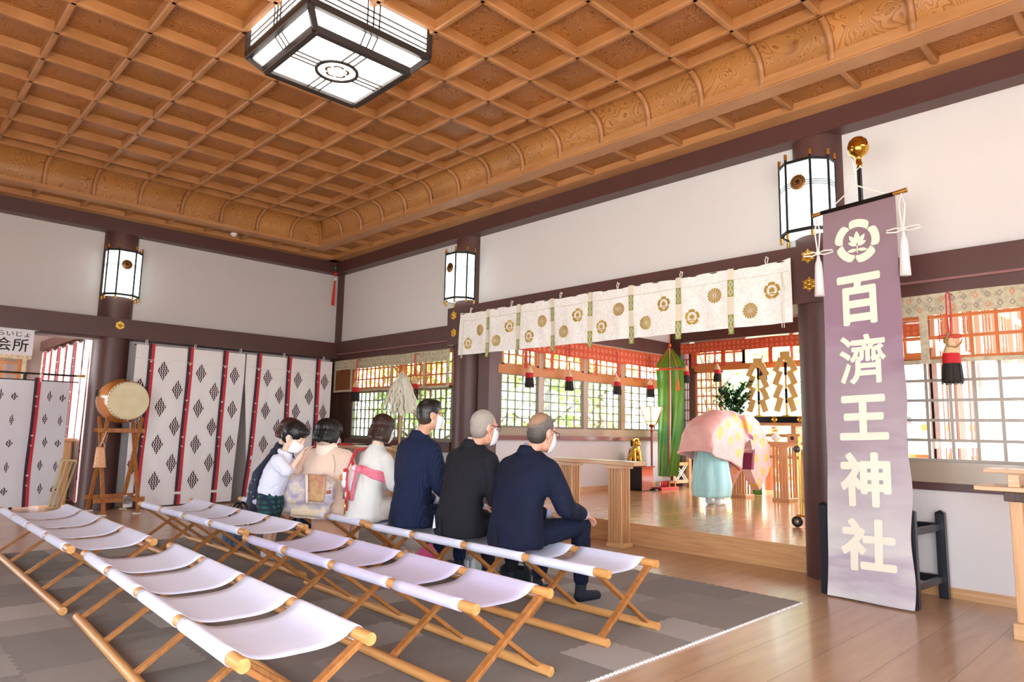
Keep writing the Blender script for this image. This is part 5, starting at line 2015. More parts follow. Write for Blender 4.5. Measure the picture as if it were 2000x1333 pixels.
# ------------------------------------------------------------------ outside
verm = mat('vermilion', '#e2602c', rough=0.45)
pale = mat('pale_rail', '#eab478', rough=0.5)
ra = empty('shrine_railing', 'orange and pale wooden railing outside the back of the altar room', 'railing', (-5.0, 13.3, 0.12))
for k, x in enumerate((-1.35, -0.55, 0.6, 1.8)):
    MB().cyl((x, 0, 0.0), (x, 0, 0.95 if k == 0 else 0.8), 0.10 if k == 0 else 0.06, 0.10 if k == 0 else 0.06, 20).build('post', verm if k == 0 else pale, ra)
    MB().ell((x, 0, 0.86 if k else 1.02), 0.06, 14).build('post_ball', pale, ra)
for z in (0.30, 0.55, 0.74):
    MB().box((-1.35, -0.03, z - 0.03), (2.6, 0.03, z + 0.03)).build('rail', pale, ra)
sta = empty('shrine_steps', 'vermilion steps leading up behind the railing', 'steps', (-4.2, 14.6, 0.12))
for k in range(5):
    MB().box((-1.0, 0.28 * k, 0.0), (1.4, 0.28 * k + 0.28, 0.16 * (k + 1)), bev=0.006).build('step', verm, sta)
bd = empty('outer_shrine', 'grey-roofed vermilion shrine hall seen through the back opening', 'building', (-8.5, 21.0, -0.6))
MB().box((-1.5, 0, 0), (9.5, 3.0, 2.1)).build('wall', mat('shrine_white', '#f0ece6', rough=0.8), bd)
m_ = MB()
m_.add([(-2.2, -1.0, 2.15), (10.2, -1.0, 2.15), (10.2, 1.5, 3.1), (-2.2, 1.5, 3.1), (-2.2, 4.0, 2.15), (10.2, 4.0, 2.15)], [(0, 1, 2, 3), (3, 2, 5, 4), (0, 3, 4), (1, 5, 2)])
solidify(m_.build('roof', mat('roof_grey', '#8f9aa4', rough=0.5), bd), 0.12)
for x in (-1.3, 1.2, 3.8, 6.4, 9.0):
    MB().box((x - 0.09, -0.05, 0), (x + 0.09, 0.05, 2.15)).build('post', verm, bd)

# right flank of the altar room seen through the window behind the banner
fl_ = empty('flank_veranda', 'pink-walled latticed flank with eaves outside the right window', 'building', (-2.35, 6.9, 0.0))
pinkw = mat('flank_pink', '#e6c2b6', rough=0.6)
MB().box((0.50, 0, 0.0), (0.56, 5.4, 1.0)).build('lower_wall', mat('shrine_white', '#f0ece6'), fl_)
for k in range(7):
    MB().box((0.52, 0.1 + 0.86 * k, 0.9), (0.60, 0.22 + 0.86 * k, 3.1)).build('post', pinkw, fl_)
for z in (1.2, 2.1, 2.8):
    MB().box((0.53, 0.0, z - 0.04), (0.58, 5.4, z + 0.04)).build('rail', pinkw, fl_)
m_ = MB()
for k in range(32):
    m_.box((0.54, 0.1 + 0.165 * k, 0.95), (0.56, 0.13 + 0.165 * k, 2.8))
m_.build('lattice', mat('lattice_pinkbrown', '#cfa898', rough=0.5), fl_)
m_ = MB()
for k in range(16):
    m_.box((0.3, 0.05 + 0.35 * k, 3.02), (1.6, 0.11 + 0.35 * k, 3.10))
m_.box((0.3, 0, 3.10), (1.7, 5.6, 3.14))
m_.build('eaves', mat('eaves_wood', '#d89870', rough=0.5), fl_)
tor = empty('vermilion_fence', 'vermilion post fence standing in the bright yard outside the right window', 'fence', (-3.0, 15.5, -0.6))
for k in range(9):
    MB().box((-1.0 + 0.7 * k, -0.06, 0), (-0.86 + 0.7 * k, 0.06, 2.1)).build('post', verm, tor)
for z in (0.6, 1.3, 2.0):
    MB().box((-1.2, -0.04, z), (4.9, 0.04, z + 0.12)).build('rail', verm, tor)


leafy = [mat('tree_leaf_a', '#b9d47a', rough=0.6, color2='#86b44a', vscale=3), mat('tree_leaf_b', '#cfe29a', rough=0.6, color2='#9cc466', vscale=3)]
bark = mat('bark', '#6a5442', rough=0.9)


def tree(loc, H, R, label, seed, n=1500, mi=0):
    t = empty('garden_tree', label, 'tree', loc, 0, 'trees outside the windows')
    r_ = random.Random(seed)
    m_ = MB()
    m_.tube([(0, 0, 0), (0.05, 0, H * .4), (0, 0.05, H * .75)], [0.14, 0.11, 0.05], 10)
    for k in range(7):
        a = r_.random() * 6.28
        m_.tube([(0, 0, H * (0.3 + .06 * k)), (R * .6 * cos(a), R * .6 * sin(a), H * (0.45 + .07 * k))], [0.05, 0.015], 6)
    m_.build('trunk', bark, t)
    m_ = MB()
    cl = [(Vector((R * .6 * r_.uniform(-1, 1), R * .6 * r_.uniform(-1, 1), H * r_.uniform(0.12, 0.98))), R * r_.uniform(.3, .55)) for _ in range(16)]
    for k in range(n):
        c, rad = cl[k % 16]
        d = Vector((r_.gauss(0, 1), r_.gauss(0, 1), r_.gauss(0, 1))).normalized()
        p = c + d * rad * r_.uniform(.6, 1.05)
        dd = Vector((r_.uniform(-1, 1), r_.uniform(-1, 1), r_.uniform(-1, .5)))
        leaf_shape(m_, p, dd, 0.20, 0.06)
    m_.build('foliage', leafy[mi], t)


TR = [((-12.2, 9.2, -0.6), 4.5, 1.7), ((-14.5, 10.5, -0.6), 5.2, 2.0), ((-11.4, 12.2, -0.6), 4.6, 1.7), ((-12.4, 15.5, -0.6), 5.2, 2.0),
      ((-15.0, 13.5, -0.6), 5.0, 2.0), ((-9.4, 16.4, -0.6), 5.4, 1.7), ((-7.2, 18.6, -0.6), 5.8, 1.8), ((-10.8, 19.5, -0.6), 6.0, 2.2),
      ((-4.8, 25.5, -0.6), 6.2, 2.4), ((-9.5, 25.0, -0.6), 7.0, 2.8), ((-2.0, 24.0, -0.6), 6.0, 2.4), ((-17.5, 9.5, -0.6), 5.0, 2.0),
      ((-19.5, 2.2, -0.6), 4.5, 1.8), ((-0.4, 19.5, -0.6), 5.0, 1.9)]
TL = ['green tree just outside the corner window', 'broad green tree behind the first one outside the corner window', 'bright tree outside the first altar window',
      'tree outside the middle altar windows', 'tree farther out between the corner and altar windows', 'tree near the back left corner of the altar room',
      'tree left of the shrine roof in the back opening', 'tree behind the altar windows far out on the left', 'tree rising behind the shrine roof in the back opening',
      'tallest tree behind the shrine hall', 'tree behind the yard fence on the right', 'tree far outside the corner window near the slatted panel', 'tree outside the side room window', 'tree seen low through the right window']
for i, ((p, H, R), lab) in enumerate(zip(TR, TL)):
    tree(p, H, R, lab, 100 + i, 1100, i % 2)

# ------------------------------------------------------------------ people
def cap(m_, p0, p1, r0, r1=None, n=14):
    r1 = r0 if r1 is None else r1
    m_.cyl(p0, p1, r0, r1, n)
    m_.ell(p0, r0 * 0.995, n)
    m_.ell(p1, r1 * 0.995, n)
    return m_


def loft(m_, st, n=24, caps=True):
    """st: (x, y, z, rx, ry) rings stacked from low to high"""
    vs, fs = [], []
    for (x, y, z, rx, ry) in st:
        for j in range(n):
            a = 2 * pi * j / n
            vs.append((x + rx * cos(a), y + ry * sin(a), z))
    for i in range(len(st) - 1):
        for j in range(n):
            fs.append((i * n + j, i * n + (j + 1) % n, (i + 1) * n + (j + 1) % n, (i + 1) * n + j))
    if caps:
        fs.append(tuple(reversed(range(n))))
        fs.append(tuple((len(st) - 1) * n + j for j in range(n)))
    m_.add(vs, fs, None, True)
    return m_


def crumple(me, amp, sc=(7, 7, 7), seed=0.0, deep=0.0):
    s = Vector((seed, seed * 1.7, seed * 0.6))
    ns = [v.normal.copy() for v in me.vertices]
    for v, nrm in zip(me.vertices, ns):
        p = Vector((v.co.x * sc[0], v.co.y * sc[1], v.co.z * sc[2])) + s
        q = noise.noise(p) * 0.7 + noise.noise(p * 2.3) * 0.3
        rdg = 1 - abs(noise.noise(p * 0.9 + Vector((9, 3, 1)))) * 2
        v.co += nrm * (amp * q - deep * max(0, rdg) ** 4)
    me.update()
    return me


skin = mat('skin', '#d9a78a', rough=0.5, color2='#cf9678', vscale=12)
skin_r = mat('skin_rosy', '#e0a98f', rough=0.5, color2='#d08c74', vscale=14)
skin_pale = mat('skin_pale', '#edc7ae', rough=0.5)
mask_m = mat('face_mask', '#f0eff2', rough=0.8, bump=0.1, bscale=200)
eye_w = mat('eye_white', '#f4f2ee', rough=0.2)
eye_b = mat('eye_dark', '#1c120e', rough=0.15)
lip_m = mat('lip', '#b5665c', rough=0.45)


def head_shapes(m_, H, s=1.0, neck=None, nr=0.055):
    """H: matrix of the head (origin mid skull, +y face)"""
    def E(c, r, R=None):
        T = H @ Matrix.Scale(s, 4) @ Matrix.Translation(Vector(c)) @ (R or Matrix.Identity(4)) @ Matrix.Diagonal((r[0], r[1], r[2], 1))
        m_.ell((0, 0, 0), 1.0, 20, T)
    E((0, -0.012, 0.02), (0.077, 0.094, 0.098))
    E((0, 0.028, -0.03), (0.066, 0.066, 0.088))
    E((0, 0.052, -0.092), (0.040, 0.036, 0.028))
    E((0.028, 0.045, -0.07), (0.034, 0.04, 0.04)); E((-0.028, 0.045, -0.07), (0.034, 0.04, 0.04))
    E((0, 0.094, -0.022), (0.013, 0.020, 0.014)); E((0, 0.088, -0.002), (0.009, 0.014, 0.026))
    E((0, 0.076, 0.026), (0.052, 0.014, 0.010))
    E((0.042, 0.062, -0.022), (0.022, 0.02, 0.018)); E((-0.042, 0.062, -0.022), (0.022, 0.02, 0.018))
    E((0, 0.086, -0.062), (0.022, 0.010, 0.007)); E((0, 0.084, -0.072), (0.019, 0.010, 0.006))
    for sx in (-1, 1):
        R = Matrix.Rotation(sx * 0.35, 4, 'Z') @ Matrix.Rotation(-0.15, 4, 'X')
        E((sx * 0.079, -0.008, -0.012), (0.009, 0.020, 0.033), R)
        E((sx * 0.076, -0.002, -0.04), (0.008, 0.011, 0.012), R)
    if neck is not None:
        a = H @ Vector((0, -0.02 * s, -0.06 * s))
        cap(m_, neck, a, nr, nr * 0.92, 18)


def head_extras(par, H, s=1.0, mask=True, glasses=False, eyes=True, lobes=True):
    """eyes, lips, mask, glasses as children"""
    S = H @ Matrix.Scale(s, 4)
    if eyes:
        for sx in (-1, 1):
            e_ = MB(); e_.ell((0, 0, 0), 1, 12, S @ Matrix.Translation((sx * 0.031, 0.076, 0.004)) @ Matrix.Diagonal((0.013, 0.009, 0.007, 1)))
            e_.m = 1
            e_.ell((0, 0, 0), 1, 10, S @ Matrix.Translation((sx * 0.031, 0.083, 0.004)) @ Matrix.Diagonal((0.006, 0.004, 0.006, 1)))
            e_.build('eye', [eye_w, eye_b], par)
            b_ = MB(); b_.tube([S @ Vector((sx * (0.014 + 0.009 * k), 0.088 - 0.003 * k, 0.024 + 0.002 * (1.5 - abs(k - 1.5)))) for k in range(4)], 0.003 * s, 6)
            b_.build('eyebrow', eye_b, par)
    l_ = MB(); l_.ell((0, 0, 0), 1, 12, S @ Matrix.Translation((0, 0.090, -0.066)) @ Matrix.Diagonal((0.021, 0.008, 0.007, 1)))
    l_.build('mouth', lip_m, par)
    if mask:
        m_ = MB()

        def fn(u, v):
            a = radians(-82 + 164 * u)
            z = -0.020 - 0.086 * v
            bul = 0.006 * sin(pi * v) + 0.008 * (1 - abs(2 * u - 1)) * sin(pi * min(1, v * 1.2))
            rx = 0.072 + bul * .3 - 0.02 * v * v
            ry = 0.078 + bul
            zz = z + 0.022 * (abs(2 * u - 1) ** 2) * (1 - 2 * v) * 0.9
            return S @ Vector((rx * sin(a), 0.026 + ry * cos(a) - 0.01 * v, zz))
        m_.grid(fn, 20, 10)
        mk_ = o = m_.build('face_mask', mask_m, par)
        solidify(o, 0.002)
        for sx in (-1, 1):
            t_ = MB()
            t_.tube([S @ Vector((sx * 0.071, 0.03, -0.010)), S @ Vector((sx * 0.083, 0.008, 0.012)), S @ Vector((sx * 0.086, -0.022, 0.012)), S @ Vector((sx * 0.085, -0.028, -0.02)),
                     S @ Vector((sx * 0.080, 0.0, -0.055)), S @ Vector((sx * 0.068, 0.03, -0.085))], 0.0022, 6)
            t_.build('ear_loop', mask_m, mk_)
    if glasses:
        g = MB()
        for sx in (-1, 1):
            g.tube([S @ Vector((sx * (0.033 + 0.024 * cos(a)), 0.101, 0.002 + 0.018 * sin(a))) for a in [i * 2 * pi / 14 for i in range(14)]], 0.0022, 6, closed=True)
            g.tube([S @ Vector((sx * 0.057, 0.099, 0.006)), S @ Vector((sx * 0.078, 0.08, 0.010)), S @ Vector((sx * 0.084, 0.0, 0.014)), S @ Vector((sx * 0.083, -0.02, 0.0))], 0.0028, 6)
        g.tube([S @ Vector((-0.010, 0.101, 0.006)), S @ Vector((0.010, 0.101, 0.006))], 0.0022, 6)
        g.build('glasses', mat('glasses_frame', '#3a1c14', rough=0.3), par)


def hand_shapes(m_, wrist, fwd, up, s=1.0, side=1, curl=0.5):
    """palm, four unequal bent fingers and a thumb; up = back of the hand, side=+1 puts the thumb to the left of fwd"""
    w = Vector(wrist); f = Vector(fwd).normalized(); u = Vector(up)
    u = (u - f * u.dot(f)).normalized(); r = f.cross(u) * side
    k = s
    T = Matrix((r, f, u)).transposed().to_4x4()
    T.translation = w
    m_.ell((0, 0, 0), 1, 14, T @ Matrix.Translation((0, 0.045 * k, 0)) @ Matrix.Diagonal((0.041 * k, 0.052 * k, 0.015 * k, 1)))
    cap(m_, T @ Vector((0, -0.03 * k, 0)), T @ Vector((0, 0.02 * k, 0)), 0.026 * k, 0.026 * k, 12)
    for i, (x, L) in enumerate(((-0.031, 0.068), (-0.0105, 0.078), (0.0105, 0.072), (0.030, 0.056))):
        a = x * k * 1.1
        p = Vector((a, 0.085 * k, 0.002))
        ang = -0.15
        for q, fr in enumerate((0.45, 0.32, 0.23)):
            ang -= curl * (0.55 if q else 0.35)
            d = Vector((x * 0.9, cos(ang), sin(ang))).normalized() * (L * fr * k)
            cap(m_, T @ p, T @ (p + d), 0.0086 * k * (1 - .08 * q), 0.0082 * k * (1 - .1 * q), 8)
            p = p + d
    p = Vector((-0.032 * k, 0.02 * k, -0.004))
    for (dx, dy, dz, rr_) in ((-0.022, 0.024, -0.008, 0.012), (-0.008, 0.028, -0.008, 0.0105), (0.001, 0.022, -0.005, 0.009)):
        d = Vector((dx, dy, dz)) * k
        cap(m_, T @ p, T @ (p + d), rr_ * k, rr_ * 0.9 * k, 8)
        p = p + d


def Hmat(c, yaw=0.0, pitch=0.0, roll=0.0):
    return Matrix.Translation(Vector(c)) @ Matrix.Rotation(yaw, 4, 'Z') @ Matrix.Rotation(pitch, 4, 'X') @ Matrix.Rotation(roll, 4, 'Y')


def seated(name, label, loc, rz=0.0, head=(0, 0.06, 1.24), yaw=0.0, pitch=0.0, hs=1.08, lean=0.08, W=1.0, knees=None, feet=None, hands=None, elbows=None, sh=1.02, skn=None, hand_on=True, mask=True, glasses=False, bare_feet=False):
    """returns (root, data): body mesh is one surface from head to feet"""
    r = empty(name, label, 'person', loc, rz)
    knees = knees or ((-0.13, 0.44, 0.50), (0.13, 0.44, 0.50))
    feet = feet or ((-0.14, 0.42, 0.09), (0.14, 0.42, 0.09))
    elbows = elbows or ((-0.27, 0.12, 0.72), (0.27, 0.12, 0.72))
    hands = hands or ((-0.13, 0.36, 0.60), (0.13, 0.36, 0.60))
    shp = ((-0.18 * W, lean, sh), (0.18 * W, lean, sh))
    H = Hmat(head, yaw, pitch)
    b = MB()
    loft(b, [(0, 0, 0.44, 0.14 * W, 0.11), (0, 0, 0.52, 0.165 * W, 0.125), (0, 0.01, 0.68, 0.14 * W, 0.10), (0, lean * .6, 0.86, 0.155 * W, 0.105),
             (0, lean, sh - 0.04, 0.16 * W, 0.09), (0, lean, sh + 0.05, 0.08, 0.06)], 20)
    neck = (0, lean, sh + 0.02)
    head_shapes(b, H, hs, neck, 0.056)
    for i in (0, 1):
        cap(b, ((-0.09, 0.0, 0.51), (0.09, 0.0, 0.51))[i], knees[i], 0.082, 0.056)
        cap(b, knees[i], feet[i], 0.056, 0.036)
        f = Vector(feet[i])
        cap(b, (f.x, f.y - 0.02, 0.05), (f.x * 1.1, f.y + 0.15, 0.035), 0.036, 0.028)
        cap(b, (shp[i][0] * 0.92, shp[i][1], shp[i][2] - 0.03), elbows[i], 0.045, 0.040)
        cap(b, elbows[i], hands[i], 0.040, 0.028)
        h = Vector(hands[i]); e = Vector(elbows[i])
        hand_shapes(b, h, (h - e).normalized() * 0.6 + Vector((0, 0.6, -0.35)), (0, 0.3, 1), 1.0, 1 if i else -1, 0.55)
    link_mesh('body', fused(b, 0.0075, 3, name + '_body'), skn or skin, r)
    head_extras(r, H, hs, mask, glasses)
    return r, dict(H=H, hs=hs, lean=lean, W=W, sh=sh, knees=knees, feet=feet, elbows=elbows, hands=hands, shp=shp)


def folds(me, spots):
    """soft ridges near joints: (centre, radius, direction, waves, height)"""
    ns = [v.normal.copy() for v in me.vertices]
    for v, nrm in zip(me.vertices, ns):
        for c, rad, dr_, fq, am in spots:
            q = (v.co - Vector(c)).length / rad
            if q < 1:
                ph = v.co.dot(Vector(dr_)) * fq + 2.5 * noise.noise(v.co * 5 + Vector(c) * 3)
                w = (1 - q * q) ** 1.5
                v.co += nrm * (am * w * (abs(sin(ph)) ** 0.7 - 0.6))
    me.update()
    return me


def man_jacket(r, d, M, name='jacket', hem=0.435, wide=1.0, seed=1.0, vent=True, amp=0.006):
    W = d['W'] * wide; L = d['lean']; sh = d['sh']
    b = MB()
    loft(b, [(0, -0.02, hem, 0.205 * W, 0.165), (0, -0.015, hem + 0.05, 0.215 * W, 0.165), (0, -0.01, 0.60, 0.195 * W, 0.155), (0, 0.0, 0.72, 0.185 * W, 0.14),
             (0, L * .55, 0.86, 0.205 * W, 0.145), (0, L * .85, sh - 0.07, 0.218 * W, 0.135), (0, L, sh - 0.01, 0.20 * W, 0.112), (0, L + .005, sh + 0.04, 0.135 * W, 0.088), (0, L + 0.012, sh + 0.085, 0.072, 0.066)], 28)
    for i in (0, 1):
        s = Vector(d['shp'][i]); e = Vector(d['elbows'][i]); h = Vector(d['hands'][i])
        s = s + Vector((0.004 * (1 if i else -1), 0, -0.055))
        cap(b, (0.03 * (1 if i else -1), L + 0.01, sh + 0.035), s + Vector((0, 0, 0.012)), 0.055, 0.070, 18)
        cap(b, s, s.lerp(e, 0.5), 0.080, 0.084, 18)
        cap(b, s.lerp(e, 0.5), e, 0.084, 0.074, 18)
        cap(b, e, e.lerp(h, 0.86), 0.072, 0.050, 18)
    me = crumple(fused(b, 0.010, 14, name), amp, (8, 8, 7), seed, amp * 0.5)
    sp_ = [((0.0, -0.12, 0.66), 0.22, (0.35, 0, 1), 42, 0.008), ((-0.12, -0.10, 0.80), 0.16, (0.7, 0, -0.7), 38, 0.006), ((0.12, -0.12, 0.86), 0.16, (0.6, 0, 0.8), 34, 0.006)]
    for i in (0, 1):
        e = Vector(d['elbows'][i])
        sp_.append((tuple(e), 0.13, (0.2, 0.7, 0.7), 60, 0.008))
        sp_.append((tuple(Vector(d['shp'][i]) + Vector((-0.03 * (1 if i else -1), -0.06, -0.16))), 0.14, (0.6 * (1 if i else -1), 0, 0.8), 50, 0.007))
    folds(me, sp_)
    jk = link_mesh(name, me, M, r)
    # turned collar round the nape and the centre back seam
    cm = MB()
    cm.lathe([(0.092, -0.045), (0.090, -0.01), (0.078, 0.030), (0.071, 0.032), (0.074, -0.01)], 30, Matrix.Translation((0, L + 0.004, sh + 0.062)) @ Matrix.Rotation(-0.30, 4, 'X'))
    cm.build('jacket_collar', M, jk)
    if vent:
        v_ = MB()
        y = -0.02 - 0.168
        v_.add([(-0.01, y - 0.004, hem + 0.17), (0.012, y - 0.006, hem + 0.005), (-0.03, y - 0.006, hem + 0.005)], [(0, 2, 1)])
        v_.build('vent', mat('vent_dark', '#0b0d15', rough=0.9), jk)
    for i in (0, 1):
        e = Vector(d['elbows'][i]); h = Vector(d['hands'][i])
        c_ = MB().cyl(e.lerp(h, 0.84), e.lerp(h, 1.02), 0.041, 0.036, 18)
        c_.build('shirt_cuff', mat('shirt_blue', '#b9c4e4', rough=0.8), jk)


def trousers(r, d, M, seed=3.0):
    b = MB()
    loft(b, [(0, 0.0, 0.43, 0.15, 0.13), (0, 0.02, 0.50, 0.185, 0.15), (0, 0.02, 0.60, 0.17, 0.13)], 20)
    for i in (0, 1):
        k = Vector(d['knees'][i]); f = Vector(d['feet'][i])
        cap(b, ((-0.095, 0.03, 0.515), (0.095, 0.03, 0.515))[i], k, 0.098, 0.078, 18)
        cap(b, k, (f.x, f.y, 0.24), 0.076, 0.062, 18)
        cap(b, k, (f.x, f.y, 0.17), 0.070, 0.058, 18)
    link_mesh('trousers', crumple(fused(b, 0.010, 4, 'trousers'), 0.006, (9, 9, 9), seed, 0.006), M, r)
    for i in (0, 1):
        f = Vector(d['feet'][i])
        s_ = MB()
        cap(s_, (f.x, f.y, 0.17), (f.x, f.y - 0.01, 0.06), 0.042, 0.043, 14)
        cap(s_, (f.x, f.y - 0.02, 0.05), (f.x * 1.12, f.y + 0.155, 0.037), 0.043, 0.036, 14)
        link_mesh('sock', fused(s_, 0.008, 3, 'sock'), mat('sock_navy', '#141a2a', rough=0.85), r)


def man_hair(r, d, M, style='short'):
    H, s = d['H'], d['hs']
    S = H @ Matrix.Scale(s, 4)
    b = MB()

    def E(c, q):
        b.ell((0, 0, 0), 1, 24, S @ Matrix.Translation(Vector(c)) @ Matrix.Diagonal((q[0], q[1], q[2], 1)))
    if style == 'short':
        E((0, -0.018, 0.034), (0.083, 0.096, 0.094)); E((0, -0.040, -0.012), (0.076, 0.068, 0.078)); E((0, 0.02, 0.075), (0.066, 0.07, 0.048))
    elif style == 'buzz':
        E((0, -0.020, 0.028), (0.0800, 0.0930, 0.096)); E((0, -0.042, -0.015), (0.073, 0.064, 0.076))
    else:
        E((0, -0.034, -0.004), (0.0808, 0.078, 0.072)); E((0, -0.046, -0.03), (0.071, 0.061, 0.06))
        E((0, -0.018, 0.006), (0.0812, 0.072, 0.050))
    me = crumple(fused(b, 0.006, 2, 'hair'), 0.0018, (60, 60, 60), 2.0)
    link_mesh('hair', me, M, r)


def collar(r, d, M, h=0.03, rr=0.066):
    c = Vector((0, d['lean'] + 0.026, d['sh'] + 0.082))
    m_ = MB()
    m_.lathe([(rr + 0.004, -0.02), (rr + 0.001, 0.0), (rr - 0.004, h), (rr - 0.009, h), (rr - 0.006, -0.02)], 28, Matrix.Translation(c) @ Matrix.Rotation(-0.25, 4, 'X'))
    m_.build('shirt_collar', M, r)


def hair_mat(name, top, low, z0, z1, rough=0.45, speck=0.0):
    """hair whose own colour changes from low to top (greying, fade)"""
    M = bpy.data.materials.new(name)
    M.use_nodes = True
    nt = M.node_tree
    b = nt.nodes['Principled BSDF']
    b.inputs['Roughness'].default_value = rough
    tc = nt.nodes.new('ShaderNodeTexCoord'); sx = nt.nodes.new('ShaderNodeSeparateXYZ')
    mr = nt.nodes.new('ShaderNodeMapRange'); mr.inputs['From Min'].default_value = z0; mr.inputs['From Max'].default_value = z1
    nz = nt.nodes.new('ShaderNodeTexNoise'); nz.inputs['Scale'].default_value = 140; nz.inputs['Detail'].default_value = 3
    mx = nt.nodes.new('ShaderNodeMix'); mx.data_type = 'RGBA'
    mx.inputs['A'].default_value = hexc(low); mx.inputs['B'].default_value = hexc(top)
    ad = nt.nodes.new('ShaderNodeMath'); ad.operation = 'MULTIPLY_ADD'; ad.inputs[1].default_value = 0.14 + speck
    sb = nt.nodes.new('ShaderNodeMath'); sb.operation = 'SUBTRACT'; sb.inputs[1].default_value = 0.07 + speck / 2
    nt.links.new(tc.outputs['Object'], sx.inputs[0]); nt.links.new(tc.outputs['Object'], nz.inputs['Vector'])
    nt.links.new(nz.outputs['Fac'], ad.inputs[0]); nt.links.new(sx.outputs['Z'], ad.inputs[2])
    nt.links.new(ad.outputs[0], sb.inputs[0]); nt.links.new(sb.outputs[0], mr.inputs['Value'])
    nt.links.new(mr.outputs[0], mx.inputs['Factor']); nt.links.new(mx.outputs['Result'], b.inputs['Base Color'])
    return M


def strand_mat(name, c1, c2):
    return mat(name, c1, rough=0.42, color2=c2, vscale=6, vstretch=(22, 22, 0.6), bump=0.35, bscale=45, spec=0.5)


navy = mat('navy_suit', '#141a33', rough=0.85, bump=0.15, bscale=500, spec=0.25, color2='#10162a', vscale=5)
navy2 = mat('navy_pinstripe', '#1e2a4e', rough=0.85, bump=0.15, bscale=500, spec=0.25)
char = mat('charcoal_suit', '#1c1c23', rough=0.85, bump=0.15, bscale=500, spec=0.25)
# pinstripes
nt = navy2.node_tree
tc = nt.nodes.new('ShaderNodeTexCoord'); sx = nt.nodes.new('ShaderNodeSeparateXYZ')
m1_ = nt.nodes.new('ShaderNodeMath'); m1_.operation = 'MULTIPLY'; m1_.inputs[1].default_value = 62
m2_ = nt.nodes.new('ShaderNodeMath'); m2_.operation = 'FRACT'
m3_ = nt.nodes.new('ShaderNodeMath'); m3_.operation = 'LESS_THAN'; m3_.inputs[1].default_value = 0.16
mx = nt.nodes.new('ShaderNodeMix'); mx.data_type = 'RGBA'
mx.inputs['A'].default_value = hexc('#141d38'); mx.inputs['B'].default_value = hexc('#222e52')
nt.links.new(tc.outputs['Object'], sx.inputs[0]); nt.links.new(sx.outputs['X'], m1_.inputs[0]); nt.links.new(m1_.outputs[0], m2_.inputs[0])
nt.links.new(m2_.outputs[0], m3_.inputs[0]); nt.links.new(m3_.outputs[0], mx.inputs['Factor'])
nt.links.new(mx.outputs['Result'], nt.nodes['Principled BSDF'].inputs['Base Color'])

# man at the right end: balding, navy suit, hand on his knee
m3, d3 = seated('person', 'balding person in navy suit and mask, rightmost seated on the bench, hand on knee', (-3.54, 3.50, 0.0), 0.0,
                head=(0.075, 0.17, 1.235), yaw=radians(-4), pitch=radians(-12), hs=1.13, lean=0.11, W=1.12, sh=1.03,
                knees=((-0.10, 0.44, 0.51), (0.17, 0.50, 0.56)), feet=((-0.16, 0.40, 0.09), (0.16, 0.52, 0.09)),
                elbows=((-0.28, 0.10, 0.72), (0.31, 0.17, 0.72)), hands=((-0.04, 0.38, 0.62), (0.25, 0.44, 0.645)), skn=skin_r, glasses=True)
man_jacket(m3, d3, navy, seed=1.0, wide=1.02, amp=0.008)
trousers(m3, d3, navy)
collar(m3, d3, mat('shirt_grey_blue', '#8f9dbc', rough=0.8))
hb3 = hair_mat('hair_grey_black', '#7a7068', '#3c3632', 1.20, 1.36, 0.6, 0.15)
nt3 = hb3.node_tree
src3 = nt3.nodes['Principled BSDF'].inputs['Base Color'].links[0].from_socket
vd = nt3.nodes.new('ShaderNodeVectorMath'); vd.operation = 'DISTANCE'; vd.inputs[1].default_value = (0.055, 0.10, 1.36)
tc3 = nt3.nodes.new('ShaderNodeTexCoord'); nz3 = nt3.nodes.new('ShaderNodeTexNoise'); nz3.inputs['Scale'].default_value = 60
ma3 = nt3.nodes.new('ShaderNodeMath'); ma3.operation = 'MULTIPLY_ADD'; ma3.inputs[1].default_value = 0.03
mr3 = nt3.nodes.new('ShaderNodeMapRange'); mr3.inputs['From Min'].default_value = 0.095; mr3.inputs['From Max'].default_value = 0.125
mx3 = nt3.nodes.new('ShaderNodeMix'); mx3.data_type = 'RGBA'; mx3.inputs['A'].default_value = hexc('#a07c66')
nt3.links.new(tc3.outputs['Object'], vd.inputs[0]); nt3.links.new(tc3.outputs['Object'], nz3.inputs['Vector'])
nt3.links.new(nz3.outputs['Fac'], ma3.inputs[0]); nt3.links.new(vd.outputs['Value'], ma3.inputs[2]); nt3.links.new(ma3.outputs[0], mr3.inputs['Value'])
nt3.links.new(mr3.outputs[0], mx3.inputs['Factor']); nt3.links.new(src3, mx3.inputs['B'])
nt3.links.new(mx3.outputs['Result'], nt3.nodes['Principled BSDF'].inputs['Base Color'])
man_hair(m3, d3, hb3, 'buzz')
for c in ((0.16, 0.52),):
    MB().cyl((0.16, 0.52, 0.17), (0.16, 0.52, 0.195), 0.052, 0.052, 20).build('bare_ankle', skin_pale, m3)

m2, d2 = seated('person', 'person with grey cropped hair and glasses in a charcoal suit, middle of three men', (-4.16, 3.50, 0.0), 0.0,
                head=(0.085, 0.15, 1.265), yaw=radians(-10), pitch=radians(-6), hs=1.13, lean=0.10, W=1.10, sh=1.06,
                knees=((-0.14, 0.46, 0.52), (0.15, 0.46, 0.52)), glasses=True, skn=skin_r)
man_jacket(m2, d2, char, seed=5.0, wide=1.0, amp=0.007)
trousers(m2, d2, char, 8.0)
collar(m2, d2, mat('shirt_white', '#e8e8ee', rough=0.8))
man_hair(m2, d2, hair_mat('hair_grey', '#a39a92', '#8c8078', 1.18, 1.34, 0.7, 0.3), 'buzz')
MB().add([(-0.085, -0.19, 0.60), (-0.06, -0.193, 0.50), (-0.10, -0.193, 0.49)], [(0, 2, 1)]).build('shirt_tail', mat('shirt_white', '#e8e8ee'), m2)

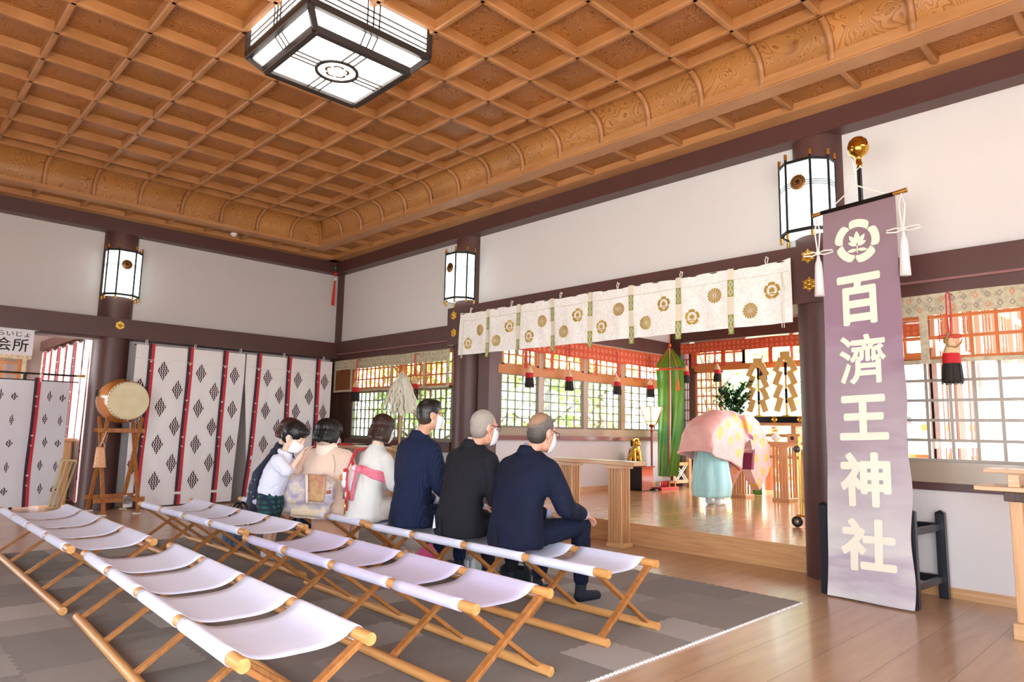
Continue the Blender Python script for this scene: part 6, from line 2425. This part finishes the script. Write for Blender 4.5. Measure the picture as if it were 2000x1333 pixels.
m1, d1 = seated('person', 'slim person with short black hair in navy pinstripe suit and mask, left of three men', (-4.80, 3.50, 0.0), 0.0,
                head=(0.08, 0.10, 1.365), yaw=radians(-18), pitch=radians(0), hs=1.08, lean=0.05, W=1.02, sh=1.12,
                elbows=((-0.26, 0.08, 0.78), (0.27, 0.08, 0.78)), glasses=True, skn=skin)
man_jacket(m1, d1, navy2, seed=9.0, wide=1.0, amp=0.006)
trousers(m1, d1, navy2, 12.0)
collar(m1, d1, mat('shirt_white', '#e8e8ee'), 0.045, 0.065)
man_hair(m1, d1, hair_mat('hair_black_fade', '#15120f', '#4a3c34', 1.29, 1.37, 0.4, 0.05), 'short')


# ---- women
def bob(r, d, M, R=0.115, low=-0.13, back=0.0, name='hair'):
    H, s = d['H'], d['hs']
    S = H @ Matrix.Scale(s, 4)
    k = R / 0.115
    b = MB()

    def E(c, q):
        b.ell((0, 0, 0), 1, 24, S @ Matrix.Translation(Vector(c)) @ Matrix.Diagonal((q[0], q[1], q[2], 1)))
    E((0, -0.018, 0.035), (0.098 * k, 0.108 * k, 0.098))
    E((0, -0.028, -0.02), (0.108 * k, 0.095 * k, 0.085))
    m2b = MB()
    st = []
    for (z, rx, ry, yy) in ((low, 0.104 * k, 0.082 * k, -0.035), (low + 0.02, 0.112 * k, 0.090 * k, -0.035), (low + 0.06, 0.111 * k, 0.092 * k, -0.03), (0.0, 0.104 * k, 0.095 * k, -0.025), (0.05, 0.09 * k, 0.09 * k, -0.02)):
        st.append((0, yy, z, rx, ry))
    loft(m2b, st, 28)
    m2b.v = [tuple(S @ Vector(v)) for v in m2b.v]
    b.add(m2b.v, m2b.f, None, True)
    me = fused(b, 0.007, 3, 'hair')
    # combed strands: gentle vertical ridges
    Si = S.inverted()
    for v in me.vertices:
        q = Si @ v.co
        a = atan2(q.y + 0.02, q.x)
        v.co += v.normal * (0.0022 * sin(a * 34 + 3 * sin(a * 5)) + 0.0015 * sin(a * 71))
    me.update()
    link_mesh(name, me, M, r)


def robe_top(r, d, M, name, hem=0.43, seed=2.0, wide=1.0, slv=0.085, amp=0.006, flare=0.0):
    W = d['W'] * wide; L = d['lean']; sh = d['sh']
    b = MB()
    loft(b, [(0, -0.03, hem, (0.20 + flare) * W, 0.175), (0, -0.02, hem + 0.06, (0.205 + flare * .7) * W, 0.172), (0, -0.01, 0.60, 0.185 * W, 0.15), (0, 0.0, 0.72, 0.172 * W, 0.13),
             (0, L * .55, 0.84, 0.18 * W, 0.128), (0, L * .85, sh - 0.07, 0.178 * W, 0.118), (0, L, sh - 0.01, 0.155 * W, 0.10), (0, L, sh + 0.04, 0.098 * W, 0.08), (0, L + 0.005, sh + 0.08, 0.066, 0.062)], 28)
    for i in (0, 1):
        s = Vector(d['shp'][i]) + Vector((0.0, 0, -0.05)); e = Vector(d['elbows'][i]); h = Vector(d['hands'][i])
        cap(b, (0.02 * (1 if i else -1), L, sh + 0.02), s, 0.05, slv * .9, 18)
        cap(b, s, e, slv * 0.92, slv, 18)
        cap(b, e, e.lerp(h, 0.8), slv * .95, slv * 0.8, 18)
    link_mesh(name, crumple(fused(b, 0.010, 12, name), amp, (8, 8, 5), seed, amp), M, r)


wj, dw = seated('person', 'person with brown bob in white jacket with a pink sash tied across the back', (-5.50, 3.50, 0.0), 0.0,
                head=(0.035, 0.13, 1.235), yaw=radians(5), pitch=radians(-16), hs=1.04, lean=0.08, W=0.93, sh=1.015, skn=skin_pale, mask=True,
                elbows=((-0.23, 0.14, 0.74), (0.23, 0.14, 0.74)), hands=((-0.08, 0.33, 0.70), (0.08, 0.33, 0.66)))
robe_top(wj, dw, mat('white_jacket', '#dfe0dc', rough=0.85, bump=0.2, bscale=350), 'jacket', hem=0.40, seed=4.0, wide=1.05, slv=0.072, amp=0.006)
bob(wj, dw, strand_mat('hair_dark_brown', '#3c1f14', '#24120c'), 0.116, -0.125)
b = MB()
loft(b, [(0, 0.02, 0.42, 0.19, 0.17), (0, 0.06, 0.52, 0.18, 0.18), (0, 0.02, 0.6, 0.15, 0.13)], 20)
for s in (-1, 1):
    cap(b, (s * .09, 0.05, .5), (s * .13, .44, .5), .1, .085); cap(b, (s * .13, .44, .5), (s * .13, .45, .2), .09, .10)
link_mesh('skirt', fused(b, 0.012, 4, 'skirt'), mat('skirt_pale', '#d8cfc8', rough=0.85), wj)
pk = mat('sash_pink', '#e87a92', rough=0.55, color2='#d9647c', vscale=5, vstretch=(1, 1, 8), sheen=0.4)
pk2 = mat('sash_pale_pink', '#f2dce8', rough=0.55)
RD = random.Random(4)
m_ = MB()
m_.tube([(-0.02, -0.13, 0.87), (-0.10, -0.11, 0.95), (-0.15, -0.04, 1.03), (-0.15, 0.08, 1.05)], 0.016, 8)
m_.build('shoulder_cord', mat('ribbon_red', '#c8202c'), wj)
# sash band: wraps the back from the right flank up to the knot at the left shoulder blade
m_ = MB()


def sash_fn(u, v):
    # u along, v across
    a = radians(-78 + 105 * u)          # angle round the torso; -90 = back centre
    z = 0.875 - 0.10 * u + (v - 0.5) * 0.085 * (0.8 + 0.4 * u)
    rx, ry = 0.195, 0.150
    cy = 0.035 + 0.02 * (z - 0.8)
    return (rx * cos(a) * (1 + 0.004 * sin(v * 22)), cy + ry * sin(a) * (1 + 0.012 * sin(v * 20)), z + 0.004 * sin(u * 12))


m_.grid(sash_fn, 40, 8)
solidify(m_.build('sash', pk, wj), 0.006)
m_ = MB()
m_.ell((0.045, -0.125, 0.87), (0.045, 0.03, 0.04)).ell((0.0, -0.12, 0.865), (0.03, 0.03, 0.035))
m_.m = 1
m_.ell((0.0, -0.135, 0.88), (0.03, 0.03, 0.03))
m_.build('sash_knot', [pk, pk2], wj)
for (x0, x1, w, mm, zt) in ((-0.01, -0.06, 0.05, pk2, 0.58), (0.045, 0.02, 0.04, pk, 0.59)):
    m_ = MB()
    m_.grid(lambda u, v: (x0 + (x1 - x0) * v + (u - .5) * w * (0.8 + 0.5 * v), -0.145 - 0.025 * v - 0.004 * sin(u * 9), 0.85 + (zt - 0.85) * v), 6, 10)
    solidify(m_.build('sash_tail', mm, wj), 0.004)
# lucky charms tied to the sash
ch_ = empty('lucky_charm_bundle', 'bundle of red pouch, white doll and purple cords hanging from the pink sash', 'charm', (-5.575, 3.315, 0.0))
MB().ell((-0.005, 0, 0.80), (0.028, 0.024, 0.055)).ell((0.0, 0, 0.74), (0.040, 0.03, 0.045)).build('doll_body', mat('charm_white', '#f2f0f2', rough=0.6), ch_)
MB().ell((0.0, 0, 0.855), (0.026, 0.022, 0.020)).build('doll_cap', red_m, ch_)
MB().ell((-0.055, 0.0, 0.79), (0.035, 0.02, 0.028)).build('orange_ball', mat('charm_orange', '#e8853a', rough=0.5), ch_)
m_ = MB()
for k in range(7):
    m_.tube([(0.03 + 0.004 * k, 0, 0.86), (0.02 + 0.003 * k, -0.01, 0.75), (-0.02 + 0.010 * k, -0.005, 0.60)], 0.004, 5)
m_.build('cords', mat('charm_purple', '#8a78b4', rough=0.5), ch_)
MB().box((0.035, -0.02, 0.60), (0.085, 0.005, 0.68), bev=0.006).build('red_pouch', red_m, ch_)
m_ = MB().box((0.048, -0.023, 0.625), (0.068, -0.02, 0.665))
m_.tube([(0.055, -0.02, 0.60), (0.055, -0.02, 0.47)], 0.006, 6)
m_.build('gold_tag', gold, ch_)
m_ = MB()
for k in range(5):
    m_.tube([(0.07 + 0.006 * k, 0.02, 0.98), (0.05, -0.01, 0.88), (0.03 + 0.008 * k, -0.01, 0.70), (0.02 + 0.01 * k, 0, 0.50)], 0.005, 5)
m_.build('red_cord', red_m, ch_)

km, dk = seated('person', 'person with black bob in peach kimono with a patterned cream obi bow', (-6.27, 3.47, 0.0), radians(26),
                head=(-0.03, 0.13, 1.185), yaw=radians(-26), pitch=radians(-14), hs=1.06, lean=0.07, W=1.12, sh=0.985, skn=skin_pale,
                elbows=((-0.27, 0.10, 0.70), (0.27, 0.10, 0.70)), hands=((-0.12, 0.36, 0.62), (0.12, 0.36, 0.62)))
peach = mat('kimono_peach', '#f2dcca', rough=0.6, color2='#ecccb6', vscale=2.0, sheen=0.5)
robe_top(km, dk, peach, 'kimono', hem=0.36, seed=7.0, wide=1.14, slv=0.098, amp=0.006, flare=0.05)
bob(km, dk, strand_mat('hair_black', '#161112', '#070606'), 0.142, -0.105)
b = MB()
loft(b, [(0, 0.16, 0.05, 0.18, 0.14), (0, 0.2, 0.3, 0.2, 0.2), (0, 0.10, 0.50, 0.21, 0.22), (0, 0.02, 0.58, 0.18, 0.15)], 24)
link_mesh('kimono_skirt', crumple(fused(b, 0.012, 4, 'ks'), 0.004, (8, 8, 3), 3.0), mat('kimono_lower', '#eab294', rough=0.6, sheen=0.4), km)
MB().lathe([(0.112, -0.035), (0.106, 0.01), (0.088, 0.055), (0.076, 0.055), (0.085, 0.0)], 28, Matrix.Translation((-0.01, 0.06, 1.03)) @ Matrix.Rotation(0.32, 4, 'X')).build('kimono_collar', mat('collar_peach', '#f6e4d4', rough=0.6), km)
for sx_ in (-1, 1):
    MB().tube([(sx_ * (0.175 + 0.02 * sin(k * .5)), -0.10 + 0.006 * k, 0.98 - 0.03 * k) for k in range(7)], 0.004, 6).build('shoulder_seam', mat('seam_peach', '#c9a48c', rough=0.8), km)
# hanging sleeve on the left side
b = MB().box((-0.40, -0.05, 0.36), (-0.31, 0.22, 0.74), bev=0.03)
link_mesh('hanging_sleeve', crumple(fused(b, 0.010, 8, 'sl'), 0.01, (9, 9, 6), 5.0), peach, km)
obi = mat('obi_brocade', '#e8d8bc', rough=0.5, color2='#a99fc0', vscale=16, bump=0.2, bscale=80)
b = MB()
b.box((-0.29, -0.31, 0.46), (0.29, -0.12, 0.79), bev=0.07)
b.box((-0.25, -0.28, 0.41), (0.25, -0.16, 0.52), bev=0.02)
ob = link_mesh('obi_bow', crumple(fused(b, 0.009, 12, 'obi'), 0.008, (8, 8, 8), 11.0, 0.006), obi, km)
m_ = MB()
m_.grid(lambda u, v: (0.06 + 0.19 * u + 0.01 * sin(v * 4), -0.312 - 0.008 * sin(pi * u), 0.79 - 0.25 * v), 6, 8)
solidify(m_.build('obi_panel', mat('obi_rust', '#b9806a', rough=0.5, color2='#d8bb7c', vscale=14), km), 0.006)
m_ = MB()
m_.grid(lambda u, v: (0.03 + 0.03 * u + 0.02 * v, -0.318 - 0.004 * sin(pi * u), 0.79 - 0.27 * v), 3, 8)
solidify(m_.build('obi_fold', mat('obi_pale', '#e6dcd6', rough=0.5), km), 0.008)
MB().box((-0.14, -0.29, 0.40), (0.22, -0.20, 0.465), bev=0.012).build('obi_tail', mat('obi_cream', '#efe0c2', rough=0.5, color2='#e2cfae', vscale=12), km)
m_ = MB()
m_.grid(lambda u, v: (0.08 + 0.20 * u, -0.300 - 0.03 * sin(pi * u) + 0.05 * u, 0.62 + 0.03 * u - 0.03 * v), 8, 2)
solidify(m_.build('obi_cord', mat('obi_cord_rose', '#b8605c', rough=0.5), km), 0.008)

nv, dn = seated('person', 'person with brown bob in dark navy dress with tiny pattern, leftmost and leaning forward', (-7.48, 3.44, 0.0), radians(-8),
                head=(0.14, 0.22, 1.19), yaw=radians(-12), pitch=radians(-22), hs=1.04, lean=0.16, W=0.95, sh=0.985, skn=skin_pale,
                elbows=((-0.24, 0.18, 0.68), (0.25, 0.22, 0.70)))
nd = mat('navy_dress', '#17233f', rough=0.75)
robe_top(nv, dn, nd, 'dress', hem=0.30, seed=13.0, wide=1.08, slv=0.085, amp=0.010, flare=0.03)
bob(nv, dn, strand_mat('hair_mid_brown', '#5a2c1c', '#381a10'), 0.14, -0.12)
m_ = MB()
for k in range(46):
    a = radians(-180 + 180 * RD.random()); z = 0.40 + 0.5 * RD.random()
    R_ = 0.005 + 0.005 * RD.random()
    c = Vector((0.222 * cos(a), 0.0 + 0.178 * sin(a) + 0.06 * max(0, z - 0.6), z))
    m_.ell(c, (R_, R_, R_ * 1.6), 6)
m_.build('dress_print', mat('print_white', '#d8dce6', rough=0.8), nv)['kind'] = 'stuff'
b = MB()
for s in (-1, 1):
    cap(b, (s * .09, 0.05, .5), (s * .13, .44, .5), .10, .085); cap(b, (s * .13, .44, .5), (s * .13, .45, .15), .09, .11)
link_mesh('dress_skirt', fused(b, 0.012, 4, 'skirt'), nd, nv)

# ---- the boy, standing and leaning on the kimono's back
by_ = empty('person', 'small person, a boy in white shirt, plaid shorts and white socks, leaning forward', 'person', (-6.33, 3.00, 0.0), radians(-42))
by_.scale = (1.06, 1.06, 1.04)
Hb = Hmat((0.0, 0.16, 1.095), radians(-14), radians(-28))
b = MB()
head_shapes(b, Hb, 1.08, (0, 0.08, 0.94), 0.042)
loft(b, [(0, -0.02, 0.50, 0.11, 0.09), (0, -0.01, 0.60, 0.115, 0.095), (0, 0.01, 0.72, 0.105, 0.09), (0, 0.04, 0.85, 0.11, 0.08), (0, 0.07, 0.93, 0.07, 0.05)], 20)
for s in (-1, 1):
    cap(b, (s * .055, -0.02, .53), (s * .06, 0.0, .28), .062, .045); cap(b, (s * .06, 0.0, .28), (s * .06, -0.02, .06), .045, .030)
    cap(b, (s * .06, -0.03, .035), (s * .065, 0.10, .025), .030, .024)
    el = (s * .13, 0.16, 0.78); wr = (s * .07, 0.24, 0.93)
    cap(b, (s * .11, 0.05, .89), el, .038, .031); cap(b, el, wr, .030, .022)
    hand_shapes(b, wr, (0, 0.5, 0.85), (0, -0.8, 0.4), 0.72, s, 0.4)
link_mesh('body', fused(b, 0.006, 3, 'boy'), skin_pale, by_)
head_extras(by_, Hb, 1.08, True, False)
dd_ = dict(H=Hb, hs=1.04)
hb = MB()
S_ = Hb @ Matrix.Scale(1.13, 4)
for c, q in (((0, -0.02, 0.04), (0.088, 0.102, 0.092)), ((0, -0.045, -0.005), (0.080, 0.07, 0.075)), ((0, 0.045, 0.075), (0.068, 0.05, 0.038))):
    hb.ell((0, 0, 0), 1, 22, S_ @ Matrix.Translation(Vector(c)) @ Matrix.Diagonal((q[0], q[1], q[2], 1)))
link_mesh('hair', crumple(fused(hb, 0.006, 2, 'bh'), 0.003, (30, 30, 30), 4.0), strand_mat('hair_black', '#161112', '#070606'), by_)
b = MB()
loft(b, [(0, -0.02, 0.56, 0.125, 0.105), (0, -0.02, 0.62, 0.14, 0.118), (0, 0.0, 0.72, 0.145, 0.122), (0, 0.035, 0.83, 0.15, 0.112), (0, 0.06, 0.90, 0.12, 0.088), (0, 0.085, 0.945, 0.065, 0.058)], 24)
for s in (-1, 1):
    cap(b, (s * .115, 0.05, .88), (s * .145, 0.14, .80), .066, .062)
link_mesh('shirt', crumple(fused(b, 0.008, 5, 'shirt'), 0.008, (12, 12, 10), 2.0, 0.008), mat('shirt_pale_blue', '#dfe2f4', rough=0.85), by_)
MB().lathe([(0.066, -0.012), (0.072, 0.012), (0.058, 0.026), (0.052, 0.024), (0.060, -0.01)], 24, Matrix.Translation((0, 0.08, 0.945)) @ Matrix.Rotation(-0.4, 4, 'X')).build('shirt_collar', mat('shirt_pale_blue', '#dfe2f4'), by_)
pl = bpy.data.materials.new('green_navy_plaid')
pl.use_nodes = True
nt = pl.node_tree
pbs = nt.nodes['Principled BSDF']; pbs.inputs['Roughness'].default_value = 0.85
tc = nt.nodes.new('ShaderNodeTexCoord')
mxs = []
for ax, sc_ in ((0, 16), (2, 16)):
    wv = nt.nodes.new('ShaderNodeTexWave'); wv.bands_direction = 'X' if ax == 0 else 'Z'; wv.inputs['Scale'].default_value = 7.0
    nt.links.new(tc.outputs['Object'], wv.inputs['Vector']); mxs.append(wv)
mm_ = nt.nodes.new('ShaderNodeMath'); mm_.operation = 'MULTIPLY'
nt.links.new(mxs[0].outputs['Fac'], mm_.inputs[0]); nt.links.new(mxs[1].outputs['Fac'], mm_.inputs[1])
mx = nt.nodes.new('ShaderNodeMix'); mx.data_type = 'RGBA'
mx.inputs['A'].default_value = hexc('#141c38'); mx.inputs['B'].default_value = hexc('#1f6a52')
nt.links.new(mm_.outputs[0], mx.inputs['Factor']); nt.links.new(mx.outputs['Result'], pbs.inputs['Base Color'])
b = MB()
loft(b, [(0, -0.02, 0.46, 0.14, 0.115), (0, -0.025, 0.56, 0.138, 0.115), (0, -0.02, 0.63, 0.118, 0.098)], 24)
for s in (-1, 1):
    cap(b, (s * .065, -0.02, .50), (s * .075, -0.015, .42), .088, .088)
link_mesh('shorts', crumple(fused(b, 0.008, 4, 'shorts'), 0.010, (12, 12, 9), 6.0, 0.008), pl, by_)
for s in (-1, 1):
    b = MB()
    cap(b, (s * .06, -0.02, .16), (s * .06, -0.025, .05), .040, .036); cap(b, (s * .06, -0.03, .04), (s * .066, 0.105, .03), .036, .029)
    link_mesh('sock', fused(b, 0.006, 3, 'sock'), mat('sock_white', '#e4e8f2', rough=0.85), by_)
st_ = MB()
st_.tube([(0.06, -0.135, 0.62), (0.055, -0.125, 0.72), (0.06, -0.075, 0.83), (0.065, -0.02, 0.93)], 0.006, 6)
st_.tube([(-0.06, -0.135, 0.62), (-0.055, -0.125, 0.72), (-0.06, -0.075, 0.83), (-0.065, -0.02, 0.93)], 0.006, 6)
st_.build('suspender', navy, by_)

# ------------------------------------------------------------------ the priest, bowing deeply
pr = empty('person', 'priest figure bowing deeply in pink robe with gold roundels and pale blue hakama', 'person', (-5.19, 9.05, 0.237))
b = MB()
Hp = Hmat((0.0, 1.00, 1.06), 0.0, radians(-88))
head_shapes(b, Hp, 1.05, (0, 0.80, 1.10), 0.055)
loftp = [((0, -0.05, 0.86), 0.14), ((0, 0.10, 1.02), 0.135), ((0, 0.35, 1.13), 0.14), ((0, 0.62, 1.15), 0.145), ((0, 0.76, 1.12), 0.10)]
for (a, ra_), (c, rc_) in zip(loftp[:-1], loftp[1:]):
    cap(b, a, c, ra_, rc_, 18)
for s in (-1, 1):
    cap(b, (s * .09, -0.03, .84), (s * .09, 0.02, .45), .085, .06); cap(b, (s * .09, 0.02, .45), (s * .075, 0.05, .07), .058, .038)
    cap(b, (s * .075, 0.05, .045), (s * .085, 0.20, .032), .040, .032)
    cap(b, (s * .17, 0.70, 1.10), (s * .20, 0.72, .82), .05, .042); cap(b, (s * .20, 0.72, .82), (s * .07, 0.55, .66), .04, .028)
    hand_shapes(b, (s * .07, 0.55, .66), (-s * 0.3, -0.2, -0.9), (0, 1, 0), 1.0, s, 0.3)
link_mesh('body', fused(b, 0.009, 3, 'priest'), skin, pr)
for s in (-1, 1):
    b = MB()
    cap(b, (s * .075, 0.05, .15), (s * .075, 0.045, .055), .045, .046); cap(b, (s * .075, 0.04, .045), (s * .085, 0.205, .036), .046, .035)
    link_mesh('tabi_sock', fused(b, 0.008, 3, 'tabi'), mat('tabi_white', '#f4f3f6', rough=0.7), pr)
hak = mat('hakama_aqua', '#b6e6e6', rough=0.55, sheen=0.3, color2='#98d4d8', vscale=3, vstretch=(6, 6, 0.5))
m_ = MB()


def hak_fn(u, v):
    a = 2 * pi * u
    z = 1.02 - 0.90 * v + (0.10 * max(0, sin(a)) if v > 0.6 else 0) * (v - .6) * 2
    ry = 0.17 + 0.15 * v + 0.012 * sin(a * 9) * (0.3 + v)
    rx = 0.19 + 0.10 * v + 0.012 * sin(a * 9) * (0.3 + v)
    if v > 0.85: rx *= 1 - (v - .85) * 0.9; ry *= 1 - (v - .85) * 0.6
    return (rx * cos(a), -0.01 + 0.03 * v + ry * sin(a), z)


m_.grid(hak_fn, 72, 24, wrap_u=True)
solidify(m_.build('hakama', hak, pr), 0.006)
MB().box((-0.18, 0.17, 0.42), (-0.14, 0.27, 0.84), bev=0.012).build('sash_end', hak, pr)
robe = mat('robe_pink', '#eebdb2', rough=0.5, sheen=0.15, color2='#e6aaa4', vscale=10, bump=0.1, bscale=120)
gold_rd = mat('roundel_gold', '#f0b84a', rough=0.5)
path = [(-0.41, 0.76), (-0.42, 0.96), (-0.38, 1.12), (-0.27, 1.22), (-0.10, 1.30), (0.12, 1.355), (0.38, 1.37), (0.62, 1.345), (0.82, 1.28), (0.92, 1.20)]
botz = [(-0.41, 0.735), (-0.40, 0.73), (-0.36, 0.72), (-0.26, 0.69), (-0.10, 0.64), (0.12, 0.62), (0.38, 0.50), (0.52, 0.90), (0.72, 0.98), (0.92, 1.02)]


def lerpl(tab, t):
    k = t * (len(tab) - 1)
    i = min(int(k), len(tab) - 2)
    f = k - i
    return tuple(p + (q - p) * f for p, q in zip(tab[i], tab[i + 1]))


def robe_fn(u, v):
    y, zt = lerpl(path, v)
    yb, zb = lerpl(botz, v)
    q = (u - 0.5) * 2
    R_ = 0.245 - 0.05 * max(0, v - 0.7)
    if abs(q) < 0.5:
        a = q * 2 * pi / 2
        x = R_ * sin(a); z = zt - (0.17 if v > 0.12 else 0.02 + 0.15 * v / 0.12) * (1 - cos(a))
        yy = y + (yb - y) * (abs(q)) * .2
    else:
        t = (abs(q) - 0.5) * 2
        x = (R_ + 0.03 * t + 0.012 * sin(y * 16 + 3 * t) * t) * (1 if q > 0 else -1)
        zs_ = zt - (0.17 if v > 0.12 else 0.02 + 0.15 * v / 0.12); z = zs_ * (1 - t) + min(zb, zs_) * t
        yy = y * (1 - t) + yb * t - (0.04 * t if v < .3 else 0)
    z += 0.008 * sin(yy * 14 + x * 9)
    return (x, yy, z)


m_ = MB()
m_.grid(robe_fn, 110, 110)
rb_o = m_.build('robe', [robe, gold_rd], pr)
solidify(rb_o, 0.008)
for s in (-1, 1):
    b = MB()
    X0, X1 = (0.15, 0.30) if s > 0 else (-0.30, -0.15)
    prof = [(0.60, 1.30), (0.95, 1.30), (1.30, 1.14), (1.58, 0.84), (1.64, 0.56), (1.44, 0.40), (1.14, 0.18), (0.94, 0.34), (0.80, 0.50), (0.88, 0.80), (0.76, 1.02)]
    pr_ = [((y - 0.05) * 0.82, z) for y, z in prof]
    n = len(pr_)
    vs = [(X0, y, z) for y, z in pr_] + [(X1, y, z) for y, z in pr_]
    fs = [tuple(range(n)), tuple(reversed(range(n, 2 * n)))] + [((i + 1) % n, i, n + i, n + (i + 1) % n) for i in range(n)]
    b.add(vs, fs)
    me = fused(b, 0.009, 8, 'sleeve')
    crumple(me, 0.012, (5, 5, 3), 2.0 + s, 0.014)
    o = link_mesh('sleeve', me, [robe, gold_rd], pr)
# gold roundels lie on the cloth: mark faces near their centres
cent = [(0.05, 1.16), (0.30, 1.24), (-0.20, 1.0), (0.10, 0.92), (0.33, 0.98), (0.50, 1.16), (0.30, 0.74), (0.78, 0.96), (1.02, 0.90), (1.12, 0.66), (0.78, 0.66), (0.98, 0.46), (0.86, 0.30), (0.62, 1.10), (1.22, 0.46), (-0.14, 1.06)]
for o in [c for c in COL.objects if c.parent == pr and c.name.split('.')[0] in ('robe', 'sleeve')]:
    for p in o.data.polygons:
        c = p.center
        for (y, z) in cent:
            q = hypot(c.y - y, c.z - z)
            if q < 0.066 and not (0.024 < q < 0.030):
                p.material_index = 1
mar = mat('lining_maroon', '#8a2848', rough=0.6)
m_ = MB()
m_.add([(0.16, 0.66, 0.74), (0.302, 0.66, 0.74), (0.302, 0.60, 0.50), (0.16, 0.60, 0.50)], [(0, 1, 2, 3)])
m_.add([(0.306, 0.665, 0.78), (0.306, 0.735, 0.80), (0.306, 0.68, 0.50), (0.306, 0.605, 0.50)], [(0, 1, 2, 3)])
solidify(m_.build('sleeve_lining', mar, pr), 0.006)
m_ = MB()
m_.tube([(0.25, -0.30, 0.80), (0.26, 0.0, 0.66), (0.26, 0.34, 0.50)], 0.010, 8)
m_.build('robe_hem', mar, pr)
m_ = MB()
m_.ell((0, 0.98, 1.13), (0.085, 0.14, 0.055)).ell((0, 1.06, 1.17), (0.05, 0.08, 0.05))
m_.build('black_cap', black, pr)
MB().tube([(0.285, 0.60, 1.02), (0.295, 0.66, 0.98), (0.285, 0.72, 0.93)], [0.01, 0.03, 0.01], 8).build('inner_sleeve', mat('inner_purple', '#b06aa0', rough=0.6), pr)

# ------------------------------------------------------------------ bags and shoes under the benches
hb_ = empty('handled_bag', 'dark bag with black looped handles beside the leftmost seated person', 'bag', (-7.02, 2.98, 0.0), radians(30))
MB().box((-0.16, -0.06, 0.0), (0.16, 0.06, 0.20), bev=0.03).build('bag_body', mat('bag_denim', '#3c4a64', rough=0.8, color2='#8a98b4', vscale=14), hb_)
for y in (-0.04, 0.04):
    MB().tube([(-0.12 + 0.24 * t, y, 0.19 + 0.27 * sin(pi * t) ** 0.7) for t in [i / 14 for i in range(15)]], 0.010, 8).build('handle', black, hb_)
pb_ = empty('pink_bag', 'pink drawstring bag hanging under the front bench', 'bag', (-4.93, 3.78, 0.0))
MB().lathe([(0.0001, 0.02), (0.07, 0.03), (0.105, 0.10), (0.10, 0.16), (0.045, 0.23), (0.03, 0.25)], 20).build('pouch', mat('satin_pink', '#e0548a', rough=0.35, sheen=0.4), pb_)
MB().tube([(0.0, 0, 0.24), (0.03, 0, 0.34), (0.0, 0, 0.38), (-0.03, 0, 0.34), (0.0, 0, 0.24)], 0.006, 6).build('string', red_m, pb_)
kb = empty('black_handbag', 'black leather handbag standing on the carpet under the front bench', 'bag', (-4.03, 3.98, 0.012), radians(20))
MB().box((-0.13, -0.05, 0.0), (0.13, 0.05, 0.17), bev=0.03).build('bag_body', mat('leather_black', '#1c262c', rough=0.3), kb)
MB().tube([(-0.09 + 0.18 * t, 0, 0.16 + 0.08 * sin(pi * t)) for t in [i / 10 for i in range(11)]], 0.008, 8).build('handle', black, kb)
MB().box((-0.02, -0.056, 0.11), (0.02, -0.048, 0.13)).build('clasp', gold, kb)
wb_ = empty('silver_handbag', 'silver handbag on the carpet under the bench of the three men', 'bag', (-4.62, 4.02, 0.012), radians(-15))
MB().box((-0.14, -0.055, 0.0), (0.14, 0.055, 0.15), bev=0.025).build('bag_body', mat('silver_leather', '#cfd4d4', rough=0.3, metal=0.3), wb_)
MB().tube([(-0.08 + 0.16 * t, 0, 0.14 + 0.07 * sin(pi * t)) for t in [i / 10 for i in range(11)]], 0.006, 8).build('handle', black, wb_)
MB().box((-0.05, -0.062, 0.03), (0.06, -0.052, 0.12), bev=0.003).build('flap', mat('paper_white', '#efeaf0'), wb_)
